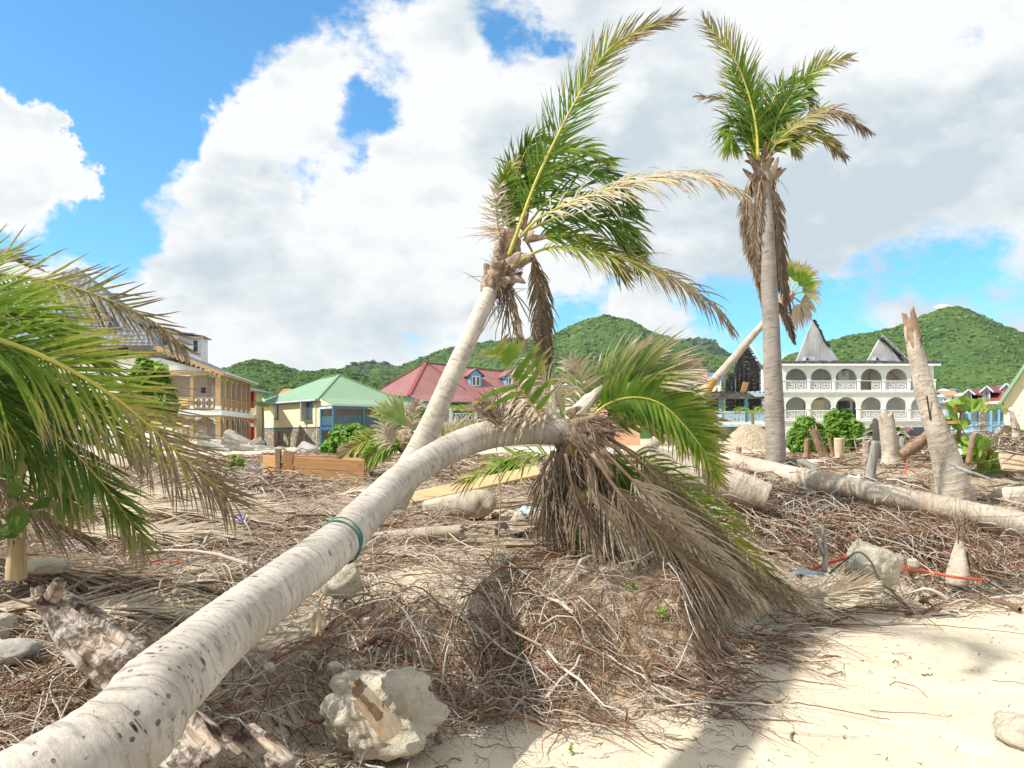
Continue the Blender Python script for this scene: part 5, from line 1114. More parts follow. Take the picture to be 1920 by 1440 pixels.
def burnt_house():
    D = 78.0; s = D / F; X = lambda px: (px - 960) * s; Z = lambda py: hgt(py, D)
    base = Vector((X(1390), D, gz(X(1390), D) - .3)); t = thing('burnt_house', base, 'burnt building with a charred black clapboard gable above a pale blue fretwork balcony', 'building'); O = base; rnd = random.Random(8)
    # gable: charred boards one by one
    def edge(py):   # left and right limit of the gable at a given row
        L_ = np.interp(py, [640, 665, 680, 697, 702, 712, 770], [1404, 1392, 1385, 1380, 1369, 1366, 1366]); Rr = np.interp(py, [640, 684, 770], [1407, 1433, 1433]); return L_, Rr
    py = 643.0; k = 0
    while py < 766:
        l, r = edge(py + 1.5); l += rnd.uniform(-1.5, 1.5); cut = l + (r - l) * rnd.uniform(.3, .8)
        for (a, b_) in ((l, cut), (cut + .12, r)):
            if b_ - a < 1 or rnd.random() < .04: continue
            bd = MB(O); bd.bar((X(a), D + 1 + rnd.uniform(-.02, .05), Z(py + 1.5)), (X(b_), D + 1 + rnd.uniform(-.02, .05), Z(py + 1.5 + rnd.uniform(-.3, .3))), .05, s * 2.5, (0, -.25, 1)); part(bd, 'clapboard', 'char_siding' if rnd.random() < .55 else 'black', t)
        py += 3.2; k += 1
    bk = MB(O); bk.prism([(X(1367), D + 1.3, Z(770)), (X(1367), D + 1.3, Z(712)), (X(1382), D + 1.3, Z(697)), (X(1394), D + 1.3, Z(665)), (X(1406), D + 1.3, Z(642)), (X(1432), D + 1.3, Z(686)), (X(1432), D + 1.3, Z(770))][::-1], (0, .1, 0)); part(bk, 'inner_wall', 'black', t)
    for px in (1376, 1383, 1391, 1399, 1408, 1420): 
        sd = MB(O); top = {1376: 715, 1383: 705, 1391: 690, 1399: 682, 1408: 700, 1420: 716}[px]; sd.bb(X(px), X(px + 1.8), D + .86, D + .93, Z(768), Z(top)); part(sd, 'wall_stud', 'black' if px != 1383 else 'char_beam', t)
    vg = MB(O); vg.bar((X(1406), D + .8, Z(638)), (X(1436), D + .8, Z(686)), .25, .14); part(vg, 'verge_board', 'white', t)
    br = MB(O); br.bar((X(1396), D + .5, Z(737)), (X(1401), D + .5, Z(716)), .3, .5); part(br, 'loose_timber', 'wood_orange', t)
    # blackened beams and roof remains over the balcony
    bm_ = MB(O); bm_.bb(X(1325), X(1445), D - .3, D - .1, Z(748), Z(738)); bm_.bb(X(1340), X(1445), D - .1, D + .0, Z(737.5), Z(735)); part(bm_, 'scorched_beam', 'char_beam', t)
    for px in range(1330, 1444, 9): b_ = MB(O); b_.bb(X(px), X(px + 2.2), D - .7, D + 1, Z(738), Z(734.6) + rnd.uniform(-.05, .05)); part(b_, 'rafter_end', 'black', t)
    sh = MB(O); sh.prism([(X(1397), D - .8, Z(736)), (X(1412), D - .8, Z(745)), (X(1444), D - .8, Z(743)), (X(1444), D + .8, Z(733))], (0, 0, .06)); part(sh, 'roof_sheet', 'roof_blue', t)
    for (a, b_, c, mt) in ((1350, 1364, 0, 'dark'), (1369, 1385, 0, 'stained'), (1385, 1397, 0, 'fibre_dark'), (1401, 1410, 0, 'white'), (1410, 1445, 0, 'stained'), (1325, 1350, 0, 'dark')):
        w = MB(O); w.bb(X(a), X(b_) - .004, D + 1.8, D + 1.9, Z(790), Z(745)); part(w, 'wall_panel', mt, t)
    w = MB(O); w.bb(X(1414), X(1436), D + 1.7, D + 1.79, Z(772), Z(748)); part(w, 'burnt_opening', 'black', t)
    for px in (1320, 1350, 1398, 1443): p_ = MB(O); p_.bb(X(px) - .12, X(px) + .12, D - .28, D - .04, O.z, Z(748.2)); part(p_, 'post', 'lightblue' if px != 1398 else 'teal', t)
    for px in (1350, 1398): p_ = MB(O); p_.bb(X(px) - .16, X(px) + .16, D - .32, D + .0, Z(766), Z(748)); part(p_, 'post_head', 'teal', t)
    for (a, b_) in ((1322, 1348), (1352, 1396), (1400, 1441), (1445, 1466)):
        rb = MB(O); rb.bb(X(a), X(b_), D - .25, D - .1, Z(773.5), Z(771.3)); rb.bb(X(a), X(b_), D - .25, D - .1, Z(791), Z(788.5)); part(rb, 'handrail', 'lightblue', t)
        nn = max(1, round((b_ - a) / 7.0)); 
        for j in range(nn): pb = MB(O); q0 = a + (b_ - a) * j / nn; q1 = a + (b_ - a) * (j + 1) / nn; lattice_panel(pb, X(q0) + .02, X(q1) - .02, Z(788.3), Z(773.8), D - .18, .06, False); part(pb, 'balcony_panel', 'lightblue', t)
    f = MB(O); f.bb(X(1318), X(1466), D - .35, D + 1.9, Z(799), Z(791.2)); part(f, 'balcony_floor', 'white', t); f = MB(O); f.bb(X(1318), X(1466), D - .38, D - .354, Z(800), Z(796)); part(f, 'fascia', 'lightblue', t)
    g_ = MB(O); g_.bb(X(1322), X(1394), D + 2, D + 2.2, O.z, Z(799)); part(g_, 'ground_wall', 'stained', t); g_ = MB(O); g_.bb(X(1394.1), X(1466), D + 2, D + 2.2, O.z, Z(799)); part(g_, 'ground_wall', 'orange_wall', t)
    w = MB(O); w.bb(X(1433.5), X(1452), D + .5, D + .7, Z(768), Z(686)); part(w, 'side_wall', 'white_siding', t); w = MB(O); w.bar((X(1428), D + .2, Z(687)), (X(1455), D + .2, Z(680)), 1.2, .15); part(w, 'roof_edge', 'shingle', t)
    # collapsed rusty bits left of the gable
    for (px, py_, w_, h_, mt) in ((1338, 728, 10, 12, 'white'), (1352, 728, 8, 16, 'rachis_orange'), (1345, 733, 16, 8, 'fibre_dark'), (1362, 722, 4, 26, 'white')):
        w = MB(O); w.prism([(X(px), D + 2.5, Z(py_ + h_ / 2)), (X(px + w_), D + 2.5, Z(py_ + h_ / 2)), (X(px + w_ * .6), D + 2.5, Z(py_ - h_ / 2))], (0, .1, 0)); part(w, 'wreckage', mt, t)
burnt_house()

def local_house(loc, rz, name, label, cat='house'):
    t = thing(name, loc, label, cat, rz=rz); return t, MB
def roof_poly(t, name, pts, mat, th=.12, ridge=None, rmat=None):
    b = MB(); b.prism([Vector(p) for p in pts], (0, 0, -th)); return part(b, name, mat, t)

def green_house():
    g0 = gz(-19, 80) - .4; t, _ = local_house(Vector((-19.25, 80, g0)), R(40), 'green_roof_house', 'cream clapboard house with a light green hipped roof, stone base and blue verandah')
    zf = hgt(800, 80) - g0; ze = hgt(751, 80) - g0; za = 8.4 - g0
    U, Vd = 10.0, 16.5
    b = MB(); b.bb(0, U, 0.02, Vd - .5, 0, zf - .06); part(b, 'stone_base', 'stone', t)
    b = MB(); b.bb(.0, U, 0, Vd - .5, zf, ze + .12); part(b, 'wall', 'cream_siding', t)
    b = MB(); b.bb(-.04, U, -.04, Vd - .45, zf - .12, zf - .003); part(b, 'sill_band', 'darkblue', t)
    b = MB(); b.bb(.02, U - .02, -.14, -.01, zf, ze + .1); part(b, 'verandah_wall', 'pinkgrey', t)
    # roof, main hip; the long axis runs back from the verandah
    e = .45; zz = ze + .05; r1, r2 = (5, 5.5, za), (5, 9.5, za - .15); c = [(-e, -.2, zz), (U + e, -.2, zz), (U + e, Vd, zz), (-e, Vd, zz)]
    for nm, pts in (('roof_slope', [c[0], c[1], r1]), ('roof_slope', [c[1], c[2], r2, r1]), ('roof_slope', [c[2], c[3], r2]), ('roof_slope', [c[3], c[0], r1, r2])): roof_poly(t, nm, pts, 'roof_green', .1)
    for a, b_ in ((c[0], r1), (c[1], r1), (r1, r2)): 
        q = MB(); q.bar(Vector(a) + Vector((0, 0, .05)), Vector(b_) + Vector((0, 0, .05)), .28, .06); part(q, 'ridge_cap', 'roof_green', t)
    q = MB(); q.bb(-e - .05, -e, -.25, Vd, zz - .22, zz - .02); part(q, 'eaves_board', 'darkblue', t); q = MB(); q.tube([(-e - .12, -.2, zz - .03), (-e - .12, Vd, zz - .03)], .09, 8); part(q, 'gutter', 'gutter', t)
    # verandah: lower roof, posts, balustrade
    vz = ze - .15; vd = 2.9; q = MB(); q.prism([(-.2, -vd, vz - .28), (U + .6, -vd, vz - .28), (U + .2, -.1, ze + .12), (.1, -.1, ze + .30)], (0, 0, -.07)); part(q, 'verandah_roof', 'roof_green', t)
    q = MB(); q.bb(-.25, U + .6, -vd - .14, -vd - .02, vz - .46, vz - .30); part(q, 'gutter', 'gutter', t)
    q = MB(); q.bb(0, U + .3, -vd + .02, -vd + .2, vz - .72, vz - .48); part(q, 'beam', 'teal', t); q = MB(); q.prism([(-.02, -vd + .1, vz - .40), (-.02, -.16, vz - .40), (-.02, -.16, ze + .16)], (.06, 0, 0)); part(q, 'gable_infill', 'cream', t)
    q = MB(); q.bb(-.1, .0, -vd + .1, -.2, vz - .72, vz - .5); part(q, 'beam', 'lightblue', t)
    for x, y in ((.08, -vd + .1), (3.4, -vd + .1), (6.6, -vd + .1), (9.7, -vd + .1), (.08, -.25)): q = MB(); q.bb(x - .1, x + .1, y - .1, y + .1, 0, vz - .725); part(q, 'post', 'teal', t)
    q = MB(); q.bb(U + .02, U + .3, -vd + .2, -.2, zf, vz - .73); part(q, 'end_wall', 'teal', t)
    q = MB(); q.bb(0, U, -vd, -.16, zf - .35, zf - .02); part(q, 'verandah_floor', 'darkblue', t)
    for (xa, xb) in ((.2, 3.28), (3.52, 6.48), (6.72, 9.58)):
        q = MB(); q.bb(xa, xb, -vd + .06, -vd + .14, zf + .98, zf + 1.06); q.bb(xa, xb, -vd + .06, -vd + .14, zf + .08, zf + .14)
        x = xa + .1
        while x < xb: q.bb(x - .035, x + .035, -vd + .08, -vd + .12, zf + .143, zf + .977); x += .19
        part(q, 'balustrade', 'teal', t)
    q = MB(); y = -.5
    while y > -vd + .2: q.bb(.0, .05, y - .14, y - .01, zf + .1, zf + 1.0); y -= .2
    part(q, 'balustrade', 'teal', t)
    # side openings on the cream wall (local -x face): y is distance back
    for y, h0, h1, w, mt in ((10.2, .95, 2.45, .75, 'teal'), (2.2, .6, 2.5, 1.3, 'teal')):
        q = MB(); q.bb(-.08, -.01, y - w / 2, y + w / 2, zf + h0, zf + h1); f_ = part(q, 'window', mt, t); q = MB(); q.bb(-.1, -.083, y - w / 2 + .1, y + w / 2 - .1, zf + h0 + .12, zf + h1 - .12); part(q, 'pane', 'glass', f_)
        q = MB(); q.bb(-.22, -.0, y - w / 2 - .05, y + w / 2 + .05, zf + h0 - .1, zf + h0 - .003); part(q, 'sill', 'teal', f_)
    q = MB(); q.box((-.30, 3.25, zf + 1.55), (.03, .42, .95), 0, Matrix.Rotation(R(-50), 3, 'Z')); sh = part(q, 'shutter', 'white_clean', t)
    q = MB()
    for (dy, dz, hy, hz) in ((0, .93, .42, .04), (0, -.93, .42, .04), (.40, 0, .03, .89), (-.40, 0, .03, .89), (0, 0, .37, .04)):
        v = Matrix.Rotation(R(-50), 3, 'Z') @ Vector((-.045, dy, dz)); q.box(Vector((-.30, 3.25, zf + 1.55)) + v, (.012, hy, hz), 0, Matrix.Rotation(R(-50), 3, 'Z'))
    part(q, 'shutter_trim', 'red', sh)
    q = MB(); q.bb(-.08, -.01, 9.6, 10.5, .75, 2.15); f_ = part(q, 'window', 'teal', t); q = MB(); q.bb(-.11, -.083, 9.7, 10.35, .85, 2.1); part(q, 'shutter', 'pinkred', f_)
    for y, z0, z1 in ((.35, 0, zf - .1), (.6, zf, ze - .3), (3.2, 0, 1.9)): q = MB(); q.tube([(-.12, y, z0), (-.12, y, z1)], .06, 8); part(q, 'downpipe', 'gutter', t)
green_house()

def red_house():
    g0 = gz(-12, 95) - .4; t, _ = local_house(Vector((-11.9, 95, g0)), R(20), 'red_roof_house', 'long aqua house with a dark red metal roof, blue dormers and a white lattice verandah')
    ze = hgt(742, 95) - g0; zr = hgt(683, 101) - g0 + .25; U, Vd = 18.0, 12.0
    b = MB(); b.bb(.3, U, .3, Vd, 0, ze); part(b, 'wall', 'aqua', t)
    e = .4; c = [(-e, 0, ze), (U, 0, ze - .0), (U + e, Vd, ze), (-e - 2.2, Vd - 2, ze + .8)]; r1 = (3.2, 6.2, zr); r2 = (U - 3, 6.2, zr - .9)
    roof_poly(t, 'roof_slope', [c[0], c[1], r2, r1], 'roof_red', .12); roof_poly(t, 'roof_slope', [c[3], c[0], r1], 'roof_red', .12); roof_poly(t, 'roof_slope', [c[1], c[2], r2], 'roof_red'); roof_poly(t, 'roof_slope', [c[2], c[3], r1, r2], 'roof_red')
    for a, b_, w in ((c[0], r1, .45), (r1, r2, .4), (c[3], r1, .3)): q = MB(); q.bar(Vector(a) + Vector((0, 0, .07)), Vector(b_) + Vector((0, 0, .07)), w, .08); part(q, 'ridge_cap', 'roof_red2', t)
    q = MB(); p1, p2 = Vector((3.4, 5.9, zr - .05)), Vector((7.0, 1.2, ze + 1.0)); q.bar(p1, p2, .06, .05); part(q, 'lightning_strap', 'black', t)
    q = MB(); q.bar((9, 3.9, ze + 2.7), (U - 2, 3.9, ze + 2.7), .04, .04); part(q, 'roof_cable', 'gutter', t)
    # verandah on the front
    vd = 2.6; q = MB(); q.prism([(.5, -vd, ze - .75), (U, -vd, ze - .75), (U, .1, ze + .10), (-.3, .1, ze + .10)], (0, 0, -.08)); part(q, 'verandah_roof', 'roof_red', t)
    q = MB(); q.bb(4.4, U, -vd - .1, -vd + .1, ze - 1.3, ze - .86); part(q, 'torn_gutter', 'black', t)
    q = MB(); rnd = random.Random(4)
    for i in range(12): x = 4.6 + i * 1.1; q.box((x, -vd - .12, ze - .95 + rnd.uniform(-.1, .1)), (.35, .06, .1), 0, Matrix.Rotation(rnd.uniform(-.3, .3), 3, 'Y'))
    part(q, 'torn_gutter', 'black', t)
    q = MB(); q.bb(.4, U, -vd + .12, -vd + .4, ze - 1.75, ze - 1.32); part(q, 'beam', 'white_clean', t)
    zf = hgt(793, 95) - g0; q = MB(); q.bb(.2, U, -vd, .29, 0, zf); part(q, 'terrace', 'white', t)
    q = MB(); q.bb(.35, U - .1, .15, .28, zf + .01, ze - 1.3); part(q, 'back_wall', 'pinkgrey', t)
    for x in (5.2, 9.7): q = MB(); q.bb(x, x + 1.5, .05, .14, zf + .05, ze - 1.6); part(q, 'door', 'aqua' if x < 6 else 'dark', t)
    for x in (.6, 4.1, 7.2, 10.6, 14, 17.4): q = MB(); q.bb(x - .2, x + .2, -vd + .1, -vd + .45, zf + .002, ze - 1.753); part(q, 'column', 'white_clean', t)
    for xa, xb in ((.85, 3.85), (4.35, 6.95), (7.45, 10.35), (10.85, 13.75), (14.25, 17.15)):
        q = MB(); q.bb(xa, xb, -vd + .2, -vd + .3, zf + 1.05, zf + 1.15); q.bb(xa, xb, -vd + .2, -vd + .3, zf + .03, zf + .10); n = int((xb - xa) / .42)
        for i in range(n):
            x = xa + (i + .5) * (xb - xa) / n; hw = (xb - xa) / n / 2
            q.bar((x - hw, -vd + .24, zf + .12), (x + hw, -vd + .24, zf + 1.03), .03, .06); q.bar((x + hw, -vd + .27, zf + .12), (x - hw, -vd + .27, zf + 1.03), .03, .06)
        part(q, 'lattice_balustrade', 'white_clean', t)
    q = MB(); q.bb(.32, 2.6, -2.3, .1, zf, ze - .9); q.prism([(.32, -2.3, ze - .897), (.32, .1, ze - .897), (.32, .1, ze + .02)], (.2, 0, 0)); part(q, 'aqua_wall', 'aqua', t)
    # dormers
    for x in (8.6, 13.4):
        y0 = 2.0; z0 = ze + (zr - ze) * (y0 / 6.2) - .1; h_ = 1.5; w = .75
        d = MB(); d.bb(x - w, x + w, y0, y0 + 3.0, z0 - .1, z0 + h_); d.prism([(x - w, y0, z0 + h_ + .002), (x + w, y0, z0 + h_ + .002), (x, y0, z0 + h_ + .65)], (0, 3, 0)); dm = part(d, 'dormer', 'blue', t)
        q = MB(); q.prism([(x - w - .35, y0 - .25, z0 + h_ - .22), (x, y0 - .25, z0 + h_ + .72), (x, y0 - .25, z0 + h_ + .84), (x - w - .4, y0 - .25, z0 + h_ - .10)], (0, 3.3, 0)); q.prism([(x + w + .35, y0 - .25, z0 + h_ - .22), (x + w + .4, y0 - .25, z0 + h_ - .10), (x + .002, y0 - .25, z0 + h_ + .84), (x + .002, y0 - .25, z0 + h_ + .72)], (0, 3.3, 0)); part(q, 'dormer_roof', 'roof_red', dm)
        q = MB(); 
        for sx in (-1, 1): q.bb(x + sx * .27 - .25, x + sx * .27 + .25, y0 - .06, y0 - .01, z0 + .1, z0 + 1.35)
        part(q, 'window_frame', 'white_clean', dm); q = MB()
        for sx in (-1, 1): q.bb(x + sx * .27 - .16, x + sx * .27 + .16, y0 - .08, y0 - .063, z0 + .22, z0 + 1.23)
        part(q, 'pane', 'glass', dm)
red_house()

def tan_house():
    D = 69.0; g0 = gz(-26, 69) - .4; t, _ = local_house(Vector((-25.2, D, g0)), R(6.5), 'balcony_house', 'big white house with a steep grey metal roof, dormers and tan painted two storey balconies')
    # local x runs left (negative) along the front, y runs back; corner post at the origin
    zb = hgt(768, D) - g0; ze = hgt(703, D) - g0; zl = hgt(780, D) - g0
    Vd = 12.5; Lx = -22.0; vd = 1.45
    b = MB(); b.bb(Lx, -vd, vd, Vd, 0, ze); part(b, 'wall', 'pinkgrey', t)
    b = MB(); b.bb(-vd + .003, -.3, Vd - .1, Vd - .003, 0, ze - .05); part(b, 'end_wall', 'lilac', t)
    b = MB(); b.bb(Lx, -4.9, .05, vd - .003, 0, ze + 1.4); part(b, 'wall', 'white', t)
    b = MB(); b.prism([(-4.898, .1, ze + .1), (-.2, .1, ze + .1), (-4.898, .1, ze + 1.4)], (0, .15, 0)); part(b, 'gable_board', 'white', t)
    for z0, z1, nm in ((zl - .05, zb, 'balcony_floor'),):
        b = MB(); b.bb(-4.85, .15, -.15, Vd, z0 - .0, z1 - .16); part(b, nm, 'tan', t); b = MB(); b.bb(-4.87, .2, -.2, Vd + .05, z1 - .155, z1 + .12 - .16); b.bb(-4.87, .2, -.22, -.153, z0 + .12, z1 - .158); b.bb(.153, .22, -.2, Vd, z0 + .12, z1 - .158); part(b, 'white_band', 'white_clean', t)
    posts = [(-.13, 0)] + [(-4.65, 0), (-2.3, 0)] + [(-.13, y) for y in (2.2, 4.3, 6.4, 8.5, 10.6, 12.4)]
    for i, (x, y) in enumerate(posts):
        w = .2 if i == 0 else .12
        for (z0, z1) in ((0, zl - .06), (zb - .03, ze - .02)): b = MB(); b.bb(x - w, x + w, y - w, y + w, z0, z1); part(b, 'post', 'tan', t)
        b = MB(); b.bb(x - w - .03, x + w + .03, y - w - .03, y + w + .03, zb, zb + .3); part(b, 'post_foot', 'white_clean', t)
    b = MB(); b.bb(-4.8, .1, -.12, .12, ze - .03, ze + .25); b.bb(-.25, .1, .13, Vd, ze - .03, ze + .2); part(b, 'beam', 'tan', t)
    # balustrades with pierced boards
    def rail(p, q, n):
        p = Vector(p); q = Vector(q); b = MB(); d = (q - p); L_ = d.length; d.normalize()
        b.bar(p + Vector((0, 0, 1.0)), q + Vector((0, 0, 1.0)), .1, .09); b.bar(p + Vector((0, 0, .12)), q + Vector((0, 0, .12)), .08, .07)
        for i in range(n + 1): c = p + d * (L_ * i / n); b.bar(c + Vector((0, 0, .16)), c + Vector((0, 0, .95)), .05, .05, (d.y, -d.x, 0))
        part(b, 'balustrade', 'tan', t)
    rail((-4.5, 0, zb), (-2.45, 0, zb), 9); rail((-2.15, 0, zb), (-.35, 0, zb), 9)
    for x in (-3.5, -1.75, -.85): 
        b = MB(); 
        for sx in (-1, 1):
            for sz in (-1, 1): b.prism([(x + sx * .30, -.1, zb + .55 + sz * .36), (x + sx * .08, -.1, zb + .55 + sz * .36), (x + sx * .30, -.1, zb + .55 + sz * .08)], (0, .05, 0))
        part(b, 'fretwork', 'white_clean', t)
    ys = [0.25, 2.2, 4.3, 6.4, 8.5, 10.6, 12.4]
    for a, b_ in zip(ys, ys[1:]): rail((-.13, a + .15, zb), (-.13, b_ - .15, zb), 8)
    # brackets under the balcony
    for x, y, dx, dy in [(-.35, 0, -1, 0), (-2.1, 0, 1, 0), (-2.5, 0, -1, 0), (-4.4, 0, 1, 0)] + [(-.13, y + .2, 0, 1) for y in ys[:-1]] + [(-.13, y - .2, 0, -1) for y in ys[1:]]:
        b = MB(); z = zl - .08; v = Vector((dx, dy, 0)); p = Vector((x, y, z)); nn = Vector((dy, dx, 0)) * .03
        b.prism([p, p + v * .62, p + v * .5 + Vector((0, 0, -.14)), p + v * .2 + Vector((0, 0, -.25)), p + v * .12 + Vector((0, 0, -.6)), p + Vector((0, 0, -.62))], nn); part(b, 'bracket', 'white_clean', t)
    # inner openings
    for y in (3.3, 5.4, 7.5, 9.6): 
        for z0 in (.1, zb + .1): b = MB(); b.bb(-vd - .0 + .003, -vd + .06, y - .55, y + .55, z0, z0 + 2.2); part(b, 'shutter_door', 'lilac', t)
    b = MB(); b.bb(-1.9, -1.55, vd - .15, vd - .02, zb + 1.5, zb + 1.95); part(b, 'wall_lamp', 'dark', t)
    b = MB(); b.bb(-4.85, -4.5, .4, vd, zb, ze); part(b, 'window', 'white_clean', t)
    # roofs: lower skirt over the balcony, steep main roof
    zt = hgt(665, 66) - g0
    q = MB(); q.prism([(.5, -.5, ze + .18), (.5, Vd + .6, ze + .1), (-5.2, Vd + .4, ze + 2.6), (-5.2, -.5, ze + 2.6)], (0, 0, -.1)); part(q, 'balcony_roof', 'roof_grey', t)
    q = MB(); q.prism([(.45, -.52, ze + .16), (-5.3, -.52, ze + 2.55), (-5.3, -.52, ze + 2.1), (.45, -.52, ze - .12)], (0, -.06, 0)); part(q, 'verge_board', 'tan', t)
    q = MB(); q.bb(.5, .56, -.5, Vd + .5, ze - .12, ze + .14); part(q, 'eaves_board', 'tan', t); q = MB(); q.tube([(.64, -.4, ze + .12), (.64, Vd + .6, ze + .08)], .09, 8); part(q, 'gutter', 'gutter', t)
    for i in range(14): q = MB(); q.box((.1 - i * .38, -.6, ze + .28 - .12 + i * .158 - .28), (.1, .012, .09), 0, Matrix.Rotation(.4, 3, 'Y')); part(q, 'verge_fretwork', 'tan', t)
    pk = Vector((-13.9, 5.5, hgt(505, 74) - g0)); q = MB()
    c = [Vector((-5.0, -.3, ze + 2.5)), Vector((-5.0, Vd, ze + 2.5)), Vector((-23, Vd, ze + 2.0)), Vector((-23, -.3, ze + 2.0))]
    q.poly([c[0], pk, c[3]][::-1]); q.poly([c[0], c[1], pk]); q.poly([c[1], c[2], pk]); q.poly([c[2], c[3], pk]); part(q, 'main_roof', 'roof_grey', t)
    # dormers on the right-hand slope and a front one
    def dormer(x0, x1, y0, y1, z0, z1, wy, over=.3, face='right'):
        d = MB(); d.bb(x0, x1, y0, y1, z0, z1); dm = part(d, 'dormer', 'white_siding', t)
        q = MB(); q.prism([(x0 - .2, y0 - over, z1 + .55), (x1 + over, y0 - over, z1 + .003), (x1 + over, y1 + over, z1 + .003), (x0 - .2, y1 + over, z1 + .55)], (0, 0, .1)); part(q, 'dormer_roof', 'roof_grey', dm)
        q = MB(); q.bb(x1 - .8, x1 - .2, y0 - .05, y0 - .01, z1 - 1.5, z1 - .25); part(q, 'window_frame', 'white_clean', dm); q = MB(); q.bb(x1 - .7, x1 - .3, y0 - .07, y0 - .053, z1 - 1.4, z1 - .35); part(q, 'pane', 'glass', dm)
        q = MB(); q.bb(x0 - .2, x1 + over, y0 - over - .05, y0 - over, z1 - .12, z1 + .0); part(q, 'dormer_trim', 'tan', dm)
    s = 72 / F; LX = lambda px: ((px - 960) * s + 25.2)
    dormer(LX(262), LX(336), 2.2, 4.5, ze + 1.6, hgt(622, 72) - g0, 3); dormer(LX(300), LX(361), 7.6, 10, ze + 1.2, hgt(634, 77) - g0, 8)
    d = MB(); d.bb(LX(160), LX(236), .9, 4, hgt(650, 70) - g0, hgt(600, 70) - g0); dm = part(d, 'dormer', 'white_siding', t)
    xa, xb = LX(150), LX(242); zt2 = hgt(600, 70) - g0; q = MB(); q.prism([(xa, .5, zt2), (xb, .5, zt2), ((xa + xb) / 2, 3, zt2 + 1.7)], (0, 0, .1)); q.prism([(xb, .5, zt2), (xb, 5, zt2), ((xa + xb) / 2, 3, zt2 + 1.7)], (0, 0, .1)); part(q, 'dormer_roof', 'roof_grey', dm)
    q = MB(); q.bb(xa, xb, .42, .48, zt2 - .15, zt2); part(q, 'dormer_trim', 'tan', dm)
    for px in (176, 214): q = MB(); q.bb(LX(px) - .4, LX(px) + .4, .8, .88, zt2 - 1.6, zt2 - .4); part(q, 'pane', 'lightblue', dm)
tan_house()

def red_post_house():
    D = 84; X = lambda px: (px - 960) / F * D; Z = lambda py: hgt(py, D); base = Vector((X(476), D, gz(X(476), D) - .4)); t = thing('red_post_house', base, 'narrow cream house front with red balcony posts, just behind the tan balcony house', 'house'); O = base
    b = MB(O); b.bb(X(440), X(472), D + 1.5, D + 3.5, O.z, Z(728)); part(b, 'wall', 'cream', t)
    for px in (462, 472, 474.5): 
        for a, c in ((835, 800), (765, 735)): b = MB(O); b.bb(X(px) - .12, X(px) + .12, D - .1, D + .15, max(O.z, Z(a)), Z(c)); part(b, 'post', 'red', t)
    b = MB(O); b.bb(X(455), X(477), D - .2, D + 1.49, Z(784), Z(778)); part(b, 'balcony_floor', 'cream', t); b = MB(O); b.bb(X(455), X(477), D - .24, D - .21, Z(793), Z(788)); part(b, 'beam', 'red', t); b = MB(O); b.bb(X(457), X(475), D - .1, D - .04, Z(777.7), Z(764)); part(b, 'balustrade', 'cream', t)
    b = MB(O); b.prism([(X(440), D - .6, Z(722)), (X(485), D - .6, Z(733)), (X(485), D + 7, Z(733)), (X(440), D + 7, Z(722))], (0, 0, -.15)); part(b, 'roof', 'roof_grey', t)
red_post_house()

def simple_house(px0, px1, pe, pb, D, ridge, wall, roof, label, name='house', wins=(), depth=7, win='teal', gable=False, off=0, trim='white_clean'):
    """box house seen from the front: px0..px1, eaves row pe, base row pb, ridge = (row, px a, px b) or gable apex"""
    Z = lambda py: hgt(py, D); pc = (px0 + px1) / 2; zb = min(Z(pb), gz((pc - 960) / F * D, D)) - .5; X, base, rz_, O = facade(pc, D, zb); t = thing(name, base, label, 'house', rz=rz_); e = .3 * D / 100 + .1
    b = MB(O); b.bb(X(px0), X(px1), D, D + depth, zb, Z(pe)); 
    if gable: b.prism([(X(px0), D, Z(pe) + .003), (X(px1), D, Z(pe) + .003), (X(ridge[1]), D, Z(ridge[0]))], (0, depth, 0))
    part(b, 'wall', wall, t); q = MB(O); zr = Z(ridge[0])
    if gable:
        xm = X(ridge[1]); x0_, x1_ = X(px0), X(px1)
        for xs, sg in ((x0_, -1), (x1_, 1)):
            q.prism([(xm, D - .4, zr + .12), (xs + sg * e, D - .4, Z(pe) - e * .5 + .1), (xs + sg * e, D + depth, Z(pe) - e * .5 + .1), (xm, D + depth, zr + .12)], (0, 0, -.1))
        part(q, 'roof', roof, t); q = MB(O)
        for xs, sg in ((x0_, -1), (x1_, 1)): q.bar((xm, D - .46, zr + .02), (xs + sg * e, D - .46, Z(pe) - e * .5), .06, .3)
        part(q, 'verge_board', trim, t)
    else:
        A = Vector((X(px0) - e, D - e, Z(pe))); B = Vector((X(px1) + e, D - e, Z(pe))); C_ = Vector((X(px1) + e, D + depth + e, Z(pe))); D_ = Vector((X(px0) - e, D + depth + e, Z(pe))); r1 = Vector((X(ridge[1]), D + depth / 2, zr * (1 + .5 * depth / D) - H * .5 * depth / D)); r2 = Vector((X(ridge[2]), D + depth / 2, r1.z))
        for pts in ([A, B, r2, r1], [B, C_, r2], [C_, D_, r1, r2], [D_, A, r1]): q.poly(pts)
        q.poly([A + Vector((0, 0, -.05)), B + Vector((0, 0, -.05)), C_ + Vector((0, 0, -.05)), D_ + Vector((0, 0, -.05))][::-1]); part(q, 'roof', roof, t)
    for (a, b_, c, d) in wins:
        q = MB(O); q.bb(X(a), X(b_), D - .06, D - .01, Z(d), Z(c)); w = part(q, 'window', win, t); ix = (X(b_) - X(a)) * .15; iz = (Z(c) - Z(d)) * .1; q = MB(O); q.bb(X(a) + ix, X(b_) - ix, D - .09, D - .063, Z(d) + iz, Z(c) - iz); part(q, 'pane', 'glass', w)
    return t
simple_house(476, 512, 762, 846, 100, (740, 470, 482), 'white_siding', 'roof_blue', 'white clapboard house with blue window trim between the tan house and the green roofed house', wins=((488, 496, 778, 798), (503, 509, 778, 798)), win='darkblue')
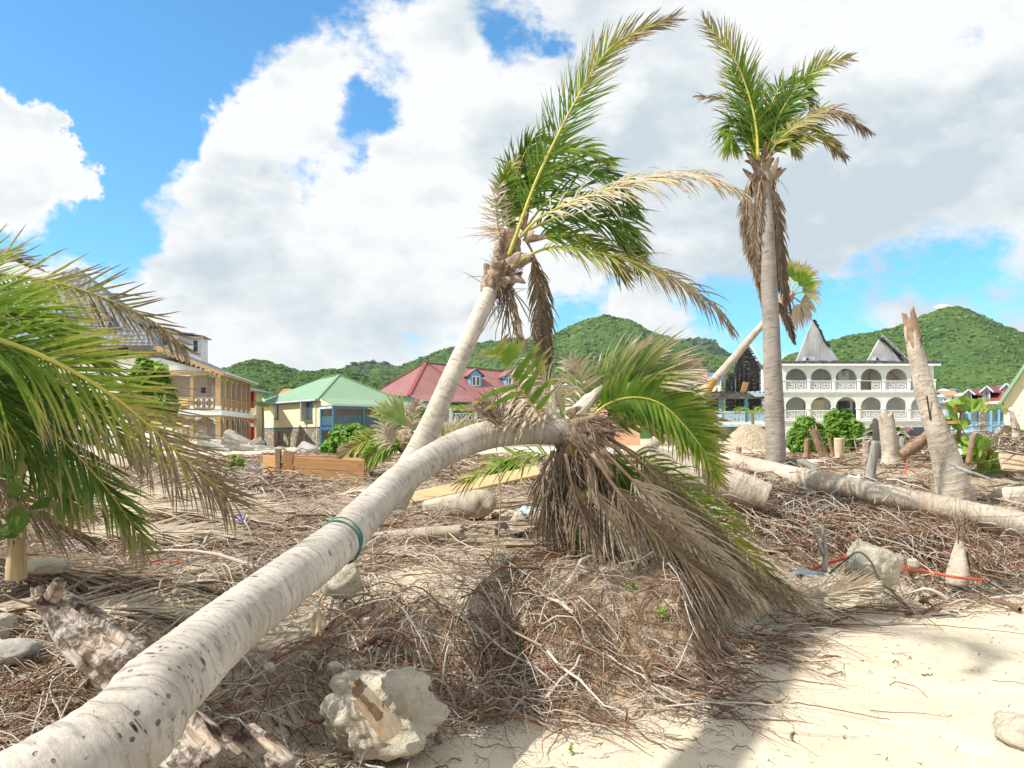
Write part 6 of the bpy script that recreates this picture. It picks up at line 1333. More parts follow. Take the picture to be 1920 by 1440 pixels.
simple_house(470, 500, 830, 850, 90, (812, 482, 490), 'white', 'darkblue', 'small white lean-to with a blue edged roof at the foot of the white clapboard house', depth=3)
simple_house(505, 575, 762, 800, 115, (729, 532, 545), 'peach', 'roof_orange', 'house with a salmon tiled roof showing behind the green roof')
simple_house(1107, 1200, 734, 830, 110, (707, 1131, 0), 'peach', 'roof_orange', 'peach house with a white scalloped gable and round window, behind the fallen crown', gable=True, depth=12)
simple_house(1060, 1102, 722, 830, 120, (713, 1070, 1095), 'white', 'roof_blue', 'low grey-blue roofed house left of the peach gable')
simple_house(1255, 1305, 700, 830, 120, (688, 1262, 1302), 'lightblue', 'roof_grey', 'tall narrow pale green house end behind the fallen crown')
simple_house(1295, 1330, 712, 790, 140, (702, 1300, 1325), 'cream', 'roof_orange', 'small house with a faded tile roof between the pale house and the fan palm trunk', wins=((1300, 1305, 715, 722), (1312, 1317, 715, 722)))
simple_house(1322, 1352, 712, 790, 128, (699, 1335, 1345), 'white', 'tarp', 'small white house under a bright blue tarpaulin roof, behind the fan palm trunk', wins=((1328, 1332, 715, 722), (1340, 1344, 715, 722)))
simple_house(1305, 1330, 738, 800, 110, (728, 1312, 1322), 'cream', 'roof_orange', 'low cream house with an orange roof under the fan palm trunk')
simple_house(1765, 1795, 742, 790, 180, (733, 1772, 1788), 'white', 'roof_orange', 'white hillside villa with an orange hipped roof, right of the broken trunk', wins=((1770, 1774, 745, 751), (1785, 1789, 745, 751)))
simple_house(1795, 1808, 742, 790, 175, (737, 1798, 1806), 'white', 'white', 'small white domed hillside house next to the red roofed dormers', wins=((1798, 1804, 745, 750),))
simple_house(1752, 1768, 745, 800, 165, (740, 1755, 1766), 'lightblue', 'roof_blue', 'pale grey house immediately right of the arcaded building')
simple_house(1762, 1776, 733, 760, 230, (729, 1765, 1772), 'white', 'white', 'tiny white house highest on the slope beside the broken trunk')
simple_house(1778, 1792, 732, 750, 260, (729, 1781, 1790), 'white', 'roof_grey', 'tiny flat white house up the slope, rightmost of the little group above the orange roof')
simple_house(1748, 1800, 758, 850, 75, (754, 1760, 1790), 'pinkgrey', 'roof_grey', 'flat pinkish building between the arcades and the blue columned house', wins=((1760, 1766, 768, 790),), win='peach')

def round_window():
    pass
def blue_house():
    D = 68.0; Z = lambda py: hgt(py, D); X, base, rz_, O = facade(1835, D, gz(40, D) - .4); t = thing('blue_column_house', base, 'lilac house with a red roof, three dormers and a verandah of bright blue columns', 'house', rz=rz_)
    b = MB(O); b.bb(X(1785), X(1915), D + 2.5, D + 10, O.z, Z(755)); part(b, 'wall', 'white', t)
    q = MB(O); q.prism([(X(1775), D - .4, Z(765)), (X(1800), D - .4, Z(759)), (X(1890), D - .4, Z(753)), (X(1905), D + 4.5, Z(722)), (X(1835), D + 4.5, Z(724))], (0, 0, -.12)); part(q, 'roof', 'roof_red2', t)
    q = MB(O); q.prism([(X(1860), D + 4.2, Z(724)), (X(1905), D + 4.2, Z(718)), (X(1905), D + 7, Z(712)), (X(1872), D + 7, Z(716))], (0, 0, -.1)); part(q, 'roof', 'roof_red2', t)
    q = MB(O); q.bar((X(1800), D - .5, Z(759.5)), (X(1890), D - .5, Z(754)), .12, .2); part(q, 'gutter', 'white_clean', t); q = MB(O); q.bb(X(1776), X(1889), D - .2, D, Z(766), Z(761)); part(q, 'beam', 'blue', t)
    for (a, b_, pe, pk) in ((1810, 1822, 736, 728), (1843, 1857, 732, 723), (1881, 1894, 728, 719)):
        w0, w1 = X(a), X(b_); m_ = (w0 + w1) / 2; dep = 4.0; dm_ = MB(O); dm_.bb(w0, w1, D + .9, D + .9 + dep, Z(750), Z(pe)); dm_.prism([(w0, D + .9, Z(pe) + .003), (w1, D + .9, Z(pe) + .003), (m_, D + .9, Z(pk) - .05)], (0, dep, 0)); dm = part(dm_, 'dormer', 'lilac', t)
        q = MB(O)
        for xs, sg in ((w0, -1), (w1, 1)): q.prism([(m_, D + .6, Z(pk) + .05), (xs + sg * .25, D + .6, Z(pe) - .1), (xs + sg * .25 + 1.2, D + .6 + dep, Z(pe) - .1), (m_ + 1.2, D + .6 + dep, Z(pk) + .05)], (0, 0, -.09))
        part(q, 'dormer_roof', 'roof_red2', dm); q = MB(O)
        for xs, sg in ((w0, -1), (w1, 1)): q.bar((m_, D + .55, Z(pk) - .03), (xs + sg * .25, D + .55, Z(pe) - .15), .05, .13)
        part(q, 'verge_board', 'lightblue', dm); q = MB(O); q.bb(w0 + .15, w1 - .15, D + .84, D + .89, Z(749), Z(pe + 1)); part(q, 'window_frame', 'blue' if a < 1880 else 'wood_pine', dm)
        if a < 1880: q = MB(O); q.bb(w0 + .24, w1 - .24, D + .80, D + .837, Z(747.5), Z(pe + 2.5)); part(q, 'pane', 'glass', dm)
    for px in (1776, 1788, 1803, 1818, 1838, 1858, 1873, 1888): 
        q = MB(O); q.bb(X(px) - .09, X(px) + .09, D - .18, D, O.z, Z(766.2)); part(q, 'column', 'blue', t)
    for px in (1776, 1788, 1803, 1818, 1838, 1858, 1873):
        q = MB(O); q.prism([(X(px) + .093, D - .14, Z(766.3)), (X(px) + .5, D - .14, Z(766.3)), (X(px) + .093, D - .14, Z(772))], (0, .08, 0)); part(q, 'bracket', 'blue', t)
    q = MB(O); q.bb(X(1778), X(1888), D - .13, D - .05, Z(792.5), Z(791)); q.bb(X(1778), X(1888), D - .13, D - .05, Z(806.5), Z(805))
    for i in range(56): x = X(1779) + i * .09 * D / 68 * 1.0; q.bb(x - .02, x + .02, D - .11, D - .07, Z(804.8), Z(792.7)) if x < X(1887) else None
    part(q, 'balustrade', 'blue', t); q = MB(O); q.bb(X(1775), X(1890), D - .3, D + 2.4, Z(811), Z(807)); part(q, 'verandah_floor', 'lightblue', t)
    for a, b_ in ((1802, 1812), (1832, 1840), (1872, 1880)): q = MB(O); q.bb(X(a), X(b_), D + 2.35, D + 2.49, Z(806), Z(772)); w = part(q, 'door', 'blue', t); q = MB(O); q.bb(X(a) + .1, X(b_) - .1, D + 2.3, D + 2.347, Z(805), Z(774)); part(q, 'pane', 'glass', w)
blue_house()
def cream_gable():
    D = 55.0; Z = lambda py: hgt(py, D); X, base, rz_, O = facade(1890, D, gz(35, D) - .4, 1.25); t = thing('cream_gable_house', base, 'plain cream gable wall with a green roof edge at the right border', 'house', rz=rz_)
    b = MB(O); b.prism([(X(1882), D, O.z), (X(2160), D, O.z), (X(2160), D, Z(752)), (X(2021), D, Z(556)), (X(1882), D, Z(752))], (0, 9, 0)); part(b, 'wall', 'cream', t)
    q = MB(O); q.bar((X(1874), D - .25, Z(760)), (X(2021), D - .25, Z(552)), .6, .18); q.bar((X(2021.2), D - .25, Z(552)), (X(2168), D - .25, Z(760)), .6, .18); part(q, 'roof_verge', 'roof_green', t)
    q = MB(O); q.prism([(X(1874), D + .06, Z(760)), (X(1874), D + 9, Z(760)), (X(2021), D + 9, Z(552)), (X(2021), D + .06, Z(552))], (0, 0, .1)); q.prism([(X(2021.2), D + .06, Z(552)), (X(2021.2), D + 9, Z(552)), (X(2168), D + 9, Z(760)), (X(2168), D + .06, Z(760))], (0, 0, .1)); part(q, 'roof', 'roof_green', t)
    for a, b_, c, d in ((1891, 1900, 764, 789), (1907, 1913, 764, 778)): q = MB(O); q.bb(X(a), X(b_), D - .06, D - .01, Z(d), Z(c)); w = part(q, 'window', 'white_clean', t); q = MB(O); q.bb(X(a) + .06, X(b_) - .06, D - .09, D - .063, Z(d) + .06, Z(c) - .06); part(q, 'pane', 'gutter', w)
cream_gable()
def yellow_ruin():
    D = 40.0; X = lambda px: (px - 960) / F * D; Z = lambda py: hgt(py, D); base = Vector((X(330), D, gz(X(330), D) - .2)); t = thing('ruined_wall', base, 'broken yellow and white painted masonry wall behind the left fronds', 'wall'); O = base; rnd = random.Random(12)
    bw, bh = .72, .33; z = O.z; row = 0
    while z < Z(758):
        x = X(258) + (row % 2) * bw / 2; lim = np.interp(z, [O.z, Z(820), Z(800), Z(758)], [X(345), X(340), X(335), X(322)]) + rnd.uniform(-.3, .3)
        while x < lim:
            f = (z - O.z) / (Z(758) - O.z); mt = 'yellow' if (f > .72 or .42 < f < .62) else 'white'
            if rnd.random() < .1: mt = 'concrete'
            q = MB(O); q.bb(x + .008, x + bw - .008, D + rnd.uniform(-.02, .02), D + .25, z + .006, z + bh - .006); part(q, 'block', mt, t); x += bw
        z += bh; row += 1
    b = MB(O); b.bb(X(262), X(318), D + .06, D + .2, O.z, Z(764)); part(b, 'mortar_core', 'concrete', t)
    # beam and pillar in front
    t2 = thing('stone_pillar', P(338, 868, 33), 'stump of rough stone pillar beside the yellow ruin', 'pillar'); q = MB(t2.location)
    for i in range(7): q.box(P(338, 862 - i * 9, 33) + Vector((rnd.uniform(-.04, .04), 0, 0)), (.22 + rnd.uniform(-.03, .03), .2, .095), 0, Matrix.Rotation(rnd.uniform(-.2, .2), 3, 'Z'))
    part(q, 'masonry', 'stone', t2)
    a = P(350, 872, 31); t3 = MB(a); t3.tube([a, P(352, 800, 31)], [.07, .06], 8); t3.tube([P(352, 812, 31), P(300, 816, 31)], [.03, .03], 6); o = part(t3, 'metal_post', 'rachis_dry', None); o.location = a; tag(o, 'rusty upright post with a thin cross bar, in front of the yellow ruin', 'post')
yellow_ruin()
small_palm(866, 772, 60, 2.2, 'small green young palm in front of the white lattice verandah, left of two', 601)
small_palm(905, 780, 62, 1.8, 'small green young palm near the black gutter, right of two', 621)
small_palm(1411, 775, 62, 2.0, 'small young palm standing in front of the burnt building balcony', 641, .12)
small_palm(1842, 775, 45, 1.8, 'shaggy dark young palm in front of the blue columned house', 661, .22)
small_palm(493, 765, 82, 3.2, 'drooping dark green palm between the red posts and the white clapboard house', 681, .12)
def car():
    D = 50; X = lambda px: (px - 960) / F * D; g = gz(X(1722), D) ; base = Vector((X(1722), D, g)); t = thing('parked_car', base, 'dark maroon car parked under the arcades, mostly hidden by the leaning branch', 'car'); O = base
    prof = [(-2.0, .3), (-2.05, .75), (-1.3, .95), (-.7, 1.42), (.6, 1.45), (1.3, 1.0), (2.0, .85), (2.05, .35)]
    q = MB(O); q.prism([O + Vector((x, -.8, z)) for x, z in prof], (0, 1.6, 0)); part(q, 'body', 'car', t, bevel=.05)
    q = MB(O); q.prism([O + Vector((x, -.81, z)) for x, z in ((-1.1, .98), (-.62, 1.34), (.5, 1.36), (1.05, .98))], (0, 1.62, 0)); part(q, 'windows', 'glass', t)
    for x in (-1.3, 1.3):
        for y in (-.72, .72):
            q = MB(O); q.tube([O + Vector((x, y - .1, .32)), O + Vector((x, y + .1, .32))], .32, 18); w = part(q, 'wheel', 'tyre', t); q = MB(O); q.tube([O + Vector((x, y - .115, .32)), O + Vector((x, y + .115, .32))], .19, 14); part(q, 'rim', 'ac', w)
car()
# ================================================================ rocks, stumps, logs, planks
def rock_mesh(name, loc, rad, mat, seed, parent=None, sub=4, amp=.28, flat=None, tilt=0.0):
    bm = bmesh.new(); bmesh.ops.create_icosphere(bm, subdivisions=sub, radius=1); sv = Vector((seed * 3.7, seed * 1.3, seed * .7))
    for v in bm.verts:
        d = v.co.normalized()
        # chip flat facets off the ball, then roughen
        k = 1.0; rnd = random.Random(seed)
        for i in range(15):
            n = Vector((rnd.gauss(0, 1), rnd.gauss(0, 1), rnd.gauss(0, 1))).normalized(); h = rnd.uniform(.66, .9); dn = d.dot(n)
            if dn > h: k = min(k, h / dn)
        k *= 1 + amp * .45 * mnoise.fractal(d * 1.4 + sv, 1, 2, 5) + amp * .22 * mnoise.fractal(d * 6 + sv, 1, 2, 4)
        v.co = Vector((d.x * rad[0], d.y * rad[1], d.z * rad[2])) * k
    if tilt: bmesh.ops.rotate(bm, verts=bm.verts, matrix=Matrix.Rotation(tilt, 3, 'Y'))
    me = bpy.data.meshes.new(name); bm.to_mesh(me); bm.free(); me.materials.append(M[mat])
    for p in me.polygons: p.use_smooth = False if sub < 4 else True
    return link(name, me, parent, loc)
def rock(px, py, d, rad, label, seed, mat='limestone', name='rock', **kw):
    loc = P(px, py, d); loc.z = max(loc.z, gz(loc.x, loc.y) + rad[2] * .35); o = rock_mesh(name, loc, rad, mat, seed, **kw); return tag(o, label, 'rock')
rk = rock(722, 1335, 4.0, (.33, .24, .235), 'large pale limestone boulder with a broken stake stuck in it, on the sand', 3, sub=5, amp=.5)
rock(1640, 1062, 7.15, (.29, .22, .235), 'pale tilted block of rock with a dark cable across it', 5, sub=5, amp=.4, tilt=.5)
rock(640, 1088, 5.1, (.15, .13, .13), 'roundish cream rock half under the bent trunk', 7); rock(-22, 1200, 4.4, (.15, .2, .15), 'grey-white boulder cut by the left border', 9)
rock(30, 1230, 4.25, (.17, .16, .08), 'low earthy rock between the left boulder and the driftwood', 10, 'concrete'); rock(1925, 1375, 4.2, (.15, .3, .10), 'pale rock on the sand at the right border', 11)
rock(975, 975, 7.4, (.10, .08, .06), 'small pale broken stone near the pale blue scrap', 13); rock(930, 968, 7.6, (.05, .05, .045), 'fist sized pale stone left of the pale blue scrap', 14)
rock(1475, 950, 9.6, (.0, .0, .0), '', 15) if False else None
rock(1905, 945, 11.0, (.35, .25, .16), 'pale lumpy coral rock above the fallen trunk at the right border', 16); rock(1530, 870, 13.5, (.20, .15, .08), 'small grey stone right of the tall palm base', 17)
rock(1712, 1056, 7.7, (.06, .05, .06), 'little white squared stone between the tilted block and the bottle shaped stump', 18, sub=2); rock(1550, 1130, 6.6, (.035, .03, .05), 'tiny upright grey stone at the edge of the sand', 19, sub=2)
rock(1505, 898, 11.8, (.30, .2, .08), 'flat grey stone under the middle of the long fallen trunk', 20, 'concrete'); rock(1635, 935, 12, (.06, .05, .05), 'small pale stone lying beyond the long fallen trunk', 21)
for _i, (_x, _y, _d, _r, _l) in enumerate([(1010, 905, 9.6, .05, 'small pale stone beside the pine plank'), (860, 1000, 6.7, .05, 'pale stone by the stripped trunk'), (1020, 1180, 5.1, .035, 'small grey stone on the face of the root mound'), (1180, 940, 8.2, .06, 'grey stone behind the fallen crown fronds'), (1590, 1000, 8.9, .05, 'small stone in the sticks above the tilted block'), (330, 1110, 4.9, .035, 'small pale stone above the driftwood log'), (560, 1120, 5.0, .045, 'cream stone just above the bent trunk, left of the cord')]): rock(_x, _y, _d, (_r, _r * .8, _r * .7), _l, 60 + _i, sub=3)
rock(628, 1252, 4.4, (.045, .04, .045), 'small white shell-like stone above the big boulder', 22); rock(505, 1252, 4.2, (.035, .03, .03), 'small pinkish stone left of the big boulder', 23)
rock(85, 1062, 4.95, (.16, .12, .05), 'flat pale stone at the foot of the splintered stump', 24); rock(1330, 905, 11.0, (.0, .0, .0), '', 1) if False else None
# the broken stake in the boulder
def stake():
    a = P(735, 1372, 3.72); b_ = P(672, 1296, 3.66); t = thing('broken_stake', a, 'short splintered stake leaning out of the large pale boulder', 'stake'); ax = (b_ - a)
    trunk_mesh('shaft', [a, a.lerp(b_, .5), b_], [.058, .052, .046], M['wood_cut'], t, a, n=14, step=.01, seed=71, jag_end=.03); trunk_mesh('rotten_tip', [a.lerp(b_, .45) + Vector((-.004, -.004, .004)), b_ + ax * .12], [.051, .040], M['wood_brown'], t, a, n=14, step=.01, seed=72, jag_end=.05, jag_start=.03, lump=.2)
stake()
def stump(px, ptop, pbot, d, w0, w1, mat, label, seed, lean=0, jag=.05, name='stump', n=20, ring=.06, lump=.1, flare=1.35, cat='stump', mid=None):
    top = P(px + lean, ptop, d); bot = P(px, pbot, d); bot.z -= .06; k = d / F / 2; t = thing(name, bot, label, cat)
    m_ = bot.lerp(top, .5) if mid is None else P(mid[0], mid[1], d)
    trunk_mesh('wood', [bot, bot.lerp(m_, .35), m_, top], [w0 * k * flare, w0 * k, (w0 * .5 + w1 * .5) * k, w1 * k], M[mat], t, bot, n=n, step=.02, seed=seed, ring=ring, jag_end=jag, lump=lump)
    return t
stump(1672, 780, 862, 13.2, 40, 30, 'bark_pale', 'broad cream palm stump with ringed bark and a swollen foot, tallest in the middle distance', 701, lean=-10, jag=.12, lump=.2)
stump(1650, 790, 850, 13.6, 26, 22, 'bark_grey', 'brown decayed half of a stump directly behind the broad cream stump', 702, lean=-3, jag=.12)
stump(1630, 828, 890, 11.6, 17, 15, 'wood_weather', 'silvery grey forked post stump with a knob on its top', 703, lean=12, jag=.02, flare=1.1, lump=.25)
stump(1574, 821, 852, 14.2, 19, 19, 'wood_cut', 'clean sawn pale stump in front of the round green bush', 704, jag=0, flare=1.25)
stump(1548, 803, 854, 14.4, 18, 16, 'wood_brown', 'rough brown stump leaning left between the two green bushes', 705, lean=-24, jag=.12, lump=.3)
stump(1512, 822, 852, 14.6, 11, 10, 'wood_brown', 'small weathered stump in front of the left green bush', 706, lean=2, jag=.05); stump(1562, 822, 850, 14.0, 7, 6, 'wood_brown', 'thin slanted stick stump touching the sawn stump', 707, lean=-7, jag=.05)
stump(1624, 826, 866, 14.8, 14, 12, 'wood_drift', 'pinkish short stump behind the silvery grey post', 708, jag=.06); stump(1692, 822, 862, 14.5, 15, 12, 'wood_weather', 'grey short stump touching the foot of the broad cream stump on its right', 709, jag=.08)
stump(1795, 1012, 1085, 7.9, 44, 12, 'bark_pale', 'bottle shaped palm foot standing upright in front of the long fallen trunk', 710, lean=4, jag=.0, flare=.95, mid=(1797, 1045))
_c = P(1799, 1015, 7.9); _t = thing('fibre_tuft', _c, 'frayed fibrous tuft rising from the bottle shaped palm foot', 'plant debris'); strands(_t, _c, _c + Vector((0, 0, -.02)), 60, .34, .016, 77, (.05, 0, 3.5), 'fibre', .006); strands(_t, _c, P(1812, 1040, 7.9), 50, .25, .03, 78, (.5, 0, -1), 'fibre', .004)
stump(32, 1002, 1068, 4.7, 30, 24, 'wood_yellow', 'splintered yellow-brown stump at the left edge below the fronds', 712, jag=.11, flare=1.0, lump=.4, n=30)
stump(1385, 838, 856, 18, 12, 10, 'wood_brown', 'small dark stump on the flank of the sand heap', 713, jag=.03); stump(853, 990, 1012, 0.1, 1, 1, 'wood_cut', '', 1) if False else None
stump(848, 1002, 1020, 7.0, 14, 12, 'wood_brown', 'short splintered stub between the pale log and the fallen crown', 714, jag=.04, n=12)
stump(1735, 850, 900, 11.4, 10, 9, 'wood_brown', 'thin brown stake beside the foot of the tall broken trunk', 715, lean=2, jag=.05) if False else None
# tall broken trunk
def broken_trunk():
    base = P(1790, 895, 10.6); base.z = gz(base.x, base.y); t = thing('dead_palm', base, 'tall pale dead palm trunk with a snapped splintered top, right of the white arcades', 'palm tree'); o = base
    trunk_mesh('trunk', [base - Vector((-.05, 0, .12)), P(1777, 868, 10.6), P(1755, 800, 10.6), P(1735, 735, 10.7), P(1720, 668, 10.8), P(1708, 612, 10.9)], [.24, .20, .142, .128, .108, .086], M['bark_pale'], t, o, n=34, step=.018, seed=54, ring=.07, amp=.03, lump=.14)
    trunk_mesh('rotten_top', [P(1714, 648, 10.84), P(1708, 610, 10.9), P(1704, 592, 10.92)], [.099, .089, .078], M['wood_brown'], t, o, n=26, step=.015, seed=55, jag_end=.16, jag_start=.22, lump=.12)
    for (px, py, l, w) in ((1737, 765, .32, .006),):
        b = MB(o); p = P(px, py, 10.55); b.bar(p + Vector((-.01, -.03, l / 2)), p + Vector((.04, -.03, -l / 2)), w, .02); part(b, 'crack', 'dark', t)
broken_trunk()
# long fallen trunk, right, and the thick pale one behind the crown
def log(name, pts, rads, mat, label, seed, n=26, step=.025, **kw):
    base = Vector(pts[0]); t = thing(name, base, label, 'log'); trunk_mesh('wood', pts, rads, M[mat], t, base, n=n, step=step, seed=seed, **kw); return t
log('palm_log', [P(1290, 838, 13.8), P(1345, 856, 12.9), P(1450, 884, 11.4), P(1600, 916, 10.1), P(1750, 947, 9.6), P(1900, 980, 9.25), P(2060, 1018, 8.8)], [.125, .13, .135, .135, .14, .145, .15], 'bark_pale', 'long slender pale palm trunk lying across the right middle ground', 801, ring=.09, amp=.05, step=.02, lump=.04)
log('palm_log', [P(1215, 862, 9.5), P(1300, 885, 9.3), P(1380, 910, 9.1), P(1440, 932, 9.0)], [.17, .17, .17, .15], 'bark_pale', 'short thick whitish trunk section with a blunt end, right of the fallen crown', 802, ring=.12, lump=.05)
log('log', [P(800, 962, 7.6), P(850, 955, 7.55), P(905, 945, 7.5), P(925, 950, 7.4)], [.12, .14, .13, .03], 'bark_pale', 'plump pale rounded log end below the pine plank', 803, ring=.03)
log('log', [P(700, 1010, 6.6), P(780, 1002, 6.55), P(870, 995, 6.5)], [.045, .055, .05], 'bark_pale', 'pale stripped trunk lying low to the right of the cord', 804, ring=.04, jag_end=.06, jag_start=.05)
dw = log('driftwood_log', [P(88, 1118, 4.10), P(135, 1165, 4.0), P(195, 1215, 3.85), P(270, 1275, 3.6), P(340, 1350, 3.3)], [.07, .10, .12, .12, .11], 'drift', 'gnarled weathered driftwood log with peeling bark, left of the bent trunk', 805, jag_start=.05, lump=.22, amp=.0, n=64, step=.012, grain=.12)
for a, b_, r, sd in ((P(96, 1122, 3.98), P(112, 1090, 3.95), .03, 1), (P(75, 1118, 4.0), P(70, 1100, 4.0), .035, 2)):
    trunk_mesh('knot', [a, b_], [r, r * .8], M['drift'], dw, dw.location, n=16, step=.006, seed=sd, lump=.4, jag_end=.01)
log('driftwood_log', [P(300, 1345, 3.2), P(350, 1400, 3.05), P(410, 1470, 2.85)], [.10, .12, .12], 'drift', 'reddish peeling log coming out from under the bent trunk at the bottom', 806, lump=.2, amp=0, n=56, step=.012, grain=.2)
log('driftwood_log', [P(455, 1385, 3.6), P(500, 1420, 3.5), P(540, 1450, 3.4)], [.06, .065, .05], 'drift', 'low grey root butt at the bottom edge left of the boulder', 807, lump=.3, n=30, grain=.2)
log('grey_log', [P(1475, 865, 12.6), P(1500, 870, 12.5), P(1530, 885, 12.4), P(1562, 897, 12.3)], [.05, .09, .08, .02], 'drift_grey', 'twisted silver-grey log tapering to a point right of the tall palm', 808, lump=.3, n=24, grain=.2)
log('branch', [P(1690, 855, 13.0), P(1710, 842, 13.0), P(1722, 835, 13.0), P(1748, 808, 13.1)], [.07, .10, .09, .07], 'wood_brown', 'thick bent branch rising towards the tall broken trunk', 809, lump=.3, n=14)
log('branch', [P(1850, 824, 17), P(1880, 822, 17), P(1940, 818, 17)], [.09, .1, .1], 'wood_brown', 'dark horizontal log resting on debris at the right border', 810, lump=.3, n=12)
log('branch', [P(1850, 858, 14), P(1885, 862, 14), P(1925, 866, 14)], [.12, .13, .12], 'wood_brown', 'thick brown log under the horizontal one, at the right border', 811, lump=.25, n=14)
log('branch', [P(1845, 845, 16.5), P(1868, 815, 16.5), P(1880, 800, 16.6), P(1905, 805, 16.8)], [.05, .06, .04, .03], 'wood_weather', 'forked grey driftwood branch standing up at the right', 812, lump=.3, n=10)
log('branch', [P(1815, 870, 11.5), P(1822, 830, 11.5), P(1828, 812, 11.5)], [.035, .04, .035], 'wood_brown', 'upright brown stake amid the sea grape leaves', 813, lump=.15, n=10)
log('branch', [P(1895, 845, 16), P(1905, 815, 16), P(1898, 780, 16), P(1893, 770, 16)], [.10, .08, .05, .02], 'wood_drift', 'pale reddish dead snag at the right in front of the cream wall', 814, lump=.3, n=12)
log('pole', [P(900, 1135, 5.45), P(925, 1060, 5.5), P(938, 960, 5.6), P(932, 850, 5.7), P(930, 842, 5.7)], [.005, .006, .006, .004, .003], 'wood_brown', 'very thin upright twig standing in front of the trunk near the crown', 815, n=6, lump=.1)
log('branch', [P(1545, 1072, 7.0), P(1548, 1040, 7.05), P(1542, 985, 7.1)], [.028, .024, .012], 'wood_weather', 'grey dead stem sticking up beside the tilted block', 816, n=8, lump=.1)
log('branch', [P(1545, 1040, 7.05), P(1528, 1000, 7.05), P(1518, 968, 7.1)], [.02, .016, .007], 'wood_weather', 'thin pale stem leaning left beside the grey dead stem', 817, n=8, lump=.1)
log('branch', [P(1780, 868, 10.2), P(1810, 882, 10.0), P(1840, 892, 9.9), P(1870, 905, 9.8)], [.015, .022, .02, .01], 'wood_weather', 'dark grey branch lying at the foot of the tall broken trunk', 818, n=8, lump=.2)
log('branch', [P(955, 1010, 6.9), P(985, 1000, 6.85), P(1015, 990, 6.8)], [.02, .028, .02], 'black', 'charred black branch just left of the crown hanging fronds', 819, n=8, lump=.3)
log('branch', [P(930, 1000, 6.85), P(940, 985, 6.8), P(950, 992, 6.8), P(958, 1005, 6.75)], [.02, .03, .02, .015], 'wood_weather', 'knotted grey root piece beside the charred branch', 820, n=10, lump=.5)
# sand heap
def heap():
    d = 30; c = P(1405, 855, d); n, m = 40, 28; V = []; rs = nprng(5); rx, ry, h = (1475 - 1345) / 2 / F * d, 1.2, (856 - 806) / F * d
    for i in range(m):
        for j in range(n):
            a = 2 * math.pi * j / n; r = i / (m - 1); x = r * math.cos(a) * rx * 1.15; y = r * math.sin(a) * ry * 1.2
            z = h * (math.cos(r * math.pi) * .5 + .5) ** .8 * (1 + .25 * math.sin(a * 2 + 1) * r) + .05 * float(fbm(x * 4, y * 4, 8)) - .1 * r
            V.append((x, y, z))
    Fc = [(i * n + j, i * n + (j + 1) % n, (i + 1) * n + (j + 1) % n, (i + 1) * n + j) for i in range(m - 1) for j in range(n)]
    o = link('sand_heap', np_mesh('sand_heap', np.array(V), np.array(Fc), M['sandpile']), None, Vector((c.x, c.y, gz(c.x, c.y) - .05))); tag(o, 'heap of pale sand in front of the burnt building, left of the tall palm', 'sand heap')
heap()
# wooden crate (open box of planks)
def crate():
    d = 11.0; A = P(494, 905, d); t = thing('wooden_crate', A, 'open orange-brown timber box of stacked planks standing on the litter, left of centre', 'crate'); o = A
    def plank(p, q, w, th, nm='plank', mt='wood_orange'):
        b = MB(); L_ = (Vector(q) - Vector(p)); ob = None
        bb = MB(o); bb.bar(p, q, th, w); return part(bb, nm, mt, t, bevel=.006)
    z0, hh = P(0, 903, d).z, .165
    c0 = P(528, 903, 10.7); c1 = P(684, 903, 10.6); c2 = P(494, 903, 11.5)
    for k in range(2):
        zz = hh * (k + .5) + .01 * k
        base0 = c0.z
        plank(Vector((c0.x, c0.y, base0 + zz)), Vector((c1.x, c1.y, base0 + zz - .025 * k - .02)), hh - .008, .04)                       # front right side
        plank(Vector((c0.x - .05, c0.y + .06, base0 + zz + .0)), Vector((c2.x, c2.y, base0 + zz)), hh - .008, .04)       # left end
        plank(Vector((c2.x, c2.y + .05, base0 + zz)), Vector((c1.x - .45, c1.y + .85, base0 + zz)), hh - .008, .04)
        plank(Vector((c1.x - .03, c1.y + .05, base0 + zz - .03)), Vector((c1.x - .45, c1.y + .80, base0 + zz - .03)), hh - .008, .04)
        plank(Vector((c0.x + .02, c0.y - .03, base0 + zz + .08)), Vector((c0.x + .16, c0.y - .02, base0 + zz + .05)), hh + .02, .045, 'corner_plank')
        b = MB(o); b.bb(c0.x - .07, c0.x - .01, c0.y - .05, c0.y + .04, base0 + hh * k + .01, base0 + hh * (k + 1) + .06 * k + .05 * k - .005); part(b, 'corner_block', 'wood_brown', t)
crate()
def plank():
    a = P(768, 935, 8.3); b_ = P(1010, 882, 8.9); bb = MB(a); up = Vector((0, .75, .65)); bb.bar(a, b_, .03, .15, up); o = part(bb, 'plank', 'wood_pine', None, bevel=.004); o.location = a; tag(o, 'long fresh pine plank propped up behind the bent trunk', 'plank')
plank()
def slabs():
    for (a, b_, pt, d, h_, dep, lab) in ((-60, 492, 879, 13.0, .12, 1.2, 'long pale concrete path kerb behind the fronds on the left'), (690, 905, 884, 12.6, .14, .5, 'pale concrete slab between the crate and the bent trunk'), (895, 1020, 882, 12.4, .20, .5, 'grey edged concrete slab end right of the bent trunk')):
        z = P(0, pt, d).z + .03; x0, x1 = (a - 960) / F * d, (b_ - 960) / F * d; org = Vector((x0, d, z - h_)); q = MB(org); q.bb(x0, x1, d, d + dep, z - h_, z); o = part(q, 'concrete_slab', 'concrete', None, bevel=.01); o.location = org; tag(o, lab, 'concrete slab')
slabs()
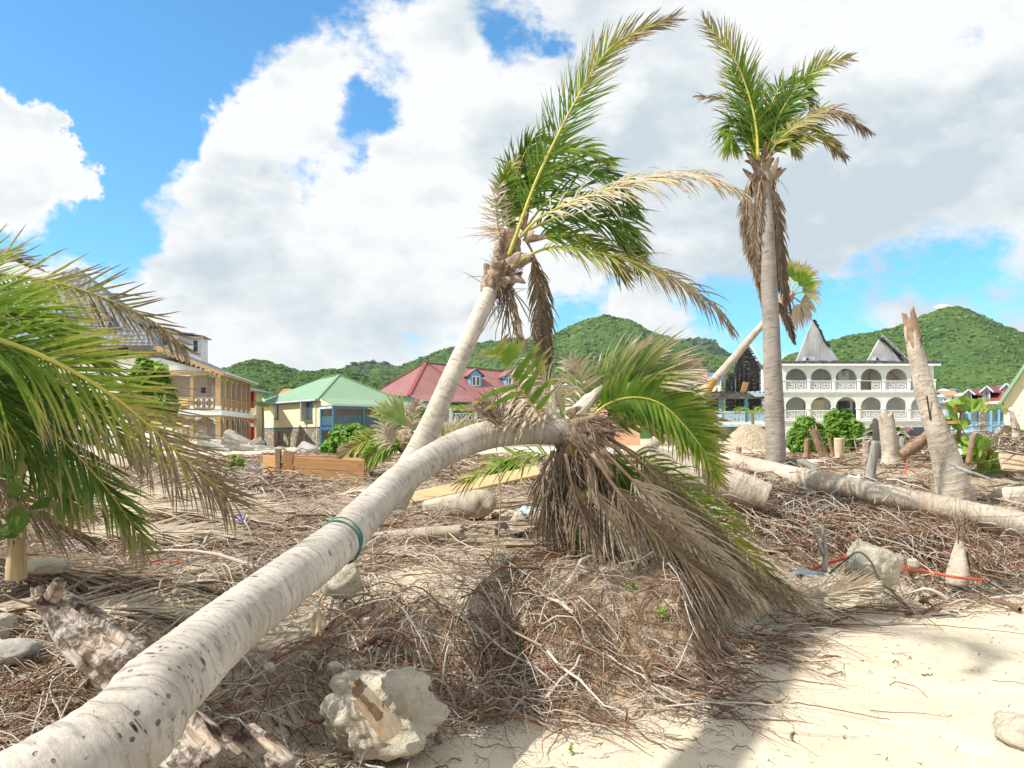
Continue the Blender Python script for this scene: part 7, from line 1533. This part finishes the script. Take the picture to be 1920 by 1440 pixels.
# rubble between the crate and the houses
rb = [(395, 850, 26, (.55, .25, .18), .5, 'square cut concrete beam lying aslant, nearest in the rubble', .35), (360, 845, 30, (.5, .3, .2), -.3, 'tumbled pale slab at the left end of the rubble', -.4), (448, 826, 30, (.55, .35, .12), .2, 'pale slab tipped on its edge in front of the tan posts', .5), (470, 838, 30, (.45, .3, .12), .5, 'triangular broken slab with a pointed top, centre of the rubble', -.6),
      (490, 842, 29, (.7, .3, .10), .1, 'long flat slab at the right end of the rubble', .08), (420, 838, 31, (.45, .35, .25), 1.0, 'blocky chunk of masonry in the middle of the rubble', .2), (380, 828, 32, (.35, .3, .3), .4, 'chunk with stones showing beside the metal post', .7), (432, 848, 27, (.35, .3, .1), .8, 'small flat fragment in the front of the rubble', .1),
      (508, 850, 28, (.5, .3, .08), .3, 'thin grey slab lying near the crate', -.05), (318, 862, 27, (.4, .3, .1), .2, 'yellow painted fragment on the ground below the ruin', .05), (300, 848, 30, (.35, .25, .2), .9, 'grey fragment at the foot of the yellow ruin', .4), (548, 855, 22, (.45, .2, .05), .1, 'low grey slab hidden behind the crate', .03)]
for i, (px, py, d, hf, rz, lab, ty) in enumerate(rb):
    p = P(px, py, d); p.z = max(p.z, gz(p.x, p.y)); rnd = random.Random(i); bm = bmesh.new(); bmesh.ops.create_cube(bm, size=2); bmesh.ops.subdivide_edges(bm, edges=bm.edges[:], cuts=4, use_grid_fill=True)
    for v in bm.verts: v.co = Vector((v.co.x * hf[0], v.co.y * hf[1], v.co.z * hf[2])) + Vector((mnoise.noise(v.co * 1.3 + Vector((i, 0, 0))), mnoise.noise(v.co * 1.3 + Vector((0, i, 5))), mnoise.noise(v.co * 1.5 + Vector((0, 3, i))))) * .10
    me = bpy.data.meshes.new('rubble_block'); bm.to_mesh(me); bm.free(); me.materials.append(M['yellow' if 'yellow painted' in lab else 'concrete']); o = link('rubble_block', me, None, p); o.rotation_euler = (rnd.uniform(-.2, .2), ty, rz); tag(o, lab, 'concrete block', 'broken concrete in front of the tan house')
def roof_slab():
    d = 26; a = P(538, 862, d); q = MB(a); q.prism([P(538, 862, d), P(600, 864, d), P(602, 848, d + .3), P(590, 838, d + .5), P(566, 828, d + .6)], (0, .3, .02)); o = part(q, 'concrete_slab', 'concrete', None); o.location = a; tag(o, 'large tilted grey slab with a pointed top in front of the stone base wall', 'concrete slab')
roof_slab()
for i, (pts, lab) in enumerate([([(575, 860, 21), (600, 845, 21.2), (625, 835, 21.5)], 'bleached branch propped across the grey slab, left of the rounded bush'), ([(568, 850, 21), (592, 842, 21), (600, 856, 21)], 'short bleached branch crossing the grey slab')]):
    log('branch', [P(*q) for q in pts], [.05, .06, .03], 'wood_weather', lab, 830 + i, n=8)
# pipes, straps, cables, litter
def line_obj(name, pts, r, mat, label, cat, n=8, on_ground=None, flat=1.0):
    Pp = [P(*p) for p in pts]
    if on_ground is not None:
        for p in Pp: p.z = max(p.z, gz(p.x, p.y) + on_ground)
    C = catmull(Pp, len(Pp) * 7); b = MB(C[0]); b.tube(C, r, n, flat=flat); o = part(b, name, mat, None, smooth=True); o.location = C[0]; return tag(o, label, cat)
line_obj('pipe', [(1500, 1080, 7.3), (1530, 1065, 7.25), (1565, 1052, 7.2), (1600, 1042, 7.3)], .017, 'pipe', 'orange-red plastic pipe arching left from the tilted block', 'pipe')
line_obj('pipe', [(1690, 1066, 7.6), (1740, 1072, 7.9), (1790, 1082, 7.6), (1850, 1088, 7.7)], .013, 'pipe', 'orange-red pipe running right along the edge of the sand', 'pipe', on_ground=.02)
line_obj('strap', [(188, 1060, 5.45), (240, 1058, 5.45), (300, 1055, 5.5), (345, 1050, 5.6), (385, 1046, 5.7), (425, 1038, 5.9)], .012, 'pipe', 'red-orange strap threaded through the dead fronds on the left', 'strap', on_ground=.05, flat=.3)
line_obj('cable', [(1555, 1075, 7.0), (1580, 1055, 6.95), (1608, 1035, 6.9), (1632, 1052, 6.85), (1645, 1080, 6.84), (1660, 1100, 6.85), (1680, 1108, 6.9)], .008, 'cable', 'dark cable looped over the tilted block', 'cable')
line_obj('marker_ribbon', [(1697, 888, 11.2), (1700, 872, 11.2), (1701, 862, 11.2)], .02, 'pipe', 'bright orange marker ribbon standing left of the tall broken trunk', 'marker', flat=.3)
line_obj('wire', [(1855, 1090, 7.6), (1885, 1094, 7.5), (1920, 1096, 7.4)], .006, 'cable', 'grey wire on the ground at the right border below the bottle shaped foot', 'wire', on_ground=.02)
def scrap(px, py, d, w, h_, mat, label, seed, name='plastic_scrap', tilt=.4):
    p = P(px, py, d); p.z = max(p.z, gz(p.x, p.y) + .02); rnd = random.Random(seed); b = MB(p); n = 6; m = 4; ids = [[b.vert(p + Vector(((i / n - .5) * w, (j / m - .5) * h_ * (1 + .3 * rnd.random()), (j / m) * h_ * tilt + .02 * math.sin(i * 1.7 + j) + rnd.uniform(-.006, .006)))) for i in range(n + 1)] for j in range(m + 1)]
    for j in range(m):
        for i in range(n): b.face((ids[j][i], ids[j][i + 1], ids[j + 1][i + 1], ids[j + 1][i]))
    o = part(b, name, mat, None); o.location = p; sm = o.modifiers.new('s', 'SOLIDIFY'); sm.thickness = .004; tag(o, label, 'litter')
scrap(988, 960, 7.3, .18, .10, 'plastic', 'pale blue plastic scrap near the hanging fronds', 1); scrap(455, 972, 6.6, .12, .05, 'yelblue', 'blue wrapper half hidden under the bleached frond', 2, 'wrapper'); scrap(462, 971, 6.55, .05, .04, 'yellow', 'yellow scrap lying on the blue wrapper', 9, 'wrapper')
scrap(595, 1185, 4.75, .07, .10, 'wood_cut', 'pinkish broken shell-like husk under the bent trunk', 3, 'husk', 1.2); scrap(1515, 1075, 7.2, .30, .12, 'plastic', 'grey-white plastic sheet behind the end of the brown fronds', 4, tilt=.2)
scrap(1600, 898, 11, .20, .1, 'plastic', 'crumpled grey plastic next to the silvery post', 5); scrap(1710, 840, 14, .16, .1, 'white', 'white scrap in the sand near the bent branch', 6); scrap(355, 1052, 5.6, .06, .04, 'plastic', 'pale scrap by the red strap', 7); scrap(1795, 850, 12, .18, .14, 'white', 'white rag under the sea grape shrub', 8, tilt=1)
def board(px, py, d, w, h_, label, mat='wood_pine', rz=0.0, ry=.1):
    p = P(px, py, d); p.z = max(p.z, gz(p.x, p.y) + h_ * .4); b = MB(p); b.box(p, (w / 2, .03, h_ / 2), 0, Matrix.Rotation(ry, 3, 'Y') @ Matrix.Rotation(-.5, 3, 'X')); o = part(b, 'board', mat, None, bevel=.005); o.location = p; tag(o, label, 'board')
board(1902, 868, 12, .42, .26, 'square weathered plywood board in the debris at the right border', 'wood_cut')

# ================================================================ twigs, roots and dead leaf litter
def twig_field(name, label, N, region, seed, length, rad, hmean, tone, curl=.35, heading=None, hspread=3.14, lift=.03, K=7, arch=.04, sides=3, slopefollow=1.0, cat='twigs'):
    rs = nprng(seed); x, y = region(rs, N); n = len(x)
    ln = length * np.exp(rs.normal(0, .45, n)); ln = np.minimum(ln, length * 2.4); hd = (rs.uniform(-math.pi, math.pi, n) if heading is None else (heading(x, y) if callable(heading) else heading) + rs.normal(0, hspread, n))
    stepn = ln / (K - 1); dh = rs.normal(0, curl * .5, n); X = np.zeros((n, K)); Y = np.zeros((n, K)); X[:, 0] = x; Y[:, 0] = y; hcur = hd.copy()
    for k in range(1, K): hcur = hcur + dh + rs.normal(0, curl, n); X[:, k] = X[:, k - 1] + np.cos(hcur) * stepn; Y[:, k] = Y[:, k - 1] + np.sin(hcur) * stepn
    gz_ = ground(X, Y); s = np.linspace(0, 1, K)[None]
    z0 = np.abs(rs.normal(0, hmean, n))[:, None]; tilt = rs.normal(0, abs(lift), n)[:, None] + min(0, lift)
    # stiff twigs bridge hollows: blend the ground line with the chord
    chord = gz_[:, :1] * (1 - s) + gz_[:, -1:] * s; Z = np.maximum(gz_, chord * (1 - slopefollow) + gz_ * slopefollow) + z0 + tilt * s + np.abs(arch * rs.normal(0, 1, n))[:, None] * np.sin(np.pi * s) + rs.normal(0, .006, (n, K)) + .003
    C = np.stack([X, Y, Z], -1); T = np.gradient(C, axis=1); T /= np.linalg.norm(T, axis=2, keepdims=True) + 1e-9
    S = np.cross(T, np.array([0, 0, 1.0])); S /= np.linalg.norm(S, axis=2, keepdims=True) + 1e-9; Un = np.cross(S, T)
    rr = (rad * np.exp(rs.normal(0, .4, n)))[:, None] * (1 - .75 * s ** 1.5); ang = 2 * math.pi * np.arange(sides) / sides
    V = C[:, :, None] + (S[:, :, None] * np.cos(ang)[None, None, :, None] + Un[:, :, None] * np.sin(ang)[None, None, :, None]) * rr[:, :, None, None]
    base = (np.arange(n) * K * sides)[:, None, None] + (np.arange(K - 1) * sides)[None, :, None]; j = np.arange(sides)[None, None, :]; j2 = (j + 1) % sides
    Fc = np.stack([base + j, base + j2, base + sides + j2, base + sides + j], -1).reshape(-1, 4); tn = np.clip(tone(rs, n), 0, 1)
    me = np_mesh(name, V.reshape(-1, 3), Fc, M['twig'], {'a': np.repeat(tn, K * sides)}, smooth=True)
    return tag(link(name, me), label, cat, kind='stuff')
def reg_uniform(x0, x1, y0, y1, dens=None):
    def f(rs, N):
        x = rs.uniform(x0, x1, N); y = rs.uniform(y0, y1, N)
        if dens is not None: k = rs.rand(N) < dens(x, y); x, y = x[k], y[k]
        return x, y
    return f
def tone_mix(g, b_, r): 
    def f(rs, n): u = rs.rand(n); return np.where(u < g, rs.uniform(0, .3, n), np.where(u < g + b_, rs.uniform(.3, .75, n), rs.uniform(.75, 1, n)))
    return f
bare = lambda x, y: (1 - .85 * np.exp(-((x + 1.0) / .7) ** 2 - ((y - 5.6) / .8) ** 2)) * (1 - .8 * np.exp(-((x + .5) / .5) ** 2 - ((y - 5.25) / .42) ** 2))
tE = lambda x, y: y - edge_y(x)
patchy = lambda x, y, s=1.3, sd=77: np.clip(.55 + 1.1 * fbm(x * s, y * s, sd, 3), .08, 1)
# face and foot of the root mound
twig_field('roots', 'tangle of red-brown roots hanging down the face of the sandy root mound', 2300, reg_uniform(-1.2, 2.0, 4.3, 6.0, lambda x, y: np.clip(1.2 - abs(tE(x, y) - .45) / .8, 0, 1) * patchy(x, y, 2.5, 61) * bare(x, y)), 901, .30, .0033, .035, tone_mix(.3, .4, .3), .3, -1.2, .9, -.03, 8, .05, 3, .75, 'roots')
twig_field('roots', 'grey woody root bundles sweeping off the right foot of the mound over the sand', 1500, reg_uniform(-.2, 2.3, 4.5, 6.5, lambda x, y: np.exp(-((tE(x, y) - .0) / .4) ** 2) * patchy(x, y, 2, 63)), 902, .42, .0055, .03, tone_mix(.45, .35, .2), .16, -.35, .6, -.02, 8, .04, 3, .7, 'roots')
twig_field('twigs', 'dense pile of grey and brown roots under the bent trunk, left of the mound', 2200, reg_uniform(-1.15, .25, 3.95, 5.9, lambda x, y: sstep(-.35, .15, tE(x, y)) * bare(x, y) * patchy(x, y, 2.2, 64)), 903, .38, .0036, .05, tone_mix(.42, .42, .16), .12, None, 3, .02, 8, .06)
twig_field('twigs', 'grey twigs and dead stems covering the ground left of the bent trunk', 5300, reg_uniform(-4.2, -1.0, 2.8, 6.6, lambda x, y: patchy(x, y, 1.8, 65) * sstep(-.1, .5, tE(x, y))), 904, .36, .0034, .035, tone_mix(.5, .38, .12), .14, .05, .9, .0, 7, .04)
twig_field('twigs', 'matted twigs over the bank beyond the bent trunk', 7200, reg_uniform(-4.5, 1.6, 5.8, 11, lambda x, y: patchy(x, y, 1.2, 66) * .95), 905, .33, .0038, .04, tone_mix(.58, .27, .15), .12, None, 3, .0, 6, .05)
twig_field('twigs', 'broken straw coloured sticks strewn before the long fallen trunk', 7500, reg_uniform(1.5, 7.8, 6.6, 11.2, lambda x, y: patchy(x, y, 1.1, 67) * sstep(-.3, .5, tE(x, y))), 906, .32, .0044, .04, tone_mix(.62, .22, .16), .12, .1, 1.1, .0, 6, .05)
twig_field('twigs', 'reddish mulch of twigs on the flat ground among the stumps', 12000, reg_uniform(-6, 12, 10.5, 20, lambda x, y: patchy(x, y, .7, 68) * .9), 907, .36, .008, .04, tone_mix(.38, .34, .28), .2, None, 3, .0, 5, .05)
twig_field('twigs', 'loose heap of sticks at the near end of the thick whitish trunk', 900, lambda rs, N: (rs.normal(3.15, .42, N), rs.normal(9.3, .35, N)), 908, .30, .0062, .16, tone_mix(.6, .25, .15), .12, None, 3, .0, 5, .04)
twig_field('twigs', 'heap of tangled branches left of the wooden crate', 1800, lambda rs, N: (rs.normal(-3.6, .6, N), rs.normal(9.4, .4, N)), 909, .36, .0062, .07, tone_mix(.55, .3, .15), .25, None, 3, .0, 6, .05)
twig_field('twigs', 'dark tangle of roots right of the tilted block', 1500, lambda rs, N: (rs.normal(4.3, .75, N), rs.normal(8.7, .3, N)), 910, .36, .006, .13, tone_mix(.35, .35, .3), .25, None, 3, .0, 6, .06)
twig_field('twigs', 'sparse red-brown twigs lying on the open sand', 520, reg_uniform(.6, 6.0, 3.6, 8.2, lambda x, y: np.clip(1.15 + tE(x, y) * .42, .07, 1) * (tE(x, y) < .3) * patchy(x, y, 1.6, 69)), 911, .22, .0042, .004, tone_mix(.15, .45, .4), .28, -.25, .8, .0, 8, .012)
twig_field('twigs', 'a few twigs on the sand around the large boulder', 160, reg_uniform(-1.3, 1.2, 3.5, 4.5, lambda x, y: (tE(x, y) < .15) * .6), 912, .16, .003, .004, tone_mix(.25, .45, .3), .3, None, 3, .0, 7, .012)
twig_field('twigs', 'fringe of red roots along the edge of the sand on the right', 2000, reg_uniform(1.2, 6.5, 5.0, 9.0, lambda x, y: np.exp(-((tE(x, y) + .05) / .35) ** 2)), 913, .38, .0045, .02, tone_mix(.2, .4, .4), .16, .0, .5, .0, 8, .03)
twig_field('twigs', 'tangled branches and roots at the far right below the cream wall', 1600, reg_uniform(7.5, 12.5, 11.5, 18, lambda x, y: .9 + 0 * x), 914, .6, .012, .22, tone_mix(.5, .4, .1), .25, None, 3, .0, 6, .1)
twig_field('twigs', 'bark chips and leaf scraps scattered over the left corner', 2600, reg_uniform(-3.0, -.6, 2.5, 4.6, lambda x, y: .8 + 0 * x), 915, .10, .005, .02, tone_mix(.5, .3, .2), .3, None, 3, .0, 4, .02)
twig_field('roots', 'thick woody roots and broken sticks lying through the debris near the bent trunk', 260, reg_uniform(-3.2, 1.8, 3.4, 7.5, lambda x, y: sstep(-.1, .4, tE(x, y)) * .9), 917, .55, .0085, .06, tone_mix(.4, .4, .2), .09, None, 3, .0, 8, .04, 5, .6, 'roots')
twig_field('twigs', 'stout bleached sticks scattered on the litter right of the fallen crown', 200, reg_uniform(1.8, 7.5, 7.2, 11.5), 918, .6, .010, .06, tone_mix(.6, .3, .1), .06, None, 3, .0, 6, .04, 5, .5)
twig_field('shell_grit', 'small chips, shell bits and bark flakes scattered on the open sand', 1500, reg_uniform(.2, 6.5, 3.4, 8.3), 919, .022, .0022, .002, tone_mix(.5, .35, .15), .5, None, 3, .0, 3, .0, 4, 1, 'litter')
# hair-fine roots
twig_field('fine_roots', 'fine brown rootlets matted over the mound', 5500, reg_uniform(-.9, 1.9, 4.4, 6.1, lambda x, y: np.clip(1.1 - abs(tE(x, y) - .5) / .8, 0, 1)), 916, .13, .0016, .02, tone_mix(.15, .45, .4), .5, None, 3, .0, 5, .02, 3, .9, 'roots')
# individually visible long roots
longs = [([(-.95, 4.55), (-.6, 4.62), (-.2, 4.7), (.2, 4.82)], .008, 'long straight grey root lying level across the foot of the mound'), ([(.25, 5.15), (.55, 4.95), (.9, 4.78), (1.25, 4.62)], .009, 'thick grey root sloping down the right face of the mound'),
         ([(.9, 4.85), (1.3, 4.75), (1.7, 4.7), (2.1, 4.45)], .006, 'thin red root stretching out over the sand to the right'), ([(1.9, 6.9), (2.6, 6.8), (3.4, 6.65), (4.2, 6.3)], .006, 'long dark root along the upper edge of the sand'),
         ([(-1.9, 4.0), (-1.6, 4.2), (-1.3, 4.5), (-1.2, 4.9)], .007, 'pale bent stick just left of the bent trunk'), ([(-1.6, 5.9), (-1.2, 6.3), (-.7, 6.6), (-.3, 6.8)], .007, 'pale stick lying towards the cord from the left')]
for pts, r, lab in longs:
    Pp = [Vector((x, y, gz(x, y) + .035)) for x, y in pts]; C = catmull(Pp, 24); rn = random.Random(lab)
    for c in C: c += Vector((0, 0, rn.uniform(-.008, .012)))
    b = MB(C[0]); b.tube(C, [r * (1 - .6 * i / 23) for i in range(24)], 6, a=.1 if 'grey' in lab or 'pale' in lab else .8); o = part(b, 'root', 'twig', None, smooth=True); o.location = C[0]; tag(o, lab, 'root')

rk = rock_mesh('rock_outcrop', P(1770, 577, 822), (11, 5, 3.2), 'limestone', 41, sub=4, amp=.6); tag(rk, 'bare pale rock knob at the summit of the tall right hill', 'rock outcrop')
